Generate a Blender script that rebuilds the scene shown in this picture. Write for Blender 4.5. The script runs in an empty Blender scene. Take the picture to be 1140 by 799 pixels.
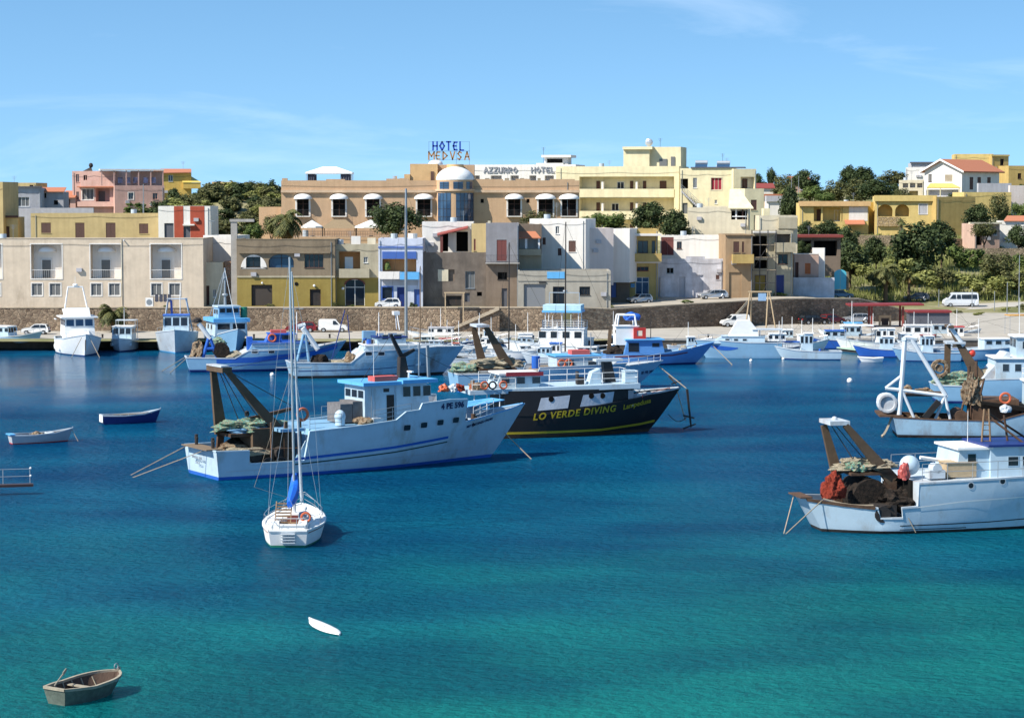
import bpy, bmesh, math, random
from mathutils import Vector, Matrix, noise
R = math.radians
rnd = random.Random(7)
SC = bpy.context.scene
COL = SC.collection

# ------------------------------------------------------------------ camera, sky, sun, exposure
FPX, CX, CY, CAMH = 2500.0, 570.0, 399.5, 20.0
PITCH = math.atan(176.5 / FPX)
cam_d = bpy.data.cameras.new('camera')
cam_d.sensor_width = 36.0
cam_d.lens = FPX / 1140.0 * 36.0
cam_d.clip_start = 0.5
cam_d.clip_end = 6000
cam = bpy.data.objects.new('camera', cam_d)
cam.location = (0, 0, CAMH)
cam.rotation_euler = (R(90) - PITCH, 0, 0)
COL.objects.link(cam)
SC.camera = cam

SUN_EL, SUN_AZ = R(44), math.atan2(-0.88, -0.465)      # azimuth as atan2(x, y)
W = bpy.data.worlds.new('World')
SC.world = W
W.use_nodes = True
nt = W.node_tree
nt.nodes.clear()
wo = nt.nodes.new('ShaderNodeOutputWorld')
bg = nt.nodes.new('ShaderNodeBackground')
bg.inputs[1].default_value = 0.12
sky = nt.nodes.new('ShaderNodeTexSky')
sky.sky_type = 'NISHITA'
sky.sun_disc = False
sky.sun_elevation = SUN_EL
sky.sun_rotation = SUN_AZ
sky.altitude = 600
sky.air_density = 1.0
sky.dust_density = 0.15
sky.ozone_density = 2.6
tc = nt.nodes.new('ShaderNodeTexCoord')
# the band just over the horizon is made to climb faster into blue
mp = nt.nodes.new('ShaderNodeMapping')
mp.inputs['Location'].default_value = (0, 0, 0.16)
mp.inputs['Scale'].default_value = (1, 1, 1.5)
nt.links.new(tc.outputs['Generated'], mp.inputs[0])
nt.links.new(mp.outputs[0], sky.inputs[0])
# thin cirrus
mc = nt.nodes.new('ShaderNodeMapping')
mc.inputs['Rotation'].default_value = (0, R(-12), 0)
mc.inputs['Scale'].default_value = (4.0, 4.0, 22.0)
nt.links.new(tc.outputs['Generated'], mc.inputs[0])
nz = nt.nodes.new('ShaderNodeTexNoise')
nz.inputs['Scale'].default_value = 1.6
nz.inputs['Detail'].default_value = 7
nz.inputs['Roughness'].default_value = 0.6
nz.inputs['Distortion'].default_value = 0.5
nt.links.new(mc.outputs[0], nz.inputs['Vector'])
cr = nt.nodes.new('ShaderNodeValToRGB')
cr.color_ramp.elements[0].position = 0.56
cr.color_ramp.elements[0].color = (0, 0, 0, 1)
cr.color_ramp.elements[1].position = 0.95
cr.color_ramp.elements[1].color = (0.2, 0.2, 0.2, 1)
nt.links.new(nz.outputs[0], cr.inputs[0])
mxc = nt.nodes.new('ShaderNodeMix')
mxc.data_type = 'RGBA'
nt.links.new(cr.outputs[0], mxc.inputs[0])
hs = nt.nodes.new('ShaderNodeHueSaturation')
hs.inputs['Saturation'].default_value = 1.12
hs.inputs['Hue'].default_value = 0.489
nt.links.new(sky.outputs[0], hs.inputs['Color'])
nt.links.new(hs.outputs[0], mxc.inputs[6])
mxc.inputs[7].default_value = (8.5, 9.0, 9.6, 1)
nt.links.new(mxc.outputs[2], bg.inputs[0])
nt.links.new(bg.outputs[0], wo.inputs[0])

sl = bpy.data.lights.new('sun', 'SUN')
sl.energy = 4.5
sl.angle = R(0.5)
sl.color = (1.0, 0.94, 0.84)
so = bpy.data.objects.new('sun', sl)
ts = Vector((math.sin(SUN_AZ) * math.cos(SUN_EL), math.cos(SUN_AZ) * math.cos(SUN_EL), math.sin(SUN_EL)))
so.rotation_euler = ts.to_track_quat('Z', 'Y').to_euler()
so.location = (-200, -50, 200)
COL.objects.link(so)
SC.view_settings.view_transform = 'Standard'
SC.view_settings.look = 'None'
SC.view_settings.exposure = 0.78
SC.view_settings.gamma = 1.0
SC.view_settings.use_curve_mapping = False
SC.render.engine = 'CYCLES'
SC.cycles.max_bounces = 6
SC.cycles.transparent_max_bounces = 6
SC.cycles.use_denoising = True

# ------------------------------------------------------------------ pixel of the survey photo -> place in the world
CF = Vector((0, math.cos(PITCH), -math.sin(PITCH)))
CU = Vector((0, math.sin(PITCH), math.cos(PITCH)))
CO = Vector((0, 0, CAMH))
def ray(px, py): return CF + Vector((1, 0, 0)) * ((px - CX) / FPX) + CU * ((CY - py) / FPX)
def at(px, py, Y):
    d = ray(px, py)
    return CO + d * (Y / d.y)
def gz(px, py, z=0.0):
    d = ray(px, py)
    return CO + d * ((z - CAMH) / d.z)

# ------------------------------------------------------------------ materials
MATS = {}
def mat(name, col, rough=0.7, metal=0.0, var=0.16, scale=1.5, stain=0.0, stain_col=(0.10, 0.07, 0.05), bump=0.0, spec=0.4, stretch=(1, 1, 1)):
    if name in MATS: return MATS[name]
    m = bpy.data.materials.new(name)
    m.use_nodes = True
    n = m.node_tree; N = n.nodes; Lk = n.links
    b = N['Principled BSDF']
    b.inputs['Roughness'].default_value = rough
    b.inputs['Metallic'].default_value = metal
    b.inputs['Specular IOR Level'].default_value = spec
    tcn = N.new('ShaderNodeTexCoord')
    mpn = N.new('ShaderNodeMapping')
    mpn.inputs['Scale'].default_value = stretch
    Lk.new(tcn.outputs['Object'], mpn.inputs[0])
    t = N.new('ShaderNodeTexNoise')
    t.inputs['Scale'].default_value = scale
    t.inputs['Detail'].default_value = 6
    t.inputs['Roughness'].default_value = 0.65
    Lk.new(mpn.outputs[0], t.inputs['Vector'])
    r = N.new('ShaderNodeValToRGB')
    e = r.color_ramp.elements
    e[0].position = 0.3; e[1].position = 0.7
    e[0].color = (*[c * (1 - var) for c in col], 1)
    e[1].color = (*[min(1, c * (1 + var * 0.6)) for c in col], 1)
    Lk.new(t.outputs[0], r.inputs[0])
    out = r.outputs[0]
    if stain > 0:
        t2 = N.new('ShaderNodeTexNoise')
        t2.inputs['Scale'].default_value = scale * 0.45
        t2.inputs['Detail'].default_value = 8
        t2.inputs['Roughness'].default_value = 0.72
        mp2 = N.new('ShaderNodeMapping')
        mp2.inputs['Location'].default_value = (13.1, 4.7, 2.2)
        mp2.inputs['Scale'].default_value = (1, 1, 0.45)
        Lk.new(tcn.outputs['Object'], mp2.inputs[0])
        Lk.new(mp2.outputs[0], t2.inputs['Vector'])
        r2 = N.new('ShaderNodeValToRGB')
        r2.color_ramp.elements[0].position = 0.68 - 0.32 * stain
        r2.color_ramp.elements[1].position = 0.82 - 0.14 * stain
        r2.color_ramp.elements[1].color = (0.85, 0.85, 0.85, 1)
        Lk.new(t2.outputs[0], r2.inputs[0])
        mx = N.new('ShaderNodeMix'); mx.data_type = 'RGBA'
        Lk.new(r2.outputs[0], mx.inputs[0])
        Lk.new(out, mx.inputs[6])
        mx.inputs[7].default_value = (*stain_col, 1)
        out = mx.outputs[2]
    if name.startswith('plaster'):      # rain streaks run down rendered walls
        t4 = N.new('ShaderNodeTexNoise'); t4.inputs['Scale'].default_value = 1.0; t4.inputs['Detail'].default_value = 5
        m4 = N.new('ShaderNodeMapping'); m4.inputs['Scale'].default_value = (1.7, 1.7, 0.13); Lk.new(tcn.outputs['Object'], m4.inputs[0]); Lk.new(m4.outputs[0], t4.inputs['Vector'])
        r4 = N.new('ShaderNodeValToRGB'); r4.color_ramp.elements[0].position = 0.36; r4.color_ramp.elements[1].position = 0.58
        r4.color_ramp.elements[0].color = (0.74, 0.71, 0.68, 1); Lk.new(t4.outputs[0], r4.inputs[0])
        x4 = N.new('ShaderNodeMix'); x4.data_type = 'RGBA'; x4.blend_type = 'MULTIPLY'; x4.inputs[0].default_value = 0.28
        Lk.new(out, x4.inputs[6]); Lk.new(r4.outputs[0], x4.inputs[7]); out = x4.outputs[2]
    Lk.new(out, b.inputs['Base Color'])
    if bump > 0:
        bp = N.new('ShaderNodeBump')
        bp.inputs['Strength'].default_value = bump
        bp.inputs['Distance'].default_value = 0.05
        t3 = N.new('ShaderNodeTexNoise')
        t3.inputs['Scale'].default_value = scale * 6
        t3.inputs['Detail'].default_value = 4
        Lk.new(mpn.outputs[0], t3.inputs['Vector'])
        Lk.new(t3.outputs[0], bp.inputs['Height'])
        Lk.new(bp.outputs[0], b.inputs['Normal'])
    MATS[name] = m
    return m

def plaster(name, col, stain=0.25, sc=(0.16, 0.13, 0.10), var=0.14):
    return mat('plaster ' + name, col, 0.9, 0, var, 0.55, min(.7, stain + .12), sc, 0.25, 0.2)
def paint(name, col, stain=0.0, sc=(0.16, 0.07, 0.03), rough=0.45, var=0.08):
    return mat('paint ' + name, col, rough, 0, var, 0.9, stain, sc, 0.05, 0.4)

def stone_mat(name, c1, c2, mortar, scale):
    m = bpy.data.materials.new(name); m.use_nodes = True
    N = m.node_tree.nodes; Lk = m.node_tree.links; b = N['Principled BSDF']
    b.inputs['Roughness'].default_value = 0.95
    b.inputs['Specular IOR Level'].default_value = 0.15
    tcn = N.new('ShaderNodeTexCoord')
    mpn = N.new('ShaderNodeMapping'); mpn.inputs['Scale'].default_value = (1, 1, 1.25)
    Lk.new(tcn.outputs['Object'], mpn.inputs[0])
    v = N.new('ShaderNodeTexVoronoi'); v.inputs['Scale'].default_value = scale
    Lk.new(mpn.outputs[0], v.inputs['Vector'])
    sx = N.new('ShaderNodeSeparateXYZ'); Lk.new(v.outputs['Color'], sx.inputs[0])
    r = N.new('ShaderNodeValToRGB')
    r.color_ramp.elements[0].color = (*c1, 1); r.color_ramp.elements[1].color = (*c2, 1)
    Lk.new(sx.outputs[0], r.inputs[0])
    v2 = N.new('ShaderNodeTexVoronoi'); v2.feature = 'DISTANCE_TO_EDGE'; v2.inputs['Scale'].default_value = scale
    Lk.new(mpn.outputs[0], v2.inputs['Vector'])
    r2 = N.new('ShaderNodeValToRGB')
    r2.color_ramp.elements[0].position = 0.03; r2.color_ramp.elements[1].position = 0.12
    Lk.new(v2.outputs['Distance'], r2.inputs[0])
    mx = N.new('ShaderNodeMix'); mx.data_type = 'RGBA'
    Lk.new(r2.outputs[0], mx.inputs[0]); mx.inputs[6].default_value = (*mortar, 1); Lk.new(r.outputs[0], mx.inputs[7])
    t = N.new('ShaderNodeTexNoise'); t.inputs['Scale'].default_value = 0.14; t.inputs['Detail'].default_value = 5
    Lk.new(tcn.outputs['Object'], t.inputs['Vector'])
    r3 = N.new('ShaderNodeValToRGB')
    r3.color_ramp.elements[0].position = 0.35; r3.color_ramp.elements[1].position = 0.65
    r3.color_ramp.elements[0].color = (0.6, 0.58, 0.56, 1); r3.color_ramp.elements[1].color = (1.1, 1.06, 1.0, 1)
    Lk.new(t.outputs[0], r3.inputs[0])
    mm = N.new('ShaderNodeMix'); mm.data_type = 'RGBA'; mm.blend_type = 'MULTIPLY'; mm.inputs[0].default_value = 1
    Lk.new(mx.outputs[2], mm.inputs[6]); Lk.new(r3.outputs[0], mm.inputs[7])
    Lk.new(mm.outputs[2], b.inputs['Base Color'])
    bp = N.new('ShaderNodeBump'); bp.inputs['Strength'].default_value = 0.9; bp.inputs['Distance'].default_value = 0.12
    Lk.new(r2.outputs[0], bp.inputs['Height']); Lk.new(bp.outputs[0], b.inputs['Normal'])
    MATS[name] = m
    return m

def leaf_mat(name, c1, c2, scale=0.5):
    m = bpy.data.materials.new(name); m.use_nodes = True
    N = m.node_tree.nodes; Lk = m.node_tree.links; b = N['Principled BSDF']
    b.inputs['Roughness'].default_value = 0.65
    b.inputs['Specular IOR Level'].default_value = 0.25
    g = N.new('ShaderNodeNewGeometry')
    t = N.new('ShaderNodeTexNoise'); t.inputs['Scale'].default_value = scale; t.inputs['Detail'].default_value = 4
    Lk.new(g.outputs['Position'], t.inputs['Vector'])
    a = N.new('ShaderNodeMath'); a.operation = 'MULTIPLY_ADD'
    Lk.new(g.outputs['Random Per Island'], a.inputs[0]); a.inputs[1].default_value = 0.5
    Lk.new(t.outputs[0], a.inputs[2])
    r = N.new('ShaderNodeValToRGB')
    r.color_ramp.elements[0].position = 0.45; r.color_ramp.elements[1].position = 1.0
    r.color_ramp.elements[0].color = (*c1, 1); r.color_ramp.elements[1].color = (*c2, 1)
    Lk.new(a.outputs[0], r.inputs[0])
    Lk.new(r.outputs[0], b.inputs['Base Color'])
    tr = N.new('ShaderNodeBsdfTranslucent'); Lk.new(r.outputs[0], tr.inputs[0])
    ms = N.new('ShaderNodeMixShader'); ms.inputs[0].default_value = 0.25
    Lk.new(b.outputs[0], ms.inputs[1]); Lk.new(tr.outputs[0], ms.inputs[2])
    Lk.new(ms.outputs[0], N['Material Output'].inputs[0])
    MATS[name] = m
    return m

def wave_mat(name, c1, c2, scale, direction='Z', rough=0.6, metal=0.0, bump=0.4):
    m = bpy.data.materials.new(name); m.use_nodes = True
    N = m.node_tree.nodes; Lk = m.node_tree.links; b = N['Principled BSDF']
    b.inputs['Roughness'].default_value = rough; b.inputs['Metallic'].default_value = metal
    tcn = N.new('ShaderNodeTexCoord')
    w = N.new('ShaderNodeTexWave'); w.bands_direction = direction; w.inputs['Scale'].default_value = scale
    w.inputs['Distortion'].default_value = 0.3
    Lk.new(tcn.outputs['Object'], w.inputs['Vector'])
    r = N.new('ShaderNodeValToRGB'); r.color_ramp.elements[0].color = (*c1, 1); r.color_ramp.elements[1].color = (*c2, 1)
    Lk.new(w.outputs['Color'], r.inputs[0]); Lk.new(r.outputs[0], b.inputs['Base Color'])
    bp = N.new('ShaderNodeBump'); bp.inputs['Strength'].default_value = bump; bp.inputs['Distance'].default_value = 0.05
    Lk.new(w.outputs['Color'], bp.inputs['Height']); Lk.new(bp.outputs[0], b.inputs['Normal'])
    MATS[name] = m
    return m

def patch_mat(name, cols, scale, rough=0.9, bump=0.5, rnd_island=False):
    """mottled material with several colours (nets, heaps, scrub ground)"""
    m = bpy.data.materials.new(name); m.use_nodes = True
    N = m.node_tree.nodes; Lk = m.node_tree.links; b = N['Principled BSDF']
    b.inputs['Roughness'].default_value = rough; b.inputs['Specular IOR Level'].default_value = 0.2
    tcn = N.new('ShaderNodeTexCoord')
    t = N.new('ShaderNodeTexNoise'); t.inputs['Scale'].default_value = scale; t.inputs['Detail'].default_value = 6; t.inputs['Roughness'].default_value = 0.7
    Lk.new(tcn.outputs['Object'], t.inputs['Vector'])
    r = N.new('ShaderNodeValToRGB')
    e = r.color_ramp.elements
    while len(e) < len(cols): e.new(0.5)
    for i, c in enumerate(cols):
        e[i].position = 0.33 + 0.36 * i / max(1, len(cols) - 1); e[i].color = (*c, 1)
    Lk.new(t.outputs[0], r.inputs[0]); Lk.new(r.outputs[0], b.inputs['Base Color'])
    t3 = N.new('ShaderNodeTexNoise'); t3.inputs['Scale'].default_value = scale * 5; t3.inputs['Detail'].default_value = 4
    Lk.new(tcn.outputs['Object'], t3.inputs['Vector'])
    bp = N.new('ShaderNodeBump'); bp.inputs['Strength'].default_value = bump; bp.inputs['Distance'].default_value = 0.1
    Lk.new(t3.outputs[0], bp.inputs['Height']); Lk.new(bp.outputs[0], b.inputs['Normal'])
    MATS[name] = m
    return m

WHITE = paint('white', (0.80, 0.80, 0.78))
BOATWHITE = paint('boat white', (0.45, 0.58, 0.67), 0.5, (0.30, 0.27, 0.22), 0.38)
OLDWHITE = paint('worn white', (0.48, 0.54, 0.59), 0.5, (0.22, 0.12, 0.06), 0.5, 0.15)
PALEBLUE = paint('pale blue', (0.21, 0.39, 0.56), 0.3, (0.20, 0.13, 0.08))
SKYBLUE = paint('sky blue', (0.12, 0.40, 0.72), 0.15, (0.5, 0.5, 0.5))
BLUE = paint('boat blue', (0.025, 0.12, 0.48), 0.1, (0.3, 0.3, 0.3))
NAVY = paint('navy', (0.012, 0.03, 0.16))
BLACK = paint('black', (0.012, 0.012, 0.014), 0.15, (0.05, 0.04, 0.03), 0.5)
YELLOW = paint('yellow', (0.42, 0.32, 0.02))
RED = paint('red', (0.52, 0.04, 0.03))
ORANGE = paint('orange', (0.52, 0.12, 0.05))
GREEN = paint('green', (0.02, 0.2, 0.12))
RUST = mat('rusty steel', (0.105, 0.062, 0.040), 0.85, 0, 0.35, 1.6, 0.5, (0.03, 0.022, 0.018), 0.4, 0.25)
BROWNSTEEL = mat('brown gantry steel', (0.115, 0.078, 0.05), 0.8, 0, 0.25, 1.2, 0.45, (0.055, 0.035, 0.024), 0.3, 0.25)
DARKSTEEL = mat('dark steel', (0.035, 0.030, 0.028), 0.7, 0, 0.3, 2, 0.3, (0.10, 0.05, 0.03), 0.3, 0.3)
GREYPOLE = mat('grey pole', (0.30, 0.33, 0.35), 0.45, 0.4, 0.1, 2)
ALU = mat('aluminium mast', (0.55, 0.56, 0.57), 0.35, 0.6, 0.06, 2)
WOOD = mat('old wood', (0.26, 0.17, 0.10), 0.85, 0, 0.3, 3, 0.2, (0.08, 0.05, 0.03), 0.3, 0.2, (1, 6, 6))
PALEWOOD = mat('pale timber', (0.46, 0.35, 0.22), 0.85, 0, 0.25, 3, 0, bump=0.2, stretch=(1, 1, 5))
DECK = mat('deck boards', (0.20, 0.15, 0.105), 0.9, 0, 0.3, 2.5, 0.3, (0.06, 0.045, 0.035), 0.3, 0.15, (0.6, 6, 1))
GLASS = mat('window glass', (0.018, 0.024, 0.032), 0.08, 0, 0.2, 0.5, spec=0.6)
BLUEGLASS = mat('bluish glass', (0.03, 0.07, 0.14), 0.08, 0, 0.2, 0.5, spec=0.7)
DARK = mat('dark inside', (0.012, 0.011, 0.010), 0.95, 0, 0.2, 1, spec=0.1)  # near-black backing: shade inside openings put into the colour; also vents and ports
SHUT = wave_mat('brown louvres', (0.065, 0.028, 0.02), (0.12, 0.05, 0.035), 5.0)
SHUTRED = wave_mat('red brown louvres', (0.13, 0.03, 0.025), (0.22, 0.055, 0.045), 5.0)
ROLLER = wave_mat('roller shutter', (0.17, 0.18, 0.19), (0.27, 0.28, 0.29), 3.2)
DKROLLER = wave_mat('dark roller door', (0.03, 0.022, 0.017), (0.055, 0.04, 0.03), 3.2)
GREYSHUT = wave_mat('grey louvres', (0.10, 0.105, 0.105), (0.18, 0.19, 0.19), 5.0)
TILE = wave_mat('terracotta tiles', (0.38, 0.125, 0.065), (0.52, 0.21, 0.11), 2.2, 'X', 0.85)
CONC = mat('concrete', (0.36, 0.34, 0.31), 0.9, 0, 0.2, 0.8, 0.3, (0.2, 0.18, 0.16), 0.3, 0.2)
ROPE = mat('rope', (0.36, 0.30, 0.22), 0.95, 0, 0.2, 5)
CABLE = mat('cable', (0.05, 0.045, 0.04), 0.8, 0, 0.2, 5)
TYRE = mat('rubber', (0.015, 0.015, 0.016), 0.9, 0, 0.2, 4)
NETGREEN = patch_mat('green nets', [(0.03, 0.09, 0.07), (0.10, 0.16, 0.12), (0.42, 0.36, 0.26), (0.06, 0.30, 0.17), (0.30, 0.38, 0.46), (0.5, 0.5, 0.47)], 4.5, .95, 1.0)
NETBROWN = patch_mat('brown nets', [(0.05, 0.03, 0.022), (0.16, 0.10, 0.06), (0.36, 0.29, 0.2), (0.12, 0.06, 0.04)], 4.5, .95, 1.0)
NETPALE = patch_mat('pale nets', [(0.16, 0.13, 0.09), (0.40, 0.34, 0.25), (0.26, 0.24, 0.17), (0.5, 0.45, 0.36)], 4.5, .95, 1.0)
NETRED = patch_mat('red nets', [(0.11, 0.016, 0.01), (0.30, 0.05, 0.028), (0.07, 0.014, 0.012)], 4.5, .95, 1.0)
NETDARK = patch_mat('dark nets', [(0.006, 0.006, 0.006), (0.028, 0.022, 0.018), (0.06, 0.04, 0.03)], 4.5, .95, 1.0)
LEAF_DARK = leaf_mat('dark leaves', (0.018, 0.034, 0.014), (0.085, 0.115, 0.04))
LEAF_MID = leaf_mat('green leaves', (0.035, 0.07, 0.016), (0.17, 0.22, 0.06))
LEAF_OLIVE = leaf_mat('olive leaves', (0.042, 0.054, 0.018), (0.18, 0.18, 0.07))
LEAF_DRY = leaf_mat('dry leaves', (0.12, 0.135, 0.035), (0.36, 0.37, 0.12))
LEAF_PALM = leaf_mat('palm fronds', (0.03, 0.045, 0.015), (0.17, 0.17, 0.06))
LEAF_GOLD = leaf_mat('dead fronds', (0.14, 0.085, 0.03), (0.36, 0.24, 0.09))
BARK = mat('bark', (0.13, 0.095, 0.065), 0.95, 0, 0.3, 3, 0.2, (0.05, 0.035, 0.025), 0.5, 0.1)

# ------------------------------------------------------------------ mesh builder
def ident(o, label=None, cat=None, group=None, kind=None):
    if label: o['label'] = label
    if cat: o['category'] = cat
    if group: o['group'] = group
    if kind: o['kind'] = kind
    return o
def empty(name, loc, rz=0.0, label=None, cat=None, group=None):
    o = bpy.data.objects.new(name, None)
    o.empty_display_size = 0.5
    o.location = loc
    o.rotation_euler = (0, 0, rz)
    COL.objects.link(o)
    return ident(o, label, cat, group)

class MB:
    def __init__(s): s.v = []; s.f = []; s.mi = []; s.cur = 0
    def add(s, vs, fs):
        o = len(s.v)
        s.v += [tuple(v) for v in vs]
        s.f += [tuple(i + o for i in f) for f in fs]
        s.mi += [s.cur] * len(fs)
        return s
    def box(s, x0, x1, y0, y1, z0, z1):
        return s.add([(x0, y0, z0), (x1, y0, z0), (x1, y1, z0), (x0, y1, z0), (x0, y0, z1), (x1, y0, z1), (x1, y1, z1), (x0, y1, z1)],
                     [(0, 3, 2, 1), (4, 5, 6, 7), (0, 1, 5, 4), (1, 2, 6, 5), (2, 3, 7, 6), (3, 0, 4, 7)])
    def hexa(s, b, t):        # bottom 4 corners (ccw), top 4
        return s.add(list(b) + list(t), [(0, 3, 2, 1), (4, 5, 6, 7), (0, 1, 5, 4), (1, 2, 6, 5), (2, 3, 7, 6), (3, 0, 4, 7)])
    def poly(s, pts): return s.add(pts, [tuple(range(len(pts)))])
    def prism(s, pts, d):     # polygon extruded by vector d
        n = len(pts); d = Vector(d)
        vs = [Vector(p) for p in pts]
        return s.add(vs + [p + d for p in vs], [tuple(reversed(range(n))), tuple(range(n, 2 * n))] + [(i, (i + 1) % n, n + (i + 1) % n, n + i) for i in range(n)])
    def tube(s, p, q, r0, r1=None, n=6, cap=True):
        p = Vector(p); q = Vector(q); r1 = r0 if r1 is None else r1
        d = q - p
        if d.length < 1e-6: return s
        z = d.normalized()
        x = z.orthogonal().normalized(); y = z.cross(x)
        vs = []
        for c, r in ((p, r0), (q, r1)):
            for k in range(n):
                a = 2 * math.pi * k / n
                vs.append(c + x * (r * math.cos(a)) + y * (r * math.sin(a)))
        fs = [(k, (k + 1) % n, n + (k + 1) % n, n + k) for k in range(n)]
        if cap: fs += [tuple(reversed(range(n))), tuple(range(n, 2 * n))]
        return s.add(vs, fs)
    def path(s, pts, r, n=5):
        for a, b in zip(pts[:-1], pts[1:]): s.tube(a, b, r, n=n)
        return s
    def beam(s, p, q, w0, w1, t0, t1=None, side=(0, 1, 0)):
        """tapered rectangular beam; thickness t along 'side', width w across"""
        p = Vector(p); q = Vector(q); t1 = t0 if t1 is None else t1
        z = (q - p).normalized(); y = Vector(side); y = (y - z * y.dot(z)).normalized(); x = y.cross(z)
        r = []
        for c, w, t in ((p, w0, t0), (q, w1, t1)):
            r.append([c - x * w / 2 - y * t / 2, c + x * w / 2 - y * t / 2, c + x * w / 2 + y * t / 2, c - x * w / 2 + y * t / 2])
        return s.hexa(r[0], r[1])
    def sphere(s, c, rx, ry=None, rz=None, nu=10, nv=6, lo=-90, hi=90):
        ry = rx if ry is None else ry; rz = rx if rz is None else rz
        vs = []; fs = []
        for j in range(nv + 1):
            la = R(lo + (hi - lo) * j / nv)
            for i in range(nu):
                a = 2 * math.pi * i / nu
                vs.append((c[0] + rx * math.cos(la) * math.cos(a), c[1] + ry * math.cos(la) * math.sin(a), c[2] + rz * math.sin(la)))
        for j in range(nv):
            for i in range(nu):
                fs.append((j * nu + i, j * nu + (i + 1) % nu, (j + 1) * nu + (i + 1) % nu, (j + 1) * nu + i))
        return s.add(vs, fs)
    def torus(s, c, R1, r, axis='Y', n=16, m=6):
        vs = []; fs = []
        for i in range(n):
            a = 2 * math.pi * i / n
            for j in range(m):
                b = 2 * math.pi * j / m
                u = (R1 + r * math.cos(b)) * math.cos(a); w = (R1 + r * math.cos(b)) * math.sin(a); h = r * math.sin(b)
                p = {'Y': (u, h, w), 'X': (h, u, w), 'Z': (u, w, h)}[axis]
                vs.append((c[0] + p[0], c[1] + p[1], c[2] + p[2]))
        for i in range(n):
            for j in range(m):
                fs.append((i * m + j, i * m + (j + 1) % m, ((i + 1) % n) * m + (j + 1) % m, ((i + 1) % n) * m + j))
        return s.add(vs, fs)
    def lump(s, c, rx, ry, rz, seed=0, rough=0.35, sub=2, freq=1.3):
        bm = bmesh.new(); bmesh.ops.create_icosphere(bm, subdivisions=sub + 1, radius=1)
        vs = []
        off = Vector((seed * 3.7, seed * 1.3, seed * 7.1))
        for v in bm.verts:
            k = 1 + rough * noise.noise(v.co * freq + off) + rough * 0.6 * noise.noise(v.co * freq * 3 + off) + .07 * noise.noise(v.co * 14 + off)
            z = v.co.z if v.co.z > -0.35 else -0.35
            vs.append((c[0] + v.co.x * rx * k, c[1] + v.co.y * ry * k, c[2] + z * rz * k))
        fs = [tuple(v.index for v in f.verts) for f in bm.faces]
        bm.free()
        return s.add(vs, fs)
    def loft(s, rings, closed=True, caps=True):
        n = len(rings[0]); vs = [p for r in rings for p in r]; fs = []
        for j in range(len(rings) - 1):
            for i in range(n if closed else n - 1):
                fs.append((j * n + i, j * n + (i + 1) % n, (j + 1) * n + (i + 1) % n, (j + 1) * n + i))
        if caps and closed: fs += [tuple(reversed(range(n))), tuple(range((len(rings) - 1) * n, len(rings) * n))]
        return s.add(vs, fs)
    def mesh(s, name, mats, smooth=False):
        me = bpy.data.meshes.new(name)
        me.from_pydata(s.v, [], s.f)
        mats = mats if isinstance(mats, (list, tuple)) else [mats]
        for m in mats: me.materials.append(m)
        if len(mats) > 1: me.polygons.foreach_set('material_index', s.mi)
        bm = bmesh.new(); bm.from_mesh(me)
        bmesh.ops.recalc_face_normals(bm, faces=bm.faces)
        bm.to_mesh(me); bm.free()
        if smooth:
            me.polygons.foreach_set('use_smooth', [True] * len(me.polygons))
            try: me.set_sharp_from_angle(angle=R(40))
            except Exception: pass
        me.update()
        return me
    def build(s, name, mats, parent=None, smooth=False, loc=None, rz=None):
        o = bpy.data.objects.new(name, s.mesh(name, mats, smooth))
        COL.objects.link(o)
        if parent is not None: o.parent = parent
        if loc is not None: o.location = loc
        if rz is not None: o.rotation_euler = (0, 0, rz)
        return o

def link(name, me, parent=None, loc=None):
    o = bpy.data.objects.new(name, me); COL.objects.link(o)
    if parent is not None: o.parent = parent
    if loc is not None: o.location = loc
    return o

def font_mesh(body, size, m, bold=0.0, depth=0.02, shear=0.0, align='LEFT', space=1.0):
    c = bpy.data.curves.new('lettering', 'FONT')
    c.body = body; c.size = size; c.offset = bold; c.extrude = depth; c.shear = shear; c.align_x = align
    c.space_character = space; c.resolution_u = 3
    o = bpy.data.objects.new('lettering_src', c); COL.objects.link(o)
    bpy.context.view_layer.update()
    me = bpy.data.meshes.new_from_object(o.evaluated_get(bpy.context.evaluated_depsgraph_get()))
    bpy.data.objects.remove(o); bpy.data.curves.remove(c)
    me.materials.clear(); me.materials.append(m)
    me.name = 'lettering'
    return me

STROKES = {  # straight-stroke letters in a 0..1 x 0..1 cell (Greek looking)
 'H': [[(0, 0), (0, 1)], [(.8, 0), (.8, 1)], [(0, .5), (.8, .5)]],
 'O': [[(.45, 0), (.9, .5), (.45, 1), (0, .5), (.45, 0)]],
 'T': [[(0, 1), (.8, 1)], [(.4, 0), (.4, 1)]],
 'E': [[(.75, .95), (.2, .95), (0, .5), (.2, .05), (.75, .05)], [(0, .5), (.6, .5)]],
 'L': [[(0, 1), (0, 0), (.7, 0)]],
 'M': [[(0, 0), (0, 1), (.5, .4), (1, 1), (1, 0)]],
 'D': [[(0, 0), (0, 1), (.75, .5), (0, 0)]],
 'V': [[(0, 1), (.4, 0), (.8, 1)]],
 'S': [[(.7, .85), (.35, 1), (.05, .75), (.65, .3), (.35, 0), (0, .15)]],
 'A': [[(0, 0), (.42, 1), (.85, 0)], [(.2, .35), (.65, .35)]],
 'Z': [[(0, 1), (.75, 1), (0, 0), (.75, 0)]],
 'U': [[(0, 1), (0, .1), (.35, 0), (.7, .1), (.7, 1)]],
 'R': [[(0, 0), (0, 1), (.65, .85), (.65, .6), (0, .45), (.75, 0)]],
}
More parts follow.
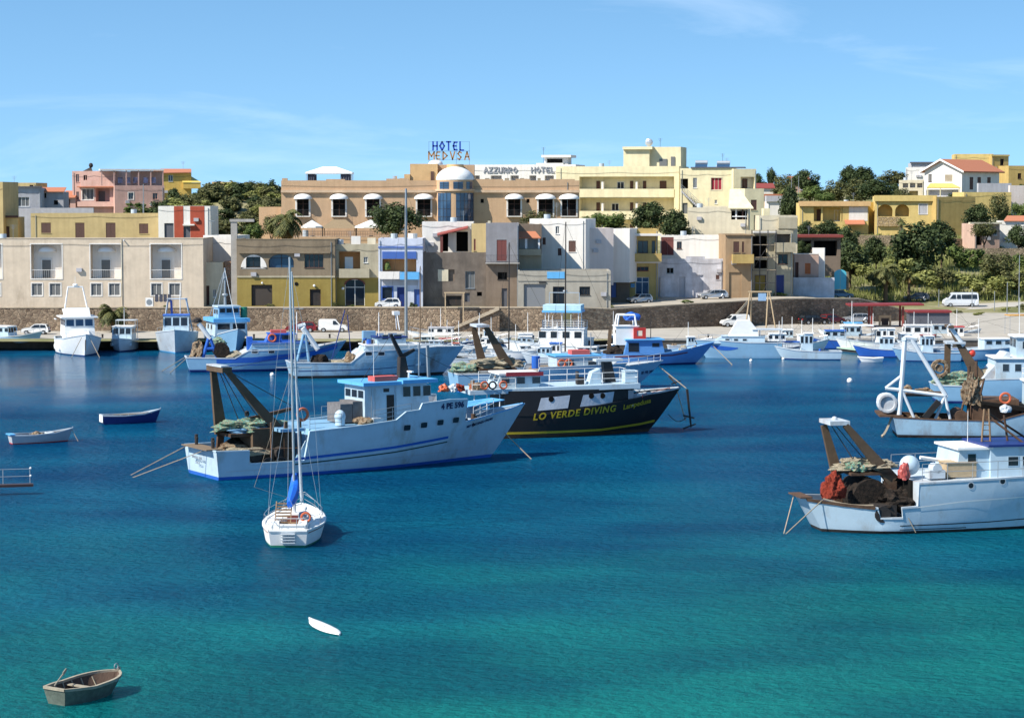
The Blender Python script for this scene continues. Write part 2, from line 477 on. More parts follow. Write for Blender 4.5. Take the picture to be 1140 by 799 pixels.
def stroke_text(mb, text, x0, z0, cw, ch, pitch, th, y0, y1):
    x = x0
    for ch_ in text:
        for pl in STROKES.get(ch_, []):
            for a, b in zip(pl[:-1], pl[1:]):
                p = Vector((x + a[0] * cw, 0, z0 + a[1] * ch)); q = Vector((x + b[0] * cw, 0, z0 + b[1] * ch))
                d = (q - p).normalized() * th * 0.35
                mb.beam(p - d + Vector((0, (y0 + y1) / 2, 0)), q + d + Vector((0, (y0 + y1) / 2, 0)), th, th, abs(y1 - y0))
        x += pitch
    return mb
# ------------------------------------------------------------------ land, quay, water
def lerp_nodes(nodes, x):
    if x <= nodes[0][0]: return nodes[0][1]
    for (a, b), (c, d) in zip(nodes[:-1], nodes[1:]):
        if x <= c: return b + (d - b) * (x - a) / max(1e-9, c - a)
    return nodes[-1][1]
def sstep(a, b, x):
    t = min(1, max(0, (x - a) / (b - a))); return t * t * (3 - 2 * t)
QZ = 1.3
def wall_y(X): return lerp_nodes([(8, 322), (54, 346), (62, 350)], X)
def wall_top(X): return lerp_nodes([(8, 4.6), (14.4, 4.2), (26, 4.66), (42, 5.1), (54, 4.8), (60, 3.2), (66, 1.6)], X)
LP = [(0, 0), (24, 0), (40, 3.7), (53, 7.2), (70, 7.7), (118, 8.4), (138, 11.9), (178, 14.6), (238, 17.4), (420, 17.4), (900, 12)]
RP = [(304, 1.29), (374, 1.3), (385, 1.8), (398, 2.3), (410, 4.0), (440, 9.0), (477, 13.5), (520, 17), (545, 20.4), (600, 22.6), (760, 22.6), (1300, 15)]
def hz(X, Y):
    d = Y - wall_y(X)
    if d < 0: left = QZ - 0.01
    else: left = wall_top(X) - 0.25 + lerp_nodes(LP, d)
    w = sstep(46, 63, X)
    left += 8.5 * math.exp(-((X + 53) / 19) ** 2 - ((Y - 436) / 26) ** 2)
    return left * (1 - w) + lerp_nodes(RP, Y) * w
def ground(px, py):
    d = ray(px, py); Y = 303.0
    while Y < 900:
        p = CO + d * (Y / d.y)
        if p.z <= hz(p.x, p.y): return Vector((p.x, p.y, hz(p.x, p.y)))
        Y += 0.5
    return CO + d * (900 / d.y)

def make_land():
    xs = [x * 4.0 for x in range(-110, 111)]
    ds = [-24, -12, -0.02, 0.02] + [4 * i for i in range(1, 60)] + [250 + 20 * i for i in range(0, 45)]
    vs = []; fs = []
    for d in ds:
        for X in xs:
            Y = wall_y(X) + d
            j = 0.35 * noise.noise(Vector((X * 0.08, Y * 0.08, 3))) if d > 26 else 0
            vs.append((X, Y, hz(X, Y) + j))
    n = len(xs)
    for j in range(len(ds) - 1):
        for i in range(n - 1):
            fs.append((j * n + i, j * n + i + 1, (j + 1) * n + i + 1, (j + 1) * n + i))
    m = patch_mat('dry hillside', [(0.11, 0.11, 0.045), (0.17, 0.17, 0.07), (0.28, 0.25, 0.15), (0.14, 0.17, 0.06)], 0.09, 0.95, 0.6)
    o = MB().add(vs, fs).build('terrain', m, smooth=True)
    ident(o, 'dry hillside rising behind the harbour wall to the ridge', 'terrain', kind='structure')
make_land()

def make_quay():
    m = MB()
    m.box(-440, 440, 304, 380, -3, QZ)
    q = m.build('quay', mat('quay paving', (0.40, 0.37, 0.32), 0.92, 0, 0.16, 0.35, 0.35, (0.22, 0.20, 0.18), 0.2, 0.15))
    ident(q, 'long pale concrete quay below the stone wall', 'quay', kind='structure')
    # dark weedy face and coping of the quay
    m = MB(); m.box(-440, 440, 303.86, 304.02, -3, QZ - 0.28)
    f = m.build('quay_face', mat('weedy quay face', (0.11, 0.09, 0.07), 0.9, 0, 0.35, 0.8, 0.4, (0.035, 0.03, 0.026), 0.4), q)
    m = MB(); x = -200
    while x < 200:
        m.box(x, x + 2.96, 303.75, 304.6, QZ - 0.25, QZ + 0.03); x += 3.0
    m.build('coping', CONC, q)
    # water basin stays to the right of the quay ramp
    return q
make_quay()

def make_road():
    m = MB()
    vs = []; fs = []
    xs = [-120 + 2.0 * i for i in range(0, 91)]
    for X in xs:
        for d in (0.6, 2.4, 4.5, 7.0):
            Y = wall_y(X) + d
            vs.append((X, Y, hz(X, Y) + 0.03))
    for i in range(len(xs) - 1):
        for k in range(3):
            fs.append((i * 4 + k, i * 4 + k + 1, (i + 1) * 4 + k + 1, (i + 1) * 4 + k))
    m.add(vs, fs)
    o = m.build('street', mat('dusty asphalt', (0.25, 0.235, 0.215), 0.95, 0, 0.2, 0.4, 0.3, (0.32, 0.28, 0.22)))
    ident(o, 'narrow dusty street along the top of the stone wall', 'street', kind='structure')
    # pavement forecourt in front of the yellow narrow house, then the road climbing to the right
    vs = []; fs = []
    xs = [14 + 2.0 * i for i in range(0, 23)]
    for X in xs:
        for k in range(6):
            Y = wall_y(X) + 7.2 + k * (21 - (X - 14) * 0.22) / 5
            vs.append((X, Y, hz(X, Y) + 0.025))
    for i in range(len(xs) - 1):
        for k in range(5):
            fs.append((i * 6 + k, i * 6 + k + 1, (i + 1) * 6 + k + 1, (i + 1) * 6 + k))
    ident(MB().add(vs, fs).build('forecourt', mat('pale dusty ground', (0.38, 0.34, 0.28), 0.95, 0, 0.2, 0.3, 0.3, (0.25, 0.22, 0.17))), 'pale dusty parking ground before the worn white house', 'ground', kind='structure')
    vs = []; fs = []
    ctr = [(58, 364), (66, 374), (76, 383), (90, 389), (108, 393), (140, 397), (200, 400)]
    pts = []
    for a, b in zip(ctr[:-1], ctr[1:]):
        for k in range(6): pts.append((a[0] + (b[0] - a[0]) * k / 6, a[1] + (b[1] - a[1]) * k / 6))
    for (X, Y) in pts:
        for k in range(5):
            yy = Y - 4 + 2.2 * k
            vs.append((X - 0.5 * k, yy, hz(X - 0.5 * k, yy) + 0.04))
    for i in range(len(pts) - 1):
        for k in range(4):
            fs.append((i * 5 + k, i * 5 + k + 1, (i + 1) * 5 + k + 1, (i + 1) * 5 + k))
    ident(MB().add(vs, fs).build('hill_road', mat('pale road', (0.42, 0.39, 0.34), 0.95, 0, 0.15, 0.4)), 'pale road climbing from the quay below the grassy bank', 'road', kind='structure')
make_road()

def make_water():
    m = bpy.data.materials.new('sea water'); m.use_nodes = True
    N = m.node_tree.nodes; Lk = m.node_tree.links; b = N['Principled BSDF']
    g = N.new('ShaderNodeNewGeometry')
    sx = N.new('ShaderNodeSeparateXYZ'); Lk.new(g.outputs['Position'], sx.inputs[0])
    # shallow sandy water close to the shore the camera stands on, deep blue in the basin
    mr = N.new('ShaderNodeMapRange'); mr.interpolation_type = 'SMOOTHSTEP'
    mr.inputs[1].default_value = 78; mr.inputs[2].default_value = 176
    n0 = N.new('ShaderNodeTexNoise'); n0.inputs['Scale'].default_value = 0.035; n0.inputs['Detail'].default_value = 3
    Lk.new(g.outputs['Position'], n0.inputs['Vector'])
    ad = N.new('ShaderNodeMath'); ad.operation = 'MULTIPLY_ADD'; ad.inputs[1].default_value = 70; 
    Lk.new(n0.outputs[0], ad.inputs[0])
    ad2 = N.new('ShaderNodeMath'); ad2.operation = 'SUBTRACT'; ad2.inputs[1].default_value = 35
    Lk.new(sx.outputs['Y'], ad2.inputs[0]); Lk.new(ad2.outputs[0], ad.inputs[2])
    tl = N.new('ShaderNodeMath'); tl.operation = 'MULTIPLY_ADD'; tl.inputs[1].default_value = -0.25; Lk.new(sx.outputs['X'], tl.inputs[0]); Lk.new(ad.outputs[0], tl.inputs[2]); Lk.new(tl.outputs[0], mr.inputs[0])
    r = N.new('ShaderNodeValToRGB')
    e = r.color_ramp.elements
    e[0].color = (0.006, 0.170, 0.165, 1); e[1].color = (0.003, 0.086, 0.185, 1)
    k = e.new(0.45); k.color = (0.004, 0.115, 0.182, 1)
    Lk.new(mr.outputs[0], r.inputs[0])
    # patches of weed on the bottom and gusts
    n1 = N.new('ShaderNodeTexNoise'); n1.inputs['Scale'].default_value = 0.09; n1.inputs['Detail'].default_value = 5
    mpn = N.new('ShaderNodeMapping'); mpn.inputs['Scale'].default_value = (0.6, 1.0, 1); Lk.new(g.outputs['Position'], mpn.inputs[0])
    Lk.new(mpn.outputs[0], n1.inputs['Vector'])
    r1 = N.new('ShaderNodeValToRGB'); r1.color_ramp.elements[0].position = 0.38; r1.color_ramp.elements[1].position = 0.66
    r1.color_ramp.elements[0].color = (0.5, 0.6, 0.74, 1); r1.color_ramp.elements[1].color = (1.15, 1.12, 1.05, 1)
    Lk.new(n1.outputs[0], r1.inputs[0])
    mm = N.new('ShaderNodeMix'); mm.data_type = 'RGBA'; mm.blend_type = 'MULTIPLY'; mm.inputs[0].default_value = 1
    Lk.new(r.outputs[0], mm.inputs[6]); Lk.new(r1.outputs[0], mm.inputs[7])
    # waves: fine ripples and a longer chop; calm in the lee of the quay on the left
    def wv(scale, sx_, sy_, det):
        mq = N.new('ShaderNodeMapping'); mq.inputs['Scale'].default_value = (sx_, sy_, 1); mq.inputs['Rotation'].default_value = (0, 0, R(18))
        Lk.new(g.outputs['Position'], mq.inputs[0])
        t = N.new('ShaderNodeTexNoise'); t.inputs['Scale'].default_value = scale; t.inputs['Detail'].default_value = det; t.inputs['Roughness'].default_value = 0.6
        Lk.new(mq.outputs[0], t.inputs['Vector']); return t
    a = wv(1.6, 0.85, 1.0, 6); c = wv(0.22, 0.5, 1.0, 2)
    s = N.new('ShaderNodeMath'); s.operation = 'MULTIPLY_ADD'; s.inputs[1].default_value = 1.0
    Lk.new(c.outputs[0], s.inputs[0]); Lk.new(a.outputs[0], s.inputs[2])
    calmy = N.new('ShaderNodeMapRange'); calmy.interpolation_type = 'SMOOTHSTEP'
    calmy.inputs[1].default_value = 205; calmy.inputs[2].default_value = 262; calmy.inputs[3].default_value = 1.0; calmy.inputs[4].default_value = 0.16
    ay = N.new('ShaderNodeMath'); ay.operation = 'MULTIPLY_ADD'; ay.inputs[1].default_value = 60; Lk.new(n0.outputs[0], ay.inputs[0])
    ax = N.new('ShaderNodeMath'); ax.operation = 'MULTIPLY_ADD'; ax.inputs[1].default_value = -0.35
    Lk.new(sx.outputs['X'], ax.inputs[0]); Lk.new(ad2.outputs[0], ax.inputs[2]); Lk.new(ax.outputs[0], ay.inputs[2])
    Lk.new(ay.outputs[0], calmy.inputs[0])
    N.remove(b)
    def bump(k):
        bp = N.new('ShaderNodeBump'); bp.inputs['Distance'].default_value = 0.55 * max(1, k)
        Lk.new(s.outputs[0], bp.inputs['Height'])
        st = N.new('ShaderNodeMath'); st.operation = 'MULTIPLY'; st.inputs[1].default_value = min(1, k)
        Lk.new(calmy.outputs[0], st.inputs[0]); Lk.new(st.outputs[0], bp.inputs['Strength'])
        return bp.outputs[0]
    fr = N.new('ShaderNodeFresnel'); fr.inputs[0].default_value = 1.33; Lk.new(bump(2.6), fr.inputs['Normal'])
    # rough water far out mirrors less than calm water in the lee of the quay
    mx_ = N.new('ShaderNodeMapRange'); mx_.inputs[1].default_value = 0.16; mx_.inputs[2].default_value = 1.0; mx_.inputs[3].default_value = 0.75; mx_.inputs[4].default_value = 0.48
    Lk.new(calmy.outputs[0], mx_.inputs[0])
    fm = N.new('ShaderNodeMath'); fm.operation = 'MULTIPLY'; Lk.new(fr.outputs[0], fm.inputs[0]); Lk.new(mx_.outputs[0], fm.inputs[1])
    df = N.new('ShaderNodeBsdfDiffuse'); Lk.new(mm.outputs[2], df.inputs[0]); Lk.new(bump(2.4), df.inputs['Normal'])
    # light scatters about inside the water, so shadows on it are soft
    ss = N.new('ShaderNodeSubsurfaceScattering'); ss.falloff = 'BURLEY'; ss.inputs['Scale'].default_value = 1.0; ss.inputs['Radius'].default_value = (3, 6, 7); Lk.new(mm.outputs[2], ss.inputs[0])
    m5 = N.new('ShaderNodeMixShader'); m5.inputs[0].default_value = 0.22; Lk.new(df.outputs[0], m5.inputs[1]); Lk.new(ss.outputs[0], m5.inputs[2]); df = m5
    gl = N.new('ShaderNodeBsdfGlossy'); gl.inputs['Roughness'].default_value = 0.07; Lk.new(bump(0.35), gl.inputs['Normal'])
    ms = N.new('ShaderNodeMixShader'); Lk.new(fm.outputs[0], ms.inputs[0]); Lk.new(df.outputs[0], ms.inputs[1]); Lk.new(gl.outputs[0], ms.inputs[2])
    Lk.new(ms.outputs[0], N['Material Output'].inputs[0])
    o = MB().poly([(-900, -200, 0), (900, -200, 0), (900, 304.5, 0), (-900, 304.5, 0)]).build('sea', m)
    ident(o, 'rippled blue harbour water turning turquoise near the shore', 'water', kind='structure')
make_water()

STONEWALL = stone_mat('rubble stone', (0.17, 0.125, 0.095), (0.44, 0.345, 0.255), (0.31, 0.25, 0.19), 1.9)
STONEWALL2 = stone_mat('dark rubble stone', (0.17, 0.125, 0.095), (0.37, 0.28, 0.21), (0.27, 0.21, 0.16), 1.9)
FIELDSTONE = stone_mat('pale field stone', (0.26, 0.21, 0.15), (0.44, 0.36, 0.26), (0.30, 0.25, 0.18), 2.2)
COPING = mat('stone coping', (0.46, 0.38, 0.28), 0.9, 0, 0.25, 0.6, 0.2, (0.25, 0.2, 0.15), 0.3, 0.15)
def wall_strip(xs, off0, thick, zt, zb):
    m = MB(); rings = []
    for X in xs:
        Y = wall_y(X)
        rings.append([(X, Y + off0, zb(X)), (X, Y + off0, zt(X)), (X, Y + off0 + thick, zt(X)), (X, Y + off0 + thick, zb(X))])
    return m.loft(rings)
def make_walls():
    xs = [-150 + 4 * i for i in range(0, 41)] + [14.5]
    t = empty('retaining_wall', (-40, 322, QZ), 0, 'long rubble stone wall holding up the street, tan and rough', 'wall')
    t2 = empty('retaining_wall', (30, 335, QZ), 0, 'darker brown stone wall under the parked silver cars', 'wall')
    for tt, xx, mm in ((t, xs, STONEWALL), (t2, [14.5 + 3 * i for i in range(0, 17)], STONEWALL2)):
        o = wall_strip(xx, -0.35, 0.9, lambda X: wall_top(X), lambda X: QZ - 0.4).build('wall_face', mm, tt)
        o.location = -tt.location
        o = wall_strip(xx, -0.42, 1.0, lambda X: wall_top(X) + 0.16, lambda X: wall_top(X) + 0.003).build('coping', COPING, tt)
        o.location = -tt.location
    # stairs against the wall
    for (pa, pb, lab) in (((497, 365.5), (556, 343), 'stone stairs climbing along the wall behind the moored sail masts'), ((806, 359), (831, 334), 'short pale stone stairs beside the timber swing frame')):
        A = ground(*pa); 
        X0 = A.x; X1 = at(pb[0], pb[1], wall_y(A.x + 6) - 1).x
        m = MB(); nst = 18
        for k in range(nst):
            xa = X0 + (X1 - X0) * k / nst; xb = X0 + (X1 - X0) * (k + 1) / nst
            y = wall_y((xa + xb) / 2)
            m.box(xa, xb, y - 1.65, y - 0.36, QZ - 0.2, QZ + (wall_top(X1) - QZ) * (k + 1) / nst)
        s = m.build('stone_stairs', STONEWALL2)
        ident(s, lab, 'stairs')
        m = MB()
        m.prism([(X0, wall_y(X0) - 1.9, QZ + 0.25), (X1, wall_y(X1) - 1.9, wall_top(X1) + 0.3), (X1, wall_y(X1) - 1.9, wall_top(X1) - 0.2), (X0, wall_y(X0) - 1.9, QZ - 0.2)], (0, 0.24, 0))
        m.build('parapet', COPING, s)
make_walls()

# ------------------------------------------------------------------ buildings
class Bld:
    def __init__(s, name, label, Y, x0, x1, yt, yb, depth, wm, ang=0, cat='house', group=None, parapet=0.45, split=None, coping=None, roof=True, down=1.5):
        s.P0 = at(x0, yb, Y); s.a = R(ang); s.t = Vector((math.cos(s.a), math.sin(s.a), 0)); s.n = Vector((math.sin(s.a), -math.cos(s.a), 0))
        s.z0 = s.P0.z - down
        s.root = empty(name, (s.P0.x, s.P0.y, s.z0), s.a, label, cat, group)
        s.W = s.L(x1, yt)[0]; s.H = s.L(x0, yt)[1]; s.D = depth; s.wm = wm; s.holes = []; s.parapet = parapet; s.split = split; s.coping = coping; s.roof = roof
        s.cat = cat
    def L(s, px, py, off=0.0):
        """pixel -> (u, z) on the facade plane (or a plane 'off' metres behind it)"""
        d = ray(px, py); q = s.P0 - s.n * off
        k = (q - CO).dot(s.n) / d.dot(s.n)
        p = CO + d * k
        return ((p - s.P0).dot(s.t), p.z - s.z0)
    def rect(s, x0, y0, x1, y1, off=0.0):
        a = s.L(x0, y1, off); b = s.L(x1, y0, off); return a[0], a[1], b[0], b[1]
    def hole(s, r, dep, arch=False): s.holes.append((*r, dep, arch))
    def win(s, x0, y0, x1, y1, fm=None, pm=None, dep=0.16, nm=2, off=0.0, sur=None, frame=True):
        """glazed or louvred window: frame part with a pane sub-part"""
        fm = fm or WHITE; pm = pm or GLASS
        u0, z0, u1, z1 = s.rect(x0, y0, x1, y1, off)
        if off == 0: s.hole((u0, z0, u1, z1), dep + 0.06)
        yb = off + (dep if off == 0 else -0.05)
        m = MB(); w = 0.07
        if frame:
            for (a, b, c, d) in ((u0, u0 + w, z0, z1), (u1 - w, u1, z0, z1), (u0 + w, u1 - w, z0, z0 + w), (u0 + w, u1 - w, z1 - w, z1)):
                m.box(a, b, yb - 0.05, yb + 0.02, c, d)
            for k in range(1, nm):
                c = u0 + (u1 - u0) * k / nm; m.box(c - 0.035, c + 0.035, yb - 0.045, yb + 0.02, z0 + w, z1 - w)
        if sur:
            q = 0.14
            for (a, b, c, d) in ((u0 - q, u0, z0 - q, z1 + q), (u1, u1 + q, z0 - q, z1 + q), (u0, u1, z0 - q, z0), (u0, u1, z1, z1 + q)):
                m.box(a, b, off - 0.04, off + 0.03, c, d)
            fo = m.build('window', sur, s.root)
        else:
            m.box(u0 - 0.06, u1 + 0.06, off - 0.09, off + 0.04, z0 - 0.07, z0)
            fo = m.build('window', fm, s.root)
        MB().box(u0 + 0.01, u1 - 0.01, yb - 0.0, yb + 0.045, z0 + 0.01, z1 - 0.01).build('pane', pm, fo)
        return fo
    def shut(s, x0, y0, x1, y1, sm=None, off=0.0, sur=None):
        """closed louvred shutters in two leaves"""
        u0, z0, u1, z1 = s.rect(x0, y0, x1, y1, off)
        if off == 0: s.hole((u0, z0, u1, z1), 0.16)
        c = (u0 + u1) / 2; yb = 0.05 if off == 0 else off - 0.08
        m = MB(); m.box(u0, c - 0.012, yb, yb + 0.06, z0, z1); m.box(c + 0.012, u1, yb, yb + 0.06, z0, z1)
        o = m.build('shutters', sm or SHUT, s.root)
        m = MB(); m.box(u0 - 0.08, u1 + 0.08, off - 0.08, off + 0.03, z0 - 0.09, z0)
        if sur:
            q = 0.13
            for (a, b, cc, d) in ((u0 - q, u0, z0, z1 + q), (u1, u1 + q, z0, z1 + q), (u0, u1, z1, z1 + q)): m.box(a, b, off - 0.035, off + 0.02, cc, d)
        m.build('sill', sur or s.wm, o)
        return o
    def door(s, x0, y0, x1, y1, dm, off=0.0, fm=None, dep=0.2, arch=False, glazed=False):
        u0, z0, u1, z1 = s.rect(x0, y0, x1, y1, off)
        if off == 0: s.hole((u0, z0, u1, z1), dep + 0.06, arch)
        yb = dep if off == 0 else off - 0.07
        o = MB().box(u0, u1, yb, yb + 0.05, z0, z1).build('door', dm, s.root)
        m = MB(); w = 0.09
        ya = yb - 0.04
        m.box(u0, u0 + w, ya, yb - 0.003, z0, z1); m.box(u1 - w, u1, ya, yb - 0.003, z0, z1); m.box(u0 + w, u1 - w, ya, yb - 0.003, z1 - w, z1)
        if glazed:
            c = (u0 + u1) / 2; zz = z0 + (z1 - z0) * 0.7
            m.box(c - 0.04, c + 0.04, ya, yb - 0.003, z0, z1 - w); m.box(u0 + w, u1 - w, ya, yb - 0.003, zz - 0.04, zz + 0.04)
        m.build('door_frame', fm or dm, o)
        return o
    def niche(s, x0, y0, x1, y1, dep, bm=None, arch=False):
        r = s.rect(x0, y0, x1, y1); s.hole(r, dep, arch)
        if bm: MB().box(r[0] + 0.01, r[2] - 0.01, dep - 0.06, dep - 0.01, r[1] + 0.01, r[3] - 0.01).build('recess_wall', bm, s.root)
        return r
    def balcony(s, x0, y0, x1, y1, out, bm, rail=None, slab=None):
        u0, z0, u1, z1 = s.rect(x0, y0, x1, y1)
        if rail is None:
            m = MB(); m.box(u0, u1, -out, -out + 0.12, z0, z1); m.box(u0, u0 + 0.12, -out + 0.12, -0.003, z0, z1); m.box(u1 - 0.12, u1, -out + 0.12, -0.003, z0, z1)
            m.box(u0 + 0.12, u1 - 0.12, -out + 0.12, -0.003, z0, z0 + 0.15)
            return m.build('balcony', bm, s.root)
        m = MB(); m.box(u0, u1, -out, -0.003, z0, z0 + 0.16)
        o = m.build('balcony', bm, s.root)
        m = MB(); k = max(3, int((u1 - u0) / 0.22)); top = z1
        for i in range(k + 1):
            u = u0 + 0.04 + (u1 - u0 - 0.08) * i / k; m.tube((u, -out + 0.05, z0 + 0.16), (u, -out + 0.05, top), 0.014, n=4)
        for zz in (top, z0 + 0.28): m.tube((u0, -out + 0.05, zz), (u1, -out + 0.05, zz), 0.025, n=4)
        for u in (u0 + 0.04, u1 - 0.04): m.tube((u, -out + 0.05, top), (u, 0, top), 0.025, n=4)
        m.build('railing', rail, o)
        return o
    def slab(s, name, x0, y0, x1, y1, out, m_, back=-0.003, parent=None):
        u0, z0, u1, z1 = s.rect(x0, y0, x1, y1)
        return MB().box(u0, u1, -out, back, z0, z1).build(name, m_, parent or s.root)
    def panel(s, name, x0, y0, x1, y1, m_, th=0.03, off=0.0, parent=None):
        u0, z0, u1, z1 = s.rect(x0, y0, x1, y1, off)
        return MB().box(u0, u1, off - th, off - 0.002 if off == 0 else off - 0.003, z0, z1).build(name, m_, parent or s.root)
    def awning(s, x0, y0, x1, y1, out, m_, off=0.0):
        u0, z0, u1, z1 = s.rect(x0, y0, x1, y1, off)
        m = MB(); c = (u0 + u1) / 2; w = (u1 - u0) / 2; h = z1 - z0; rings = []
        for j in range(7):
            la = R(90 * j / 6); rr = []
            for i in range(11):
                a = math.pi * i / 10
                rr.append((c - w * math.cos(a) * math.cos(la), off - 0.02 - out * math.sin(a) * math.cos(la), z0 + h * math.sin(la)))
            rings.append(rr)
        m.loft(rings, closed=False)
        m.add(*[[(c - w * math.cos(math.pi * i / 10), off - 0.02 - out * math.sin(math.pi * i / 10), z0 - 0.12 * h) for i in range(11)] + [(c - w * math.cos(math.pi * i / 10), off - 0.02 - out * math.sin(math.pi * i / 10), z0) for i in range(11)],
              [(i, i + 1, 12 + i, 11 + i) for i in range(10)]])
        return m.build('awning', m_, s.root, smooth=True)
    def box(s, name, x0, y0, x1, y1, ya, yb, m_, parent=None):
        """box part whose front outline is given in photo pixels at depth ya behind the facade"""
        u0, z0, u1, z1 = s.rect(x0, y0, x1, y1, ya)
        return MB().box(u0, u1, ya, yb, z0, z1).build(name, m_, parent or s.root)
    def done(s, top=None):
        W_, H, D = s.W, s.H, s.D
        us = {0.0, W_}; zs = {0.0, H}
        zsp = s.L(0, s.split[1])[1] if s.split else None
        if zsp: zs.add(zsp)
        for h in s.holes: us |= {h[0], h[2]}; zs |= {max(0, h[1]), min(H, h[3])}
        us = sorted(u for u in us if -1e-6 <= u <= W_ + 1e-6); zs = sorted(z for z in zs if 0 <= z <= H + 1e-6)
        m = MB()
        for a, b in zip(us[:-1], us[1:]):
            for c, d in zip(zs[:-1], zs[1:]):
                if b - a < 1e-5 or d - c < 1e-5: continue
                uc, zc = (a + b) / 2, (c + d) / 2
                if any(h[0] < uc < h[2] and h[1] < zc < h[3] for h in s.holes): continue
                m.cur = 1 if zsp and zc < zsp else 0
                m.add([(a, 0, c), (b, 0, c), (b, 0, d), (a, 0, d)], [(0, 1, 2, 3)])
        for (u0, z0, u1, z1, dep, arch) in s.holes:
            m.cur = 1 if zsp and (z0 + z1) / 2 < zsp else 0
            for q in ([(u0, 0, z0), (u0, dep, z0), (u0, dep, z1), (u0, 0, z1)], [(u1, 0, z0), (u1, 0, z1), (u1, dep, z1), (u1, dep, z0)],
                      [(u0, 0, z0), (u1, 0, z0), (u1, dep, z0), (u0, dep, z0)], [(u0, 0, z1), (u0, dep, z1), (u1, dep, z1), (u1, 0, z1)],
                      [(u0, dep, z0), (u1, dep, z0), (u1, dep, z1), (u0, dep, z1)]):
                m.add(q, [(0, 1, 2, 3)])
            if arch:
                c = (u0 + u1) / 2; w = (u1 - u0) / 2; ah = min(w, (z1 - z0) * 0.55) * (1 if arch is True else arch)
                for sg in (-1, 1):
                    prev = None
                    for k in range(7):
                        t = math.pi / 2 * k / 6
                        p = (c + sg * w * math.cos(t), z1 - ah + ah * math.sin(t))
                        if prev:
                            m.add([(c + sg * w, 0.004, z1), (prev[0], 0.004, prev[1]), (p[0], 0.004, p[1])], [(0, 1, 2)])
                            m.add([(prev[0], 0.004, prev[1]), (p[0], 0.004, p[1]), (p[0], dep, p[1]), (prev[0], dep, prev[1])], [(0, 1, 2, 3)])
                        prev = p
        zz = [0, zsp, H] if zsp else [0, H]
        for c, d in zip(zz[:-1], zz[1:]):
            m.cur = 1 if zsp and d <= zsp + 1e-6 else 0
            m.add([(0, D, c), (0, 0, c), (0, 0, d), (0, D, d)], [(0, 1, 2, 3)])
            m.add([(W_, 0, c), (W_, D, c), (W_, D, d), (W_, 0, d)], [(0, 1, 2, 3)])
            m.add([(W_, D, c), (0, D, c), (0, D, d), (W_, D, d)], [(0, 1, 2, 3)])
        m.cur = 0
        p = 0.25
        for q in ([(0, 0), (W_, 0), (W_ - p, p), (p, p)], [(W_, 0), (W_, D), (W_ - p, D - p), (W_ - p, p)], [(W_, D), (0, D), (p, D - p), (W_ - p, D - p)], [(0, D), (0, 0), (p, p), (p, D - p)]):
            m.add([(a, b, H) for a, b in q], [(0, 1, 2, 3)])
        hr = H - s.parapet
        for q in ([(p, p), (W_ - p, p)], [(W_ - p, p), (W_ - p, D - p)], [(W_ - p, D - p), (p, D - p)], [(p, D - p), (p, p)]):
            (a, b), (c, d) = q
            m.add([(a, b, hr - 0.1), (c, d, hr - 0.1), (c, d, H), (a, b, H)], [(0, 1, 2, 3)])
        o = m.build('wall', [s.wm, s.split[0]] if s.split else s.wm, s.root)
        if s.roof: MB().box(p, W_ - p, p, D - p, hr - 0.12, hr).build('roof', CONC, s.root)
        if s.roof and s.W > 6 and s.root.location.y < 560 and rnd.random() < .6:
            u = s.W * rnd.uniform(.15, .85); y = D * .5; h = rnd.uniform(1.6, 3)
            m = MB().tube((u, y, hr - .1), (u, y, hr + h), .03, n=5)
            for k in range(5): m.tube((u - .5 + .06 * k, y, hr + h - .1 - .14 * k), (u + .5 - .06 * k, y, hr + h - .1 - .14 * k), .014, n=4)
            m.build('antenna', GREYPOLE, s.root)
            if rnd.random() < .5: MB().tube((u - 1.5, y, hr), (u - 1.5, y, hr + 1.1), .5, n=12).build('water_tank', OLDWHITE, s.root)
        for k in range(2 if s.W > 4 and s.cat in ('house', 'building', 'workshop') else 0):
            u = rnd.uniform(.5, W_ - 1.2); z = s.z0 * 0 + H * rnd.uniform(.45, .8)
            if all(u + .9 < h[0] - .1 or u > h[2] + .1 or z + .6 < h[1] - .1 or z > h[3] + .1 for h in s.holes): MB().box(u, u + .8, -.32, -.004, z, z + .55).build('air_conditioner', P_GREY, s.root)
        if s.W > 5 and s.roof:
            m = MB(); z = H * .93; m.path([(W_ * k / 6, -.05, z - .25 * math.sin(math.pi * (k % 3) / 3)) for k in range(7)], .018, 4); m.build('cable', CABLE, s.root)
        if s.W > 4 and s.roof:
            u = s.W * rnd.choice((.04, .96)); MB().tube((u, -.07, 0), (u, -.07, H - .3), .045, n=6).build('downpipe', GREYPOLE, s.root)
        if s.coping:
            m = MB(); q = 0.05
            m.box(-q, W_ + q, -q, p + q, H + 0.003, H + 0.12); m.box(-q, p + q, p + q, D + q, H + 0.003, H + 0.12); m.box(W_ - p - q, W_ + q, p + q, D + q, H + 0.003, H + 0.12)
            m.build('coping', s.coping, s.root)
        return s
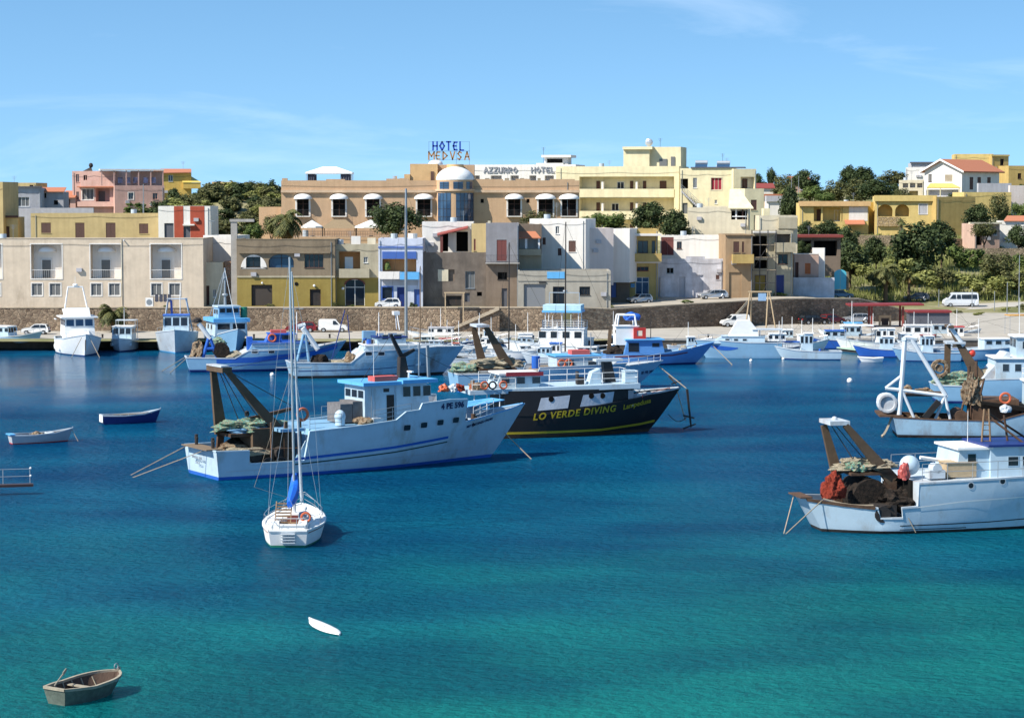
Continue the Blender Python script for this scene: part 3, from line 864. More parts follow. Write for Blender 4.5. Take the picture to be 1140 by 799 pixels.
# ------------------------------------------------------------------ the town
P_BEIGE = plaster('beige', (0.64, 0.535, 0.41), 0.2, (0.27, 0.21, 0.15))
P_CREAM = plaster('cream', (0.74, 0.66, 0.43), 0.08, (0.5, 0.42, 0.28))
P_CREAM2 = plaster('pale cream', (0.66, 0.59, 0.44), 0.2, (0.4, 0.33, 0.24))
P_WHITE = plaster('white', (0.76, 0.73, 0.68), 0.12, (0.5, 0.45, 0.38), 0.06)
P_WHITE2 = plaster('pinkish white', (0.66, 0.58, 0.54), 0.12, (0.5, 0.42, 0.36), 0.06)
P_SANDY = plaster('sandy yellow', (0.52, 0.40, 0.20), 0.25, (0.36, 0.27, 0.15))
P_OLIVE = plaster('olive brown', (0.24, 0.19, 0.13), 0.35, (0.11, 0.085, 0.06))
P_MUSTARD = plaster('mustard', (0.30, 0.225, 0.065), 0.35, (0.2, 0.14, 0.03))
P_GREYCREAM = plaster('grey cream', (0.42, 0.375, 0.27), 0.25, (0.25, 0.21, 0.15))
P_BLUEWHITE = plaster('bluish white', (0.58, 0.62, 0.72), 0.2, (0.36, 0.38, 0.42))
P_RUIN = plaster('bare masonry', (0.20, 0.165, 0.135), 0.65, (0.10, 0.085, 0.075), 0.35)
P_TOWER = plaster('grey render', (0.27, 0.265, 0.28), 0.35, (0.20, 0.175, 0.155))
P_GARAGE = plaster('grey beige', (0.38, 0.355, 0.30), 0.25, (0.26, 0.23, 0.19))
P_BROWN = plaster('brown', (0.22, 0.17, 0.13), 0.4, (0.10, 0.075, 0.06))
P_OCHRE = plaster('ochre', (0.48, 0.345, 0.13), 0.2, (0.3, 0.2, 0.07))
P_OCHREBROWN = plaster('ochre brown', (0.36, 0.25, 0.15), 0.3, (0.19, 0.125, 0.07))
P_WORN = plaster('worn whitewash', (0.60, 0.60, 0.64), 0.62, (0.30, 0.27, 0.26), 0.25)
P_TERRA = plaster('terracotta', (0.54, 0.365, 0.225), 0.04, (0.32, 0.19, 0.12), 0.08)
P_PEACH = plaster('peach', (0.64, 0.42, 0.21), 0.08, (0.5, 0.32, 0.17))
P_PINK = plaster('pink', (0.60, 0.38, 0.32), 0.12, (0.45, 0.25, 0.2))
P_YELLOW = plaster('yellow', (0.60, 0.42, 0.12), 0.08, (0.45, 0.3, 0.06))
P_VILLA = plaster('villa yellow', (0.63, 0.48, 0.19), 0.08, (0.5, 0.36, 0.12))
P_GREY = plaster('cool grey', (0.44, 0.44, 0.47), 0.2, (0.3, 0.29, 0.3))
P_REDSTRIPE = plaster('brick red', (0.40, 0.085, 0.05), 0.1, (0.3, 0.07, 0.05))
P_PALEPINK = plaster('pale pink', (0.52, 0.36, 0.29), 0.25, (0.36, 0.26, 0.2))
P_ORANGE = plaster('orange', (0.48, 0.24, 0.10), 0.1)
BLUEPAINT = paint('shop blue', (0.06, 0.13, 0.40))
IRON = mat('wrought iron', (0.05, 0.05, 0.055), 0.6, 0, 0.2, 4)
REDROOF = paint('red sheet', (0.22, 0.03, 0.03), 0.2, (0.2, 0.05, 0.04), 0.6)
DULLRED = paint('dull red canopy', (0.24, 0.05, 0.04), 0.15, (0.12, 0.04, 0.03), 0.7)
TURQ = paint('turquoise', (0.10, 0.48, 0.62), 0.1)
SLATE = mat('slate sheet', (0.10, 0.105, 0.125), 0.7, 0, 0.15, 0.8)

def tank(b, x0, y0, x1, y1, off, m_, cyl=False):
    u0, z0, u1, z1 = b.rect(x0, y0, x1, y1, off); r = (u1 - u0) / 2
    m = MB()
    if cyl: m.tube(((u0 + u1) / 2, off + r, z0 - 0.3), ((u0 + u1) / 2, off + r, z1), r, n=14)
    else: m.box(u0, u1, off, off + 1.2, z0 - 0.3, z1)
    return m.build('water_tank', m_, b.root)
def solar_heater(b, x0, y0, x1, y1, off):
    u0, z0, u1, z1 = b.rect(x0, y0, x1, y1, off); r = (z1 - z0) * 0.3
    m = MB(); m.tube((u0, off + 0.5, z1 - r), (u1, off + 0.5, z1 - r), r, n=12)
    o = m.build('solar_heater', ALU, b.root)
    m = MB(); m.prism([(u0, off - 0.8, z0 - 0.2), (u1, off - 0.8, z0 - 0.2), (u1, off + 0.4, z1 - r * 1.4), (u0, off + 0.4, z1 - r * 1.4)], (0, 0.05, 0.06))
    m.build('panel', BLUEGLASS, o)
    m = MB()
    for u in (u0 + 0.2, u1 - 0.2): m.tube((u, off + 0.5, z0 - 0.5), (u, off + 0.5, z1 - 2 * r), 0.04)
    m.build('stand', IRON, o)
def antenna(b, px, y0, y1, off=2.0):
    u, z0 = b.L(px, y1, off); _, z1 = b.L(px, y0, off)
    m = MB(); m.tube((u, off, z0 - 0.3), (u, off, z1), 0.035, n=5)
    for k in range(4): m.tube((u - 0.4 + 0.05 * k, off, z1 - 0.1 - 0.16 * k), (u + 0.4 - 0.05 * k, off, z1 - 0.1 - 0.16 * k), 0.015, n=4)
    m.build('antenna', IRON, b.root)
def lamp_part(b, px, py, s=0.16):
    u, z = b.L(px, py)
    m = MB(); m.sphere((u, -0.22, z), s, nu=8, nv=5); m.tube((u, 0, z + 0.1), (u, -0.2, z + 0.1), 0.03, n=4)
    m.build('wall_lamp', WHITE, b.root)

# --- row along the street above the wall
b = Bld('terraced_building', 'long beige two storey terrace with white recessed balconies above the stone wall', 329, -70, 226, 266, 341, 12, P_BEIGE, 0, 'building', coping=COPING)
for x in (-32, 35, 101, 168):
    b.niche(x, 272, x + 33.5, 310, 1.7, P_WHITE)
    b.door(x + 11.5, 288.5, x + 22.5, 309.3, GREYSHUT, 1.62, WHITE)
    b.awning(x + 7, 273.5, x + 28, 279.5, 1.0, WHITE, 1.55)
    u0, z0, u1, z1 = b.rect(x, 300.5, x + 33.5, 310)
    m = MB()
    for k in range(15): u = u0 + (u1 - u0) * (k + .5) / 15; m.tube((u, 0.06, z0), (u, 0.06, z1), 0.012, n=4)
    m.tube((u0, 0.06, z1), (u1, 0.06, z1), 0.03, n=5)
    m.build('railing', WHITE, b.root)
    m = MB(); q = 0.16      # pale surround of the recess
    uu0, zz0, uu1, zz1 = b.rect(x, 272, x + 33.5, 310)
    m.box(uu0 - q, uu0, -0.04, 0.05, zz0 - q, zz1 + q); m.box(uu1, uu1 + q, -0.04, 0.05, zz0 - q, zz1 + q); m.box(uu0, uu1, -0.04, 0.05, zz1, zz1 + q); m.box(uu0, uu1, -0.06, 0.05, zz0 - q, zz0)
    m.build('recess_trim', P_WHITE, b.root)
    for (a, c) in ((0.5, 12), (20.5, 32.5)):
        b.win(x + a, 315.5, x + c, 329, WHITE, GREYSHUT, 0.12, 2, sur=P_WHITE)
m = MB(); u, z = b.L(136, 340); m.tube((u, -0.08, z), (u, -0.08, b.H), 0.05); m.build('drainpipe', P_CREAM2, b.root)
u, z = b.L(138, 268); m = MB(); m.tube((u, -0.4, z), (u, 0, z + 0.1), 0.09); m.build('roof_spout', WHITE, b.root)
b.done()

b = Bld('house', 'small pale house with a brown door tucked beside the long beige terrace', 332, 222, 248, 292, 341, 5, P_CREAM2, 0)
b.door(222.6, 318, 233, 340, SHUT); b.win(237, 322, 240.5, 331, WHITE, GLASS); b.done()
b = Bld('house', 'plain white block with no windows behind the pale little house', 340, 227, 263, 262, 341, 7, P_WHITE, -10, down=4); b.done()
b = Bld('brick_annex', 'narrow pinkish masonry annex with a stepped face beside the olive house', 333, 250, 263.5, 291, 341, 3, stone_mat('pink stone', (0.36, 0.2, 0.13), (0.5, 0.33, 0.24), (0.45, 0.36, 0.28), 1.6), 0, 'annex')
b.done()
p0, p1 = at(258, 341, 331), at(264, 247, 331)
t = empty('gate_pillar', ((p0.x + p1.x) / 2, 331, p0.z), 0, 'tall concrete pillar with a slab beam on top left of the olive house', 'pillar')
w = (p1.x - p0.x) / 2; h = p1.z - p0.z
MB().box(-w, w, -0.35, 0.35, -1.5, h).build('shaft', CONC, t)
MB().box(-w - 0.15, at(283, 247, 331).x - t.location.x, -0.45, 0.45, h + 0.003, h + 0.4).build('beam', CONC, t)

b = Bld('house', 'olive brown house with an arched window above a mustard yellow ground floor', 330, 264, 373, 267, 341, 9, P_OLIVE, 0, split=(P_MUSTARD, 308), coping=P_OLIVE)
b.win(274, 286, 290, 297.5, DARKSTEEL, GLASS, 0.2, 2)
u0, z0, u1, z1 = b.rect(268, 283.5, 297, 299)
m = MB(); c = (u0 + u1) / 2; w = (u1 - u0) / 2; h = z1 - z0
wu0, wz0, wu1, wz1 = b.rect(274, 286, 290, 297.5)
def arc_sur(m, c, w, z0, h, hole, y0, y1, n=12):
    pts = [(c - w * math.cos(math.pi * k / n), z0 + h * math.sin(math.pi * k / n)) for k in range(n + 1)]
    for a, d in zip(pts[:-1], pts[1:]):
        for sgn in (0,):
            cl = lambda p: (min(max(p[0], hole[0]), hole[2]), min(max(p[1], hole[1]), hole[3]))
            e, f = cl(a), cl(d)
            m.add([(a[0], y0, a[1]), (d[0], y0, d[1]), (f[0], y0, f[1]), (e[0], y0, e[1]), (a[0], y1, a[1]), (d[0], y1, d[1]), (f[0], y1, f[1]), (e[0], y1, e[1])],
                  [(0, 1, 2, 3), (4, 5, 6, 7), (0, 1, 5, 4), (2, 3, 7, 6)])
    m.box(c - w, hole[0], y0, y1, z0, hole[1]); m.box(hole[2], c + w, y0, y1, z0, hole[1]); m.box(hole[0], hole[2], y0, y1, z0, hole[1])
arc_sur(m, c, w, z0, h, (wu0, wz0, wu1, wz1), -0.06, -0.003)
m.build('window_surround', P_WHITE, b.root)
b.door(299, 283, 327, 298, BLUEGLASS, 0, DARKSTEEL, 0.5, arch=True, glazed=True)
b.win(339, 283, 360, 298, SHUT, GLASS, 0.2, 4)
b.slab('string_course', 264, 307, 373, 309, 0.1, P_GREYCREAM)
b.slab('ledge', 266, 280, 368, 282, 0.35, P_OLIVE)
b.door(280, 317, 303, 340.5, DKROLLER, 0, DARKSTEEL, 0.3); b.door(345, 322, 357, 340.5, DARKSTEEL, 0, SHUT, 0.25)
u, z = b.L(330, 316); MB().tube((u, -0.02, z), (u, -0.05, z), 0.28, n=14).build('vent', DARK, b.root)
lamp_part(b, 292, 315); lamp_part(b, 350, 318, 0.2); b.done()

b = Bld('house', 'cream house with a recessed orange loggia over an arched glass shopfront', 331, 372, 425, 272, 341, 8, P_GREYCREAM, 0, split=(P_MUSTARD, 309))
b.niche(377, 280, 401, 300, 1.8, P_ORANGE); b.door(384, 286, 393, 299.6, WHITE, 1.72, WHITE, glazed=True)
b.win(405, 286, 409.5, 292.5, WHITE, GLASS); b.balcony(378, 299, 411.5, 309, 1.1, P_GREYCREAM)
b.door(384, 311, 406, 340.5, GLASS, 0, WHITE, 0.4, arch=0.5, glazed=True)
u0, z0, u1, z1 = b.rect(383, 310, 407, 317); 
m = MB()
for k in range(10):
    a0 = math.pi * k / 10; a1 = math.pi * (k + 1) / 10; c = (u0 + u1) / 2; w = (u1 - u0) / 2; h = (z1 - z0)
    f = lambda a, s_: (c - w * s_ * math.cos(a), z0 + h * s_ * math.sin(a))
    q = [f(a0, 1), f(a1, 1), f(a1, 0.86), f(a0, 0.86)]
    m.prism([(x, -0.07, z) for x, z in q], (0, 0.065, 0))
m.build('arch_trim', SHUTRED, b.root)
tank(b, 391, 263, 401, 272, 2, P_WHITE); tank(b, 409, 265, 418, 272, 2, P_CREAM2); lamp_part(b, 382, 321, 0.22); b.done()

b = Bld('shop_house', 'white and blue two storey shop house with a blue fascia, left of the ruined masonry', 330.5, 421.5, 470.5, 265.5, 343, 9, P_BLUEWHITE, 0, 'shop')
b.panel('fascia', 425.5, 280, 463.5, 288, BLUEPAINT, 0.1)
b.niche(425.5, 288.3, 463.5, 303, 1.6, P_ORANGE)
b.balcony(423, 302, 445, 310.5, 0.9, P_WHITE); b.balcony(445.4, 302.5, 467, 311, 0.9, SKYBLUE)
b.slab('cornice', 421, 274.5, 471, 276, 0.15, BLUEPAINT)
b.panel('sign_board', 426, 311.5, 465, 317.5, P_GREY, 0.06)
b.win(425.5, 319.5, 437, 333, WHITE, GLASS, 0.15, 1, sur=BLUEPAINT); b.door(442, 319.5, 453.5, 342, NAVY, 0, BLUEPAINT); b.door(461, 322, 467.5, 342, BLUEPAINT, 0, BLUEPAINT)
tank(b, 454, 260, 464.5, 266, 2, P_WHITE, True)
u0, z0, u1, z1 = b.rect(428, 290, 433, 302.5)
MB().lump((u0 + 0.4, 0.5, z0 + 0.6), 0.45, 0.4, 0.8, 3).build('potted_plant', LEAF_MID, b.root)
b.done()

b = Bld('ruined_house', 'roofless grey brown masonry ruin with boarded openings and stained walls', 332, 470.5, 541, 281, 343, 8, P_RUIN, 0, 'ruin', roof=False)
b.win(518, 302, 528.5, 321, GREYPOLE, GREYSHUT, 0.25, 2); b.niche(531, 325, 536.5, 329.5, 0.5, DARK)
b.panel('patch', 487.5, 300, 499, 313, P_CREAM2, 0.03); b.niche(499.5, 300, 506, 313, 0.4, P_BROWN); b.door(496, 329, 514, 343, DARKSTEEL, 0, P_RUIN, 0.3); b.door(517.5, 326, 523, 336, SLATE, 0, SLATE, 0.2)
b.done()
b = Bld('tower_house', 'narrow tall grey house with a red brown door onto an iron balcony', 331, 541, 577.5, 248.5, 343, 8, P_TOWER, 0, split=(P_BROWN, 293))
b.shut(553, 267, 564, 290.5, SHUTRED); b.balcony(540.5, 284, 578.5, 293.5, 1.0, CONC, IRON); b.win(554, 303, 564.5, 311, DARKSTEEL, DARK, 0.3, 2); b.door(558.5, 321, 564.5, 343, SLATE)
b.box('chimney', 543, 246, 546, 249, 1, 2, P_CREAM2)
b.done()
b = Bld('house', 'white house with a dull red sloping porch canopy behind the ruin', 339, 470, 527, 247, 285, 7, P_WHITE, 0, down=3)
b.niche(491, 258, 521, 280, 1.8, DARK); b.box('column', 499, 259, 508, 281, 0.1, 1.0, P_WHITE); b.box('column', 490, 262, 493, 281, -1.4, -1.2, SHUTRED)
u0, z0 = b.L(487, 262.5); u1, z1 = b.L(521, 254.5)
m = MB(); m.prism([(u0, -1.5, z0), (u1, -1.5, z1), (u1, 0, z1 + 0.3), (u0, 0, z0 + 0.3)], (0, 0, 0.14)); m.build('porch_canopy', DULLRED, b.root); b.done()
b = Bld('house', 'thin sand coloured wall block joined to the left of the grey tower house', 335, 525, 541.5, 249, 285, 5, P_SANDY, -6, down=3); b.shut(527.5, 266, 529.5, 279, SHUTRED); b.done()
b = Bld('house', 'little house with an orange tiled veranda right of the grey tower house', 337, 577, 603, 249.5, 302, 7, P_BROWN, 0, split=(P_GREYCREAM, 283), down=2)
b.niche(578, 264, 601.5, 277, 1.6, P_WHITE); b.box('column', 584.5, 264, 587, 277, -0.9, -0.7, WHITE); b.box('column', 599, 264, 601, 277, -0.9, -0.7, WHITE)
u0, z0, u1, z1 = b.rect(576.5, 258.5, 602, 265.5)
MB().prism([(u0, -1.2, z0), (u1, -1.2, z0), (u1 - 0.8, 0, z1), (u0, 0, z1)], (0, 0.0, 0.14)).build('tiled_roof', TILE, b.root)
b.balcony(577, 277, 602.5, 284, 1.1, P_GREYCREAM); b.done()

b = Bld('garage', 'low grey beige workshop with a grey roller shutter and a small barred window', 326, 576.5, 680, 301.5, 345, 9, P_GARAGE, 0, 'workshop')
b.door(583, 316, 608, 344, ROLLER, 0, P_GARAGE, 0.25); b.door(615.5, 319, 628.5, 344, GLASS, 0, DARKSTEEL, 0.25, glazed=True); b.win(645, 319, 657, 328.5, DARKSTEEL, GLASS, 0.2, 4)
b.panel('sign_board', 609, 302.5, 628.5, 310, SKYBLUE, 0.12); b.slab('string_course', 576.5, 311.5, 680, 312.8, 0.08, P_GARAGE)
b.slab('lintel', 600, 313.5, 608, 315, 0.12, DARKSTEEL); b.done()
b = Bld('house', 'bright white cubic house with a brown shuttered window above the grey workshop', 343, 589.5, 652, 243.5, 302, 8, P_WHITE, -13, down=2)
b.win(618.5, 252, 622.5, 260.5, WHITE, GLASS); b.shut(633, 268, 641, 280.5); b.shut(621, 276.5, 625, 284.5); b.shut(604, 264.5, 607.5, 272.5); b.done()
b = Bld('house', 'windowless pinkish white house between the cubic white house and a lit white wall', 344, 649, 683, 254, 303, 8, P_WHITE2, 9, down=2); b.done()
b = Bld('house', 'blank sunlit white house wall left of the narrow ochre house', 349, 681, 701, 254.5, 300, 6, P_WHITE, -16, down=2); b.done()
b = Bld('store_room', 'dark brown masonry store with an arched blue door left of the narrow ochre house', 350, 667, 701, 293, 338, 6, P_BROWN, 0, 'store')
b.door(680, 308, 686.5, 331, BLUEPAINT, 0, SLATE, 0.2, arch=True); b.done()
b = Bld('house', 'narrow ochre yellow house with a balcony and a white canopy slab', 353, 698.5, 732.5, 255, 337, 9, P_OCHRE, 0)
b.slab('canopy_slab', 703.5, 260, 736, 262.5, 1.2, P_WHITE); b.win(710, 268, 721.5, 282, SHUT, GLASS, 0.2, 2); b.win(725.5, 268, 729.5, 282, SHUT, GLASS, 0.2, 1)
b.balcony(706, 282, 736, 291, 1.3, P_OCHRE); b.slab('string_course', 703, 291.3, 736, 293, 0.4, P_WHITE); b.win(709, 297, 722, 301.5, SHUTRED, GLASS, 0.15, 3)
b.door(707.5, 308.5, 722.5, 327, BLUEGLASS, 0, WHITE, 0.25, glazed=True); b.panel('sign_board', 702, 315.5, 706.5, 320, SKYBLUE, 0.06)
u0, z0, u1, z1 = b.rect(703.5, 267, 709, 272); MB().box(u0, u1, -0.35, -0.003, z0, z1).build('air_conditioner', P_GREY, b.root); b.done()
b = Bld('house', 'low worn whitewashed house with peeling walls behind the parked cars', 356, 731.5, 806.5, 288, 335, 8, P_WORN, 0)
b.win(742, 298, 750, 304.5, GREYPOLE, DARK); b.door(756, 308, 763, 332, P_GREY); b.door(772, 306, 783, 332, P_WORN); b.shut(797, 306, 801, 311)
b.box('parapet_block', 764, 285.5, 785, 289, 0.1, 1.2, P_WORN); b.box('buttress', 735, 309, 740, 334, -0.3, 0.1, P_WORN); b.done()
b = Bld('house', 'sunlit white wall block with a brown timber shed door above the worn whitewashed house', 363, 735, 807.5, 262, 292, 7, P_WHITE, -9, down=3)
b.shut(736, 264, 750, 284, SHUTRED); b.win(753.5, 269, 759, 277, SHUT, GLASS); b.done()
b = Bld('house', 'ochre brown house with a boxy balcony beside the scaffolded house', 353, 807.5, 838, 261, 332, 9, P_OCHREBROWN, 2)
b.shut(816.5, 269, 823, 281, SHUT); b.shut(826, 269, 828.5, 281, SHUT); b.balcony(814.5, 283, 838, 293, 1.3, P_OCHRE); b.door(811.5, 303, 825.5, 331, P_OCHREBROWN); b.slab('cornice', 807, 260.5, 838.5, 262, 0.25, P_OCHREBROWN); b.done()
b = Bld('house', 'unfinished grey cream house behind scaffolding with dark window openings', 356, 836.5, 883, 257, 329, 9, P_GREYCREAM, 0)
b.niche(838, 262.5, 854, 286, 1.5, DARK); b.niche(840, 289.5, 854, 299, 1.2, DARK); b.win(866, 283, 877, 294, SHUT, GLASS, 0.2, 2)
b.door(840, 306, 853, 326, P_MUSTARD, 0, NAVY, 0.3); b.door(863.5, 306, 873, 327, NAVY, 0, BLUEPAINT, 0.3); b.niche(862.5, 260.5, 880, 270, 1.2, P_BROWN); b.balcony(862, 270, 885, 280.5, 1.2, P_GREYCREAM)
b.slab('canopy_slab', 838, 257.5, 863, 259.5, 1.4, P_WHITE); b.done()
b = Bld('house', 'cream house with a white box balcony above the unfinished scaffolded house', 367, 845, 888, 240, 262, 8, P_CREAM2, 0, down=5)
b.balcony(866, 242, 886.5, 254.5, 1.2, P_GREYCREAM); b.box('chimney_block', 850, 232, 857, 241, 1, 4, P_CREAM); b.done()
# scaffolding
p0 = at(836.5, 329, 353.6); p1 = at(864, 256, 353.6)
m = MB(); hh = p1.z - p0.z; ww = p1.x - p0.x
for i in range(4):
    for y in (0, 1.1): m.tube((ww * i / 3, y, 0), (ww * i / 3, y, hh), 0.04, n=5)
for k in range(1, 6):
    for y in (0, 1.1): m.tube((0, y, hh * k / 5.2), (ww, y, hh * k / 5.2), 0.035, n=5)
    m.tube((ww * (k % 3) / 3, 0, hh * (k - 1) / 5.2), (ww * (k % 3 + 1) / 3, 0, hh * k / 5.2), 0.03, n=5)
sc = m.build('scaffolding', IRON, loc=(p0.x, 353.0, p0.z)); ident(sc, 'rusty tube scaffolding standing before the unfinished house', 'scaffolding')
m = MB()
for k in (2, 3, 4): m.box(0, ww, 0.1, 1.0, hh * k / 5.2 + 0.04, hh * k / 5.2 + 0.09)
m.build('plank_deck', PALEWOOD, sc)

b = Bld('house', 'small pale pink house with an orange shutter left of the turquoise garden gate', 363, 883.5, 911.5, 283, 318, 6, P_PALEPINK, 0, coping=P_WHITE)
b.shut(896, 293, 902.5, 305, plaster('orange shutter', (0.42, 0.14, 0.06))); b.door(884.5, 292, 889, 312, SHUT); b.done()
b = Bld('garden_wall', 'grey mottled garden wall below the small pale pink house', 362, 883, 929, 309, 327, 0.5, P_WORN, 0, 'wall', roof=False, parapet=0.1); b.done()
b = Bld('garden_wall', 'short white rendered wall end beside the small pink house', 366, 904, 918, 276, 303, 1.2, P_WHITE, -12, 'wall', roof=False, parapet=0.1); b.done()
b = Bld('shed', 'long dark shed with a thin red roof among the trees', 386, 880, 936, 264, 288, 6, P_BROWN, 0, 'shed', down=3)
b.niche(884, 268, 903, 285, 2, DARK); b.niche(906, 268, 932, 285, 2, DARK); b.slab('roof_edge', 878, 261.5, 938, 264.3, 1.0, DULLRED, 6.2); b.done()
# turquoise gate
p0 = at(928.5, 318, 371); p1 = at(942.5, 300, 371); ww = p1.x - p0.x; hh = p1.z - p0.z
t = empty('garden_gate', (p0.x, 371, p0.z), 0, 'bright turquoise arched garden gate at the foot of the bushes', 'gate')
for k in range(2):
    c0 = ww * k / 2; c1 = ww * (k + 1) / 2; pts = [(c0 + 0.02, 0, -0.6), (c1 - 0.02, 0, -0.6)]
    for j in range(6, -1, -1):
        u = c0 + 0.02 + (c1 - c0 - 0.04) * j / 6
        pts.append((u, 0, hh * (0.72 + 0.28 * math.sqrt(max(0, 1 - ((u - ww / 2) / (ww / 2)) ** 2)))))
    MB().prism(list(pts), (0, 0.1, 0)).build('gate_leaf', TURQ, t)
for x in (-0.35, ww): MB().box(x, x + 0.35, -0.1, 0.3, -0.8, hh * 0.85).build('gate_post', FIELDSTONE, t)
# --- the terracotta hotel with the dome
b = Bld('hotel', 'long terracotta hotel with a white dome, glass drum and lettered roof sign', 392, 313.5, 645, 201, 268, 12, P_TERRA, 0, 'hotel', parapet=0.9, down=2)
HTL = b
CORN = plaster('cornice cream', (0.60, 0.44, 0.30), 0.08)
b.slab('cornice', 313, 211.5, 645.5, 214.5, 0.45, CORN)
for i, (x0, x1) in enumerate(((329, 345.5), (369, 386), (406.5, 424), (463, 481), (564, 581), (598, 617), (624, 643))):
    dx = 1.6
    b.door(x0 + dx, 221.5, x1 - dx, 240.5, DARK, 0, SHUT, 0.35, glazed=True)
    b.panel('window_trim', x0 - 0.2, 219, x0 + dx, 240.5, P_WHITE, 0.1); b.panel('window_trim', x1 - dx, 219, x1 + 0.2, 240.5, P_WHITE, 0.1)
    b.awning(x0 - 2, 215.6, x1 + 2, 221, 1.5, WHITE)
    b.balcony(x0, 233.5, x1, 241.5, 0.6, P_WHITE, IRON)
for x in (358, 362 - 4, 535, 586):
    if x != 358: b.niche(x, 221.5, x + 3.6, 226, 0.3, DARK)
# crenellated parapet blocks
for (x0, x1, y) in ((314, 320, 198.5), (363, 384, 199.5), (430, 455, 199), (528, 560, 199.5), (574, 590, 199.2), (612, 640, 199.5)):
    b.box('parapet_block', x0, y, x1, 201.2, 0.003, 0.5, P_TERRA)
# round drum with tall glass, and the dome
uc, zt = b.L(506.5, 201); rad = (b.L(527.5, 201)[0] - b.L(485.5, 201)[0]) / 2
z_lo = b.L(506, 266)[1]; z_g0 = b.L(506, 250)[1]; z_g1 = b.L(506, 215)[1]; z_u0 = b.L(506, 210.5)[1]; z_u1 = b.L(506, 202.5)[1]; z_d = b.L(506, 200.3)[1]; z_top = b.L(506, 185.5)[1]
m = MB(); m.tube((uc, 0.6, z_lo), (uc, 0.6, z_d), rad, n=28); m.build('drum', P_TERRA, b.root, smooth=True)
m = MB(); m.tube((uc, 0.6, z_u0 - 0.35), (uc, 0.6, z_u0 - 0.05), rad + 0.3, n=28); m.build('drum_cornice', CORN, b.root, smooth=True)
def drum_glass(name, a0, a1, z0, z1, r, pm, n=4):
    m = MB(); vs = []
    for k in range(n + 1):
        a = R(a0 + (a1 - a0) * k / n)
        for rr in (r, r + 0.05):
            for z in (z0, z1): vs.append((uc + rr * math.sin(a), 0.6 - rr * math.cos(a), z))
    fs = []
    for k in range(n):
        o = 4 * k
        fs += [(o + 2, o + 6, o + 7, o + 3), (o + 3, o + 7, o + 5, o + 1), (o, o + 4, o + 6, o + 2)]
    fs += [(0, 2, 3, 1), (4 * n, 4 * n + 1, 4 * n + 3, 4 * n + 2)]
    m.add(vs, fs); o = m.build(name, pm, b.root)
    mb = MB()
    for k in range(1, n):
        a = R(a0 + (a1 - a0) * k / n); mb.box(uc + (r + .05) * math.sin(a) - .03, uc + (r + .05) * math.sin(a) + .03, 0.6 - (r + .1) * math.cos(a), 0.6 - (r + .02) * math.cos(a), z0, z1)
    for j in range(1, 4):
        z = z0 + (z1 - z0) * j / 4
        pts = [(uc + (r + .07) * math.sin(R(a0 + (a1 - a0) * k / 6)), 0.6 - (r + .07) * math.cos(R(a0 + (a1 - a0) * k / 6)), z) for k in range(7)]
        mb.path(pts, 0.025, 4)
    mb.build('glazing_bars', DARKSTEEL, o)
drum_glass('drum_window', -62, -12, z_g0, z_g1, rad, BLUEGLASS); drum_glass('drum_window', 4, 82, z_g0, z_g1, rad, BLUEGLASS, 6)
drum_glass('drum_window', -52, -18, z_u0, z_u1, rad, BLUEGLASS, 2); drum_glass('drum_window', -4, 26, z_u0, z_u1, rad, BLUEGLASS, 2); drum_glass('drum_window', 38, 66, z_u0, z_u1, rad, BLUEGLASS, 2)
m = MB(); m.sphere((uc, 0.6, z_d), rad + 0.05, rad + 0.05, z_top - z_d, 32, 8, 0, 90); m.build('dome', WHITE, b.root, smooth=True)
u0, z0, u1, z1 = b.rect(497, 183, 516, 187.5, 2); m = MB(); m.tube(((u0 + u1) / 2, 3.2, z0 - 1.2), ((u0 + u1) / 2, 3.2, z1), (u1 - u0) / 2, n=18); m.build('dome_lantern', P_PEACH, b.root, smooth=True)
# roof tower behind the drum
b.box('roof_tower', 456.5, 182.5, 487, 203, 1.5, 8, P_PEACH); b.box('roof_tower', 487.2, 183.5, 528, 203, 4.2, 9, P_TERRA); b.box('roof_stair', 450, 194, 456.3, 203, 1.2, 6, P_PEACH); b.box('roof_stair', 445, 198.5, 449.9, 203, 1.2, 6, P_PEACH)  # left tower block in peach: its sunlit look is put into the colour
b.box('roof_door', 479.5, 191, 483, 201, 1.35, 1.49, SHUT)
u0, z0, u1, z1 = b.rect(476.5, 178, 493, 183, 5); m = MB(); m.sphere(((u0 + u1) / 2, 6, z0), (u1 - u0) / 2, None, z1 - z0, 20, 6, 0, 90); m.build('dome', WHITE, b.root, smooth=True)
tank(b, 437, 196, 442, 201, 4, ALU, True)
b.done()
# lettered sign on its frame
p0 = at(477, 182, 399); p1 = at(523, 157.5, 399)
t = empty('roof_sign', (p0.x, 399, p0.z), 0, 'roof sign of open lettering reading HOTEL over MEDVSA above the dome', 'sign')
k = (p1.x - p0.x) / 46.0
m = MB(); stroke_text(m, 'HOTEL', 5.2 * k, 14.6 * k, 5.6 * k, 9.2 * k, 7.5 * k, 1.75 * k, -0.15, 0.15); m.build('lettering', paint('sign blue', (0.02, 0.06, 0.40)), t)
m = MB(); stroke_text(m, 'MEDVSA', 0.4 * k, 4.2 * k, 6.0 * k, 8.6 * k, 8.0 * k, 1.5 * k, -0.15, 0.15); m.build('lettering', paint('sign bronze', (0.34, 0.19, 0.07)), t)
m = MB()
for x in (0.5, 15, 31, 45.5): m.tube((x * k, 0.25, -3), (x * k, 0.25, 24 * k), 0.03, n=4)
for z in (4, 13.3, 14.2, 24): m.tube((0, 0.25, z * k), (46 * k, 0.25, z * k), 0.02, n=4)
m.build('frame', IRON, t)
b = Bld('hotel_wing', 'low terracotta wing at the end of the domed hotel beside the scrub hill', 394, 288.5, 314.5, 230.5, 268, 9, P_TERRA, -4, 'hotel wing', down=2); b.done()
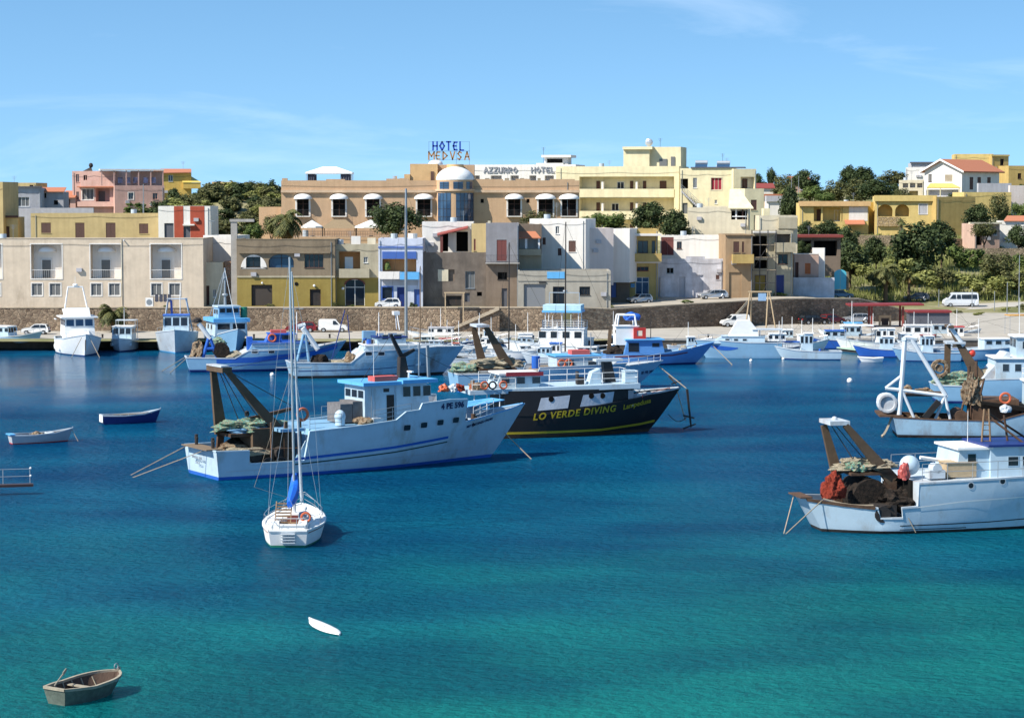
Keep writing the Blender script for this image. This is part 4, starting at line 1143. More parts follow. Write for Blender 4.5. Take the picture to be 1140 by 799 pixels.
# roof gazebo
p0 = at(341, 206, 397); p1 = at(391, 192, 397)
t = empty('gazebo', (p0.x, 397, p0.z), 0, 'white canopied gazebo with dark curtains on the hotel roof', 'gazebo')
w = p1.x - p0.x; h = p1.z - p0.z; q = at(366, 185.5, 397).z - p0.z
m = MB(); m.add([(-.2, -.2, h), (w + .2, -.2, h), (w + .2, 4.2, h), (-.2, 4.2, h), (w * .35, 1.6, q), (w * .65, 1.6, q), (w * .65, 2.6, q), (w * .35, 2.6, q), (-.2, -.2, h - .25), (w + .2, -.2, h - .25), (w + .2, 4.2, h - .25), (-.2, 4.2, h - .25)],
      [(0, 1, 5, 4), (1, 2, 6, 5), (2, 3, 7, 6), (3, 0, 4, 7), (4, 5, 6, 7), (8, 9, 1, 0), (9, 10, 2, 1), (10, 11, 3, 2), (11, 8, 0, 3)]); m.build('canopy', WHITE, t)
for x in (0, w):
    for y in (0, 4): MB().tube((x, y, -1.0), (x, y, h), 0.06, n=6).build('post', ALU, t)
CURT = mat('dark curtain', (0.07, 0.075, 0.10), 0.9, 0, 0.3, 4)
for (a, c, y) in ((0.2, 1.5, 0.1), (w - 1.9, w - 0.2, 0.1), (0.2, 1.5, 3.9), (w - 1.9, w - 0.2, 3.9)):
    m = MB(); pts = []
    for i in range(9): pts.append((a + (c - a) * i / 8, y + 0.08 * (-1) ** i))
    for (x0, y0), (x1, y1) in zip(pts[:-1], pts[1:]): m.add([(x0, y0, -1.0), (x1, y1, -1.0), (x1, y1, h - .3), (x0, y0, h - .3)], [(0, 1, 2, 3)])
    m.build('curtain', CURT, t)
# terrace in front of the hotel
b = Bld('terrace', 'walled terrace in front of the terracotta hotel with a dark fence', 382, 322, 436, 263.5, 285, 9, P_TERRA, 0, 'terrace', parapet=0.05, down=2)
u0, z0 = b.L(322, 264); u1, z1 = b.L(436, 257.5)
m = MB()
for k in range(60): u = u0 + (u1 - u0) * k / 59; m.tube((u, 0.2, z0), (u, 0.2, z1), 0.03, n=4)
m.tube((u0, 0.2, z1), (u1, 0.2, z1), 0.04, n=4); m.tube((u0, 0.2, (z0 + z1) / 2), (u1, 0.2, (z0 + z1) / 2), 0.03, n=4); m.build('fence', IRON, b.root); b.done()
TZ = b.z0 + b.H
def parasol(px, ptop, pbot, wpx, Y, label, m_=WHITE, square=True):
    c = at(px, pbot, Y); top = at(px, ptop, Y).z - c.z; w = wpx * Y / FPX / 2; base = TZ - c.z
    t = empty('parasol', (c.x, Y, TZ), 0, label, 'parasol')
    m = MB(); n = 8; ring = [(w * math.cos(2 * math.pi * (k + .5) / n) * 1.05, w * math.sin(2 * math.pi * (k + .5) / n), -base) for k in range(n)]
    m.add(ring + [(p[0], p[1], p[2] - 0.25) for p in ring] + [(0, 0, top - base)], [(k, (k + 1) % n, 2 * n) for k in range(n)] + [(n + k, n + (k + 1) % n, (k + 1) % n, k) for k in range(n)])
    m.build('canopy', m_, t); MB().tube((0, 0, 0), (0, 0, top - base), 0.04).build('pole', ALU, t); MB().tube((0, 0, 0), (0, 0, 0.12), 0.4, n=10).build('base', CONC, t)
parasol(347.5, 245, 252, 24, 384.5, 'white terrace parasol partly behind the date palm')
parasol(413, 244.5, 252, 36, 384.5, 'wide white terrace parasol between the thatched pavilion and the dark pine')
c = at(378, 254, 386); t = empty('pavilion', (c.x, 386, TZ), 0, 'straw roofed pavilion on the hotel terrace', 'pavilion')
w = 20 * 386 / FPX; h = c.z - TZ; q = at(378, 244.5, 386).z - TZ
m = MB(); m.add([(-w, -w * .7, h), (w, -w * .7, h), (w, w * .7, h), (-w, w * .7, h), (-w * .35, 0, q), (w * .35, 0, q)], [(0, 1, 5, 4), (1, 2, 5), (2, 3, 4, 5), (3, 0, 4), (3, 2, 1, 0)]); m.build('thatch', mat('straw', (0.27, 0.20, 0.12), 0.95, 0, 0.3, 3, bump=0.5, stretch=(4, 4, 1)), t)
for x in (-w + .3, w - .3):
    for y in (-w * .6, w * .6): MB().tube((x, y, 0), (x, y, h), 0.1).build('post', WOOD, t)

# --- white lettered hotel and the cream hotel
b = Bld('hotel', 'bright white hotel block with pale raised lettering on its parapet behind the dome', 432, 528, 641, 183.5, 262, 10, P_WHITE, -12, 'hotel', down=2)
for (x0, x1) in ((527.8, 534), (546, 558.5), (568, 577.5), (589, 597), (606, 616.5)): b.niche(x0 + .3, 195.5, x1, 206, 1.5, P_GREY)
for (x0, x1) in ((540, 545), (562, 567), (579, 583.5), (598.5, 602), (622, 627)): b.shut(x0, 198.5, x1, 206, plaster('tan shutters', (0.36, 0.30, 0.22)))
u0, z0 = b.L(539, 192.3); u1, z1 = b.L(616.5, 186.3); k = (u1 - u0)
m = MB(); ch = z1 - z0
GL = mat('grey letters', (0.30, 0.31, 0.34), 0.6)
stroke_text(m, 'AZZURRO', u0, z0, ch * 0.85, ch, k * 5.4 / 77, 0.2, -0.16, -0.02); m.build('lettering', GL, b.root); m = MB(); stroke_text(m, 'HOTEL', u0 + k * 52.5 / 77, z0, ch * 0.85, ch, k * 5.4 / 77, 0.2, -0.16, -0.02)
m.build('lettering', GL, b.root)
b.box('penthouse', 597, 181.5, 627, 184, 2, 6, P_WHITE); b.box('penthouse', 606, 175.5, 632, 184, 3, 7, P_WHITE); b.box('roof_slab', 602.5, 172.5, 635.5, 175.4, 2.2, 8, P_WHITE); b.box('opening', 609, 177, 626, 182, 2.9, 2.99, DARK)  # opening is a flat near-black panel, the recess shade put into its colour
antenna(b, 605, 164, 182, 4); b.done()

b = Bld('hotel', 'large cream hotel with three tiers of long shaded balconies', 428, 619, 756, 185.5, 268, 11, P_CREAM, -14, 'hotel', down=2)
for (y0, y1) in ((196.5, 210.5), (220.5, 235), (245, 258)):
    r = b.niche(645, y0, 750.5, y1, 2.2)
    for (x0, x1, dk) in ((664, 668, 0), (681 if y0 > 200 else 687, 689 if y0 > 200 else 695, 1), (701.5, 705, 0), (716, 719.5, 0)) + (((734.5, 742, 0),) if y0 < 200 else ()):
        if dk: b.win(x0, y0 + 6, x1, y1 - 0.3, WHITE, GLASS, off=2.2)
        else: b.door(x0, y0 + 5, x1, y1 - 0.2, SHUT, 2.2)
    for x in (669.5, 707.5): b.box('divider', x, y0 + 5.5, x + 2.2, y1, 0.7, 2.19, P_WHITE)
    MB().box(r[0], r[2], -0.12, 0.06, r[1] - 1.55, r[1] + 0.02).build('balcony_front', P_CREAM, b.root)
b.box('penthouse', 694, 164.5, 723, 187, 1.5, 8, P_CREAM); b.box('penthouse_wing', 722.8, 163.5, 758, 187, 2.6, 9, P_CREAM); b.box('roof_slab', 693, 163.2, 726, 166.5, 0.9, 8.2, P_CREAM)
b.box('window', 734, 177, 742.5, 185.2, 2.45, 2.59, GREYSHUT); b.box('door', 746.8, 174.5, 751.2, 186, 2.45, 2.59, GREYSHUT)
u, z = b.L(722.5, 164, 3); m = MB(); m.sphere((u, 3, z + 0.9), 0.75, 0.25, 0.75, 12, 6); m.tube((u, 3.1, z - .2), (u, 3.1, z + .9), 0.05); m.build('satellite_dish', ALU, b.root)
antenna(b, 735, 154, 165, 5); b.done()
b = Bld('apartment_house', 'cream apartment house with an outside stair and a red curtained window', 417, 756.5, 818, 187.5, 268, 10, P_CREAM, -10, 'apartments', down=2)
b.niche(757.5, 199, 766, 210, 1.2, DARK); b.win(771.5, 198, 776, 209.5, WHITE, GLASS); b.win(791.5, 198, 803.5, 211.5, P_CREAM, plaster('red curtain', (0.32, 0.04, 0.06)), 0.25, 3, sur=P_CREAM2); b.win(795.5, 222.5, 798.5, 227, WHITE, GLASS); b.door(760, 226, 765.5, 238, GREYSHUT); b.win(771, 227, 776, 234, WHITE, GLASS)
solar_heater(b, 774, 178.5, 787.5, 187, 3); solar_heater(b, 798, 179, 812.5, 187, 3); antenna(b, 804.5, 171, 187, 5)
b.slab('roof_edge', 769, 185.8, 829, 187.3, 0.25, SLATE, 3)
u0, z0 = b.L(758.5, 211, -1.4); u1, z1 = b.L(786, 237, -1.4)
m = MB()
for k in range(16):
    a = k / 16; c = (k + 1) / 16; m.box(u0 + (u1 - u0) * a, u0 + (u1 - u0) * c, -1.4, -0.2, z0 + (z1 - z0) * c - 0.35, z0 + (z1 - z0) * c)
st = m.build('outside_stair', P_GREY, b.root)
m = MB()
for h in (0.25, 0.55, 0.95): m.tube((u0, -1.4, z0 + h), (u1, -1.4, z1 + h), 0.035, n=4)
for k in range(9): q = k / 8; m.tube((u0 + (u1 - u0) * q, -1.4, z0 + (z1 - z0) * q), (u0 + (u1 - u0) * q, -1.4, z0 + (z1 - z0) * q + 0.95), 0.03, n=4)
m.build('railing', GREYPOLE, st)
b.done()
b = Bld('apartment_house', 'shaded cream annex with stacked boxy balconies right of the outside stair', 414, 816, 842, 188, 268, 9, P_CREAM, 8, 'apartments', down=2)
b.niche(824.5, 197, 840, 210, 1.3, P_CREAM2); b.shut(826, 199, 832, 209.8, SHUT, 1.3); b.done()
b = Bld('house', 'shaded cream terrace house with a brown window below the annex', 405, 829, 850.5, 210, 262, 8, P_CREAM, 10, down=3); b.shut(836, 222.5, 842.5, 234, SHUT); b.done()
b = Bld('house', 'sunlit cream house with a sloping canvas roofed veranda', 374, 765.5, 833, 231, 266, 8, P_CREAM2, -8, down=3)
b.niche(814, 233, 832, 244.5, 1.6, DARK); b.box('railing', 815, 240.5, 831.5, 241.5, -0.05, 0.05, WHITE); b.box('column', 818.5, 233, 820.5, 245, 0.1, 0.3, P_WHITE); b.box('column', 826, 233, 827.5, 245, 0.1, 0.3, SHUT)
b.box('upper_block', 783, 229.5, 814, 231.2, 0.3, 5, P_CREAM2)
u0, z0 = b.L(811, 232.5); u1, z1 = b.L(839, 232.5); zt = b.L(811, 211.5)[1]
MB().prism([(u0, -0.5, z0), (u1, -0.5, z0), (u1 - 2.5, 4.2, zt), (u0, 4.2, zt)], (0, 0.0, 0.16)).build('canvas_roof', P_CREAM, b.root); b.done()

# --- houses behind on the left
b = Bld('house', 'grey white house with two wide windows behind the sandy yellow house', 412, 2.5, 46, 209, 262, 9, P_GREY, 6, down=3); b.win(4.5, 217.5, 15.5, 230.5, WHITE, GREYSHUT, 0.2, 3); b.win(20, 219.5, 32.5, 230, WHITE, GREYSHUT, 0.2, 3); b.niche(22, 240, 33.5, 262, 2, DARK, arch=0.4); b.slab('roof_edge', 1, 207.5, 47, 209, 0.4, SLATE); b.slab('ledge', 16, 233, 46, 235, 0.6, SLATE); b.done()
b = Bld('house', 'pale house with a dark little window and an orange tiled eave on the left', 418, 43.5, 70.5, 213.5, 255, 8, P_GREY, 4, down=3); b.win(60, 223, 64.5, 227.5, DARKSTEEL, DARK); b.win(47.5, 215, 51.5, 220, DARKSTEEL, DARK)
u0, z0, u1, z1 = b.rect(42.5, 210.5, 72, 214); MB().prism([(u0, -0.6, z0), (u1, -0.6, z0), (u1, 2.5, z1 + .2), (u0, 2.5, z1 + .2)], (0, 0, 0.15)).build('tiled_roof', TILE, b.root); b.done()
b = Bld('house', 'yellow roof storey peeping over the grey white house', 440, 3, 40, 203.5, 240, 8, P_SANDY, -4, down=3); b.win(33, 206, 37, 208, SHUT, DARK); b.done()
b = Bld('house', 'narrow cream house cut by the edge of the view on the left', 378, -40, 3, 202.5, 300, 9, P_SANDY, -4, down=2); b.done()
b = Bld('outbuilding', 'small brown outbuilding with a dark doorway beside the sandy yellow house', 379, 2, 20, 241.5, 268, 5, P_SANDY, 0, 'outbuilding', down=3); b.door(4, 252, 10.5, 265, SHUT); b.slab('roof_edge', 2, 240, 20.5, 242.5, 0.3, SHUT); b.done()
b = Bld('garden_wall', 'long grey wall between the sandy yellow house and the pink house', 400, 17, 104, 231.5, 262, 0.5, P_GREY, 0, 'wall', roof=False, parapet=0.1); b.done()
b = Bld('house', 'little peach house with an orange tiled roof beside the pink house', 445, 69.5, 84, 220, 252, 8, P_PINK, 0, down=3); b.door(72, 222, 78, 233, SHUT)
u0, z0, u1, z1 = b.rect(69, 213, 84, 220.5); MB().prism([(u0, -0.5, z0), (u1, -0.5, z0), (u1, 4, z1), (u0, 4, z1)], (0, 0, 0.15)).build('tiled_roof', TILE, b.root); b.done()
b = Bld('house', 'tall pink house with a glazed bay and a rooftop solar tank', 446, 81, 129, 190.5, 248, 10, P_PINK, -9, down=3)
b.win(84.5, 194, 88, 203, P_PINK, GLASS); b.win(93, 195, 97, 201, P_PINK, DARK); b.win(85, 213.5, 88, 222, P_PINK, GLASS); b.win(91.5, 210.5, 104, 222.5, WHITE, GREYSHUT, 0.2, 3, sur=P_WHITE); b.niche(106.5, 210, 122, 226, 2, P_PINK); b.door(110, 213, 117, 225.8, GREYSHUT, 1.95)
b.balcony(92, 201, 129.5, 207.5, 1.0, P_PINK); b.balcony(88, 224.5, 129.5, 230, 1.0, P_PINK); b.slab('eave', 88, 207.6, 129, 208.8, 1.2, TILE)
u0, z0, u1, z1 = b.rect(93, 182.5, 104, 191, 3); m = MB(); m.tube(((u0 + u1) / 2 + .5, 3, z0), ((u0 + u1) / 2 + .5, 3, z1), 0.06); m.sphere((u0 + (u1 - u0) * .75, 3, z1 - .3), 0.45, 0.45, 0.5); m.prism([(u0, 2.4, z0), (u1, 2.4, z0), (u1 - .6, 3.2, z0 + .9), (u0 + .8, 3.2, z0 + .5)], (0, 0.1, 0.05)); m.build('solar_tank', DARKSTEEL, b.root); b.done()
b = Bld('house', 'shaded pink house with a covered roof terrace beside the scrub hill', 441, 128, 183, 206.5, 248, 10, P_PINK, 14, down=3)
b.win(143, 214.5, 148.5, 222, WHITE, GLASS, sur=P_WHITE); b.win(170, 215, 175.5, 222, P_PINK, GLASS)
u0, z0, u1, z1 = b.rect(112, 188, 183, 206.5); m = MB(); m.box(u0, u1, 1.0, 5, z1 - 0.35, z1 - .05); m.build('terrace_roof', P_WHITE, b.root)
m = MB()
for k in range(6): u = u0 + .2 + (u1 - u0 - .5) * k / 5; m.box(u, u + .22, 1.1, 1.35, z0, z1 - .36)
m.build('columns', P_PINK, b.root); MB().box(u0 + (u1 - u0) * .5, u1, 4.5, 5, z0, z1 - .4).build('back_wall', P_PINK, b.root)
m = MB()
for k, c in enumerate((.28, .4, .52, .68, .8)): u = u0 + (u1 - u0) * c; m.box(u, u + .9, 1.6, 1.63, z0 + .5, z0 + 1.6)
m.build('washing', mat('washing', (0.28, 0.28, 0.40), 0.9, 0, 0.9, 0.8), b.root); b.done()
b = Bld('house', 'yellow house with a low tiled roof at the top of the scrub hill', 474, 166, 213, 192.5, 224, 9, P_YELLOW, 8, down=3); b.win(187.5, 195, 192.5, 202, WHITE, GLASS)
u0, z0, u1, z1 = b.rect(163, 188.5, 213, 193.5); MB().prism([(u0, -0.6, z0), (u1, -0.6, z0 + .2), (u1, 5, z1), (u0 + 3, 5, z1)], (0, 0, 0.16)).build('tiled_roof', TILE, b.root)
u0, z0, u1, z1 = b.rect(203, 197, 224, 203.5); MB().prism([(u0, -1, z0), (u1, -1, z0), (u1 - 2, 3, z1), (u0, 3, z1)], (0, 0, 0.1)).build('porch_roof', paint('bright yellow', (0.68, 0.52, 0.13)), b.root); b.box('porch_wall', 204, 203.6, 223.5, 210, -0.9, 2.5, P_YELLOW); b.done()
b = Bld('house', 'low sandy yellow house with brown shutters above the long beige terrace', 374, 34.5, 177, 237.5, 266, 9, P_SANDY, 0, down=3)
for (x0, x1, y0, y1) in ((46, 56.5, 248, 259.5), (84, 94, 248, 264.5), (118, 128.5, 248, 264.5), (155, 165, 249, 260)): b.shut(x0, y0, x1, y1, SHUT)
b.done()
b = Bld('house', 'white house front painted with two wide brick red vertical stripes', 369, 176.5, 234, 229.5, 268, 8, P_WHITE, -2, down=3)
b.door(183, 248.5, 193.3, 266, SLATE); b.door(204.3, 252, 211.7, 266, SLATE)
b.panel('painted_stripe', 194, 229.6, 204, 266.5, P_REDSTRIPE, 0.03); b.panel('painted_stripe', 212, 229.6, 227.5, 266.5, P_REDSTRIPE, 0.03); b.slab('ledge', 204, 249.5, 217, 251, 0.5, P_WHITE); b.done()

# --- villas on the right hand hillside
b = Bld('villa', 'low yellow villa with a peach fascia and a shaded veranda', 472, 890, 967, 226, 262, 10, P_VILLA, -3, 'villa', down=3)
b.niche(906, 231, 938, 246.5, 2.2, P_VILLA); b.win(928.5, 234, 937, 246, WHITE, GREYSHUT, off=2.2); b.door(909, 233, 914, 246, SHUT, 2.2); b.box('column', 914, 231, 916, 247, 0, .35, P_VILLA); b.box('column', 935.5, 231, 937, 247, 0, .35, P_VILLA)
b.win(952, 234, 962.5, 241.5, WHITE, GLASS, 0.2, 2, sur=P_WHITE); b.slab('fascia', 889, 224, 969, 229.5, 0.8, P_PEACH); b.panel('white_wall_panel', 945, 230, 966, 246, P_WHITE, 0.05)
u0, z0, u1, z1 = b.rect(940, 245.5, 962, 250); MB().prism([(u0, -2.2, z0), (u1, -2.2, z0), (u1, 0, z1), (u0, 0, z1)], (0, 0, 0.14)).build('tiled_porch', TILE, b.root); b.done()
b = Bld('villa', 'orange yellow side wing between the two yellow villas', 476, 964.5, 976, 225, 258, 9, P_YELLOW, 10, 'villa wing', down=3); b.done()
b = Bld('villa', 'yellow villa with two arched openings and a white shuttered window', 470, 974, 1042, 218.5, 256, 10, P_VILLA, -6, 'villa', down=3)
b.niche(977, 227.5, 994, 241, 2.0, P_OCHRE, arch=True); b.niche(996.5, 227.5, 1012.5, 241, 2.0, P_OCHRE, arch=True); b.shut(1023, 227.5, 1032.5, 238.5, P_GREY, sur=P_WHITE); b.slab('fascia', 973, 217.5, 1043, 224, 0.5, P_VILLA); b.box('basement', 977, 241.5, 1002, 252, -0.5, -0.003, stone_mat('ochre stone', (0.34, 0.25, 0.13), (0.46, 0.35, 0.2), (0.4, 0.32, 0.22), 1.5)); b.done()
b = Bld('villa', 'shaded ochre side wall right of the arched yellow villa', 467, 1042, 1086, 219, 252, 9, P_OCHRE, 18, 'villa wing', down=4); b.done()  # darker ochre than the villa front: the side's shade put into the colour

b = Bld('house', 'white gabled house with a wide orange tiled roof on the ridge', 545, 1029, 1071, 190, 222, 17, P_WHITE, -43, roof=False, parapet=0.02, down=3)
b.win(1033.5, 194, 1037.5, 202.5, SHUT, GREYSHUT); b.shut(1052, 194.5, 1060.5, 202, plaster('tan shutters', (0.36, 0.30, 0.22))); b.niche(1031, 211, 1068, 221, 1.5, P_GREY); b.done()
W_, H_, D_ = b.W, b.H, b.D
ap = b.L(1044.5, 178.5); pk = ap[1]; cx = W_ * 0.47
MB().prism([(0, 0, H_ + .003), (W_, 0, H_ + .003), (cx, 0, pk - .1)], (0, D_, 0)).build('gable', P_WHITE, b.root)
for (xa, xb_, za, zb) in ((-1.0, cx, H_ - .55, pk), (cx, W_ + 1.0, pk, H_ - .55)):
    MB().prism([(xa, -0.9, za), (xb_, -0.9, zb), (xb_, -0.9, zb + .3), (xa, -0.9, za + .3)], (0, D_ + 1.8, 0)).build('tiled_roof', TILE, b.root)
MB().prism([(-1.02, -1.0, H_ - .62), (cx, -1.0, pk - .08), (W_ + 1.02, -1.0, H_ - .62), (W_ + 1.02, -1.0, H_ - .2), (cx, -1.0, pk + .34), (-1.02, -1.0, H_ - .2)], (0, 0.09, 0)).build('barge_board', WHITE, b.root)
m = MB()
for (y0, y1) in ((3.5, 5), (7, 8.5), (11.5, 13)): m.box(W_ - .03, W_ + .04, y0, y1, H_ - 4.6, H_ - 1.6)
m.build('side_windows', SHUT, b.root)
b = Bld('house', 'big yellow block with a flat roof behind the orange tiled roof', 600, 1062, 1106, 171.5, 215, 14, P_VILLA, -8, down=3); b.done()
b = Bld('house', 'shaded mustard end of the yellow block on the ridge', 597, 1104, 1123, 173.5, 215, 14, P_OCHRE, 16, down=3); b.win(1113.5, 177, 1117.5, 184, SHUT, DARK); b.slab('roof_edge', 1103, 172.3, 1123.5, 174, 0.3, P_VILLA); b.done()
b = Bld('house', 'plain mustard house at the edge of the view on the ridge', 590, 1122.5, 1175, 184.5, 222, 12, P_OCHRE, 8, down=3); b.win(1133, 193, 1137, 199, SHUT, DARK); b.done()
b = Bld('house', 'pale two storey house with loggias left of the white gabled house', 552, 1000.5, 1029, 200.5, 226, 9, P_CREAM2, -10, down=3)
for x in (1005, 1013, 1021): b.niche(x, 204, x + 6, 209, 1.2, P_GREY)
b.niche(1012, 212.5, 1022, 222, 1.2, P_SANDY); b.done()
b = Bld('house', 'white flat roofed house among the ridge trees', 590, 1008, 1034, 186.5, 215, 9, P_WHITE, -12, down=3); b.done()
b = Bld('house', 'slate grey roofed white house at the top of the ridge', 604, 1014, 1040, 181.5, 210, 9, P_GREY, -5, down=3); b.slab('roof_edge', 1013, 180.3, 1041, 182, 0.4, SLATE); b.done()
b = Bld('garden_wall', 'grey rendered garden wall in front of the white gabled house', 528, 1089, 1126, 204, 226, 1.2, P_GREY, 5, 'wall', roof=False, parapet=.1); b.done()
b = Bld('garden_wall', 'pale mauve wall at the right edge below the ridge houses', 515, 1124, 1170, 206.5, 232, 1.2, P_WHITE2, 5, 'wall', roof=False, parapet=.1); b.done()
b = Bld('house', 'yellow lower house under the grey garden wall', 508, 1073, 1126, 214, 250, 8, P_VILLA, 8, down=3); b.done()
p0 = at(1033, 219, 533); p1 = at(1068, 204, 533); w = p1.x - p0.x; h = p1.z - p0.z
t = empty('patio_canopy', (p0.x, 533, p0.z), 0, 'yellow fabric patio canopy before the white gabled house', 'canopy')
MB().add([(-.3, 0, h - 1.0), (w + .3, 0, h - 1.0), (w - 1, 3.5, h), (1.2, 3.5, h), (-.3, 0, h - 1.2), (w + .3, 0, h - 1.2)], [(0, 1, 2, 3), (4, 5, 1, 0)]).build('canopy', paint('bright yellow', (0.68, 0.52, 0.13)), t)
for x in (0, w * .4, w): MB().tube((x, 0.1, -2), (x, 0.1, h - 1.05), 0.12).build('post', P_CREAM, t)
b = Bld('garden_wall', 'stepped pale stone terrace wall above the dark bushes', 452, 955, 1012, 262, 290, 1, FIELDSTONE, -6, 'wall', roof=False, parapet=.1, down=3); b.done()
b = Bld('garden_wall', 'shaded stone terrace wall right of the big dark tree', 446, 1040, 1076, 266, 298, 1, FIELDSTONE, 22, 'wall', roof=False, parapet=.1, down=3); b.done()
b = Bld('house', 'low pinkish house with a vine shaded porch on the slope', 442, 1085, 1113, 249, 274, 7, P_PALEPINK, 10, down=3); b.niche(1087, 256, 1094, 273, 1.5, DARK); b.win(1106, 256, 1110, 262, WHITE, GLASS); b.slab('roof_edge', 1078, 247.5, 1113.5, 249.3, 1.0, P_CREAM2); b.done()
b = Bld('house', 'low white house with an orange tiled roof at the right edge of the slope', 446, 1112, 1165, 246, 274, 8, P_WHITE, -8, down=3)
u0, z0, u1, z1 = b.rect(1117, 241, 1166, 246.5); MB().prism([(u0, -0.4, z0), (u1, -0.4, z0), (u1, 3.5, z1), (u0 + 1, 3.5, z1)], (0, 0, 0.14)).build('tiled_roof', TILE, b.root); b.done()
b = Bld('garden_wall', 'pale path wall along the top of the grassy bank', 432, 1062, 1180, 276.5, 300, .6, FIELDSTONE, 0, 'wall', roof=False, parapet=.05, down=3); b.done()
b = Bld('house', 'distant house with an orange tiled roof among ridge trees', 585, 880, 902, 203, 222, 7, P_PALEPINK, 0, down=3)
u0, z0, u1, z1 = b.rect(878.5, 196.5, 903, 203.5); MB().prism([(u0, -0.4, z0), (u1, -0.4, z0), (u1, 4, z1), (u0, 4, z1)], (0, 0, 0.14)).build('tiled_roof', TILE, b.root); b.done()
b = Bld('house', 'distant white house with a rusty red roof right of the shaded cream annex', 560, 838, 862, 209.5, 232, 7, P_WHITE, 0, down=3)
u0, z0, u1, z1 = b.rect(836, 204.5, 863, 210); MB().prism([(u0, -0.4, z0), (u1, -0.4, z0), (u1, 4, z1), (u0, 4, z1)], (0, 0, 0.14)).build('tiled_roof', DULLRED, b.root); b.done()
b = Bld('house', 'small white house with a grey roof behind the scaffolded house', 500, 855, 878, 224.5, 250, 7, P_WHITE, 0, down=3); b.slab('roof_edge', 853, 218, 879, 224.5, 0.4, P_GREY, 3); b.done()
b = Bld('house', 'small peach house with a tiled eave beyond the cream terrace house', 520, 846, 872, 219.5, 238, 7, P_PEACH, 0, down=3); b.slab('tiled_roof', 845, 216, 873, 219.5, 0.5, TILE, 3); b.done()
b = Bld('house', 'sliver of an orange house behind the scrub hill', 560, 236, 260, 202.5, 220, 7, P_PEACH, 0, down=3); b.done()
# ------------------------------------------------------------------ vegetation
def crown_mesh(name, seed, m_, n_clump=26, per=60, leaf=0.10, flat=1.0, spread=0.70, cl=0.36):
    r = random.Random(seed); mb = MB()
    for c in range(n_clump):
        while True:
            p = Vector((r.uniform(-1, 1), r.uniform(-1, 1), r.uniform(-1, 1)))
            if 0.25 < p.length < 1: break
        p *= spread; p.z *= flat
        rad = cl * r.uniform(0.6, 1.15)
        for k in range(per):
            d = Vector((r.gauss(0, 1), r.gauss(0, 1), r.gauss(0, 1))).normalized()
            q = p + d * rad * (r.random() ** 0.4)
            n = (d + Vector((r.uniform(-.8, .8), r.uniform(-.8, .8), r.uniform(-.2, 1.0)))).normalized()
            x = n.orthogonal().normalized(); y = n.cross(x); a = r.uniform(0, 6.28)
            x, y = x * math.cos(a) + y * math.sin(a), y * math.cos(a) - x * math.sin(a)
            s = leaf * r.uniform(0.6, 1.4)
            mb.add([q - x * s, q + y * s * 0.7, q + x * s, q - y * s * 0.7], [(0, 1, 2, 3)])
    me = bpy.data.meshes.new(name); me.from_pydata(mb.v, [], mb.f); me.materials.append(m_); me.update()
    return me
def trunk_mesh(seed, h=1.0):
    r = random.Random(seed); m = MB()
    top = Vector((r.uniform(-.1, .1), r.uniform(-.1, .1), h))
    m.tube((0, 0, -0.3), top * 0.55, 0.085, 0.06, 7)
    for k in range(5):
        a = 2 * math.pi * k / 5 + r.random(); e = Vector((0.45 * math.cos(a), 0.45 * math.sin(a), h * r.uniform(0.85, 1.3)))
        mid = top * 0.5 + Vector((e.x * 0.4, e.y * 0.4, h * 0.15)); m.tube(top * 0.5, mid, 0.05, 0.035, 5); m.tube(mid, e, 0.035, 0.012, 5)
    return m.mesh('trunk', BARK)
CROWNS = {
 'dark': [crown_mesh('crown', 11 + i, LEAF_DARK, 34, 130, 0.058) for i in range(3)],
 'mid': [crown_mesh('crown', 21 + i, LEAF_MID, 30, 120, 0.058) for i in range(2)],
 'olive': [crown_mesh('crown', 31 + i, LEAF_OLIVE, 28, 115, 0.058) for i in range(2)],
 'pine': [crown_mesh('crown', 41, LEAF_DARK, 44, 120, 0.045, 0.75, 0.72, 0.34)],
 'tuft': [crown_mesh('crown', 51 + i, LEAF_DRY, 14, 45, 0.10) for i in range(2)],
 'bdark': [crown_mesh('foliage', 61 + i, LEAF_DARK, 14, 85, 0.085) for i in range(2)],
 'bolive': [crown_mesh('foliage', 71 + i, LEAF_OLIVE, 14, 85, 0.085) for i in range(3)],
 'bmid': [crown_mesh('foliage', 81 + i, LEAF_MID, 14, 85, 0.085) for i in range(2)],
 'bdry': [crown_mesh('foliage', 91 + i, LEAF_DRY, 14, 85, 0.085) for i in range(2)],
}
TRUNKS = [trunk_mesh(i) for i in range(3)]
def tree(kind, px, pt, pb, wpx, Y, label, name='tree', group=None, trunk=0.35, i=0):
    """crown filling the given outline at depth Y; the trunk reaches down to the land"""
    c = at(px, pb, Y); top = at(px, pt, Y); H = top.z - c.z; w = wpx * Y / FPX / 2
    zg = min(c.z, hz(c.x, Y))
    t = empty(name, (c.x, Y, zg), rnd.uniform(-.3, .3), label, 'tree', group)
    cr = link('crown', CROWNS[kind][i % len(CROWNS[kind])], t); cz = c.z - zg
    cr.location = (0, 0, cz + H * 0.5); cr.scale = (w * 1.15, w * 1.15, H * 0.6)
    tk = link('trunk', TRUNKS[i % 3], t); hh = cz + H * 0.5; tk.scale = (max(1.2, w * .8), max(1.2, w * .8), hh)
    return t
def bush(kind, X, Y, w, h, label, group=None, name='bush', i=0):
    o = link(name, CROWNS[kind][i % len(CROWNS[kind])], None, (X, Y, hz(X, Y) + h * 0.4)); o.scale = (w, w, h * 0.62); o.rotation_euler = (0, 0, rnd.uniform(0, 6))
    return ident(o, label, 'bush', group)
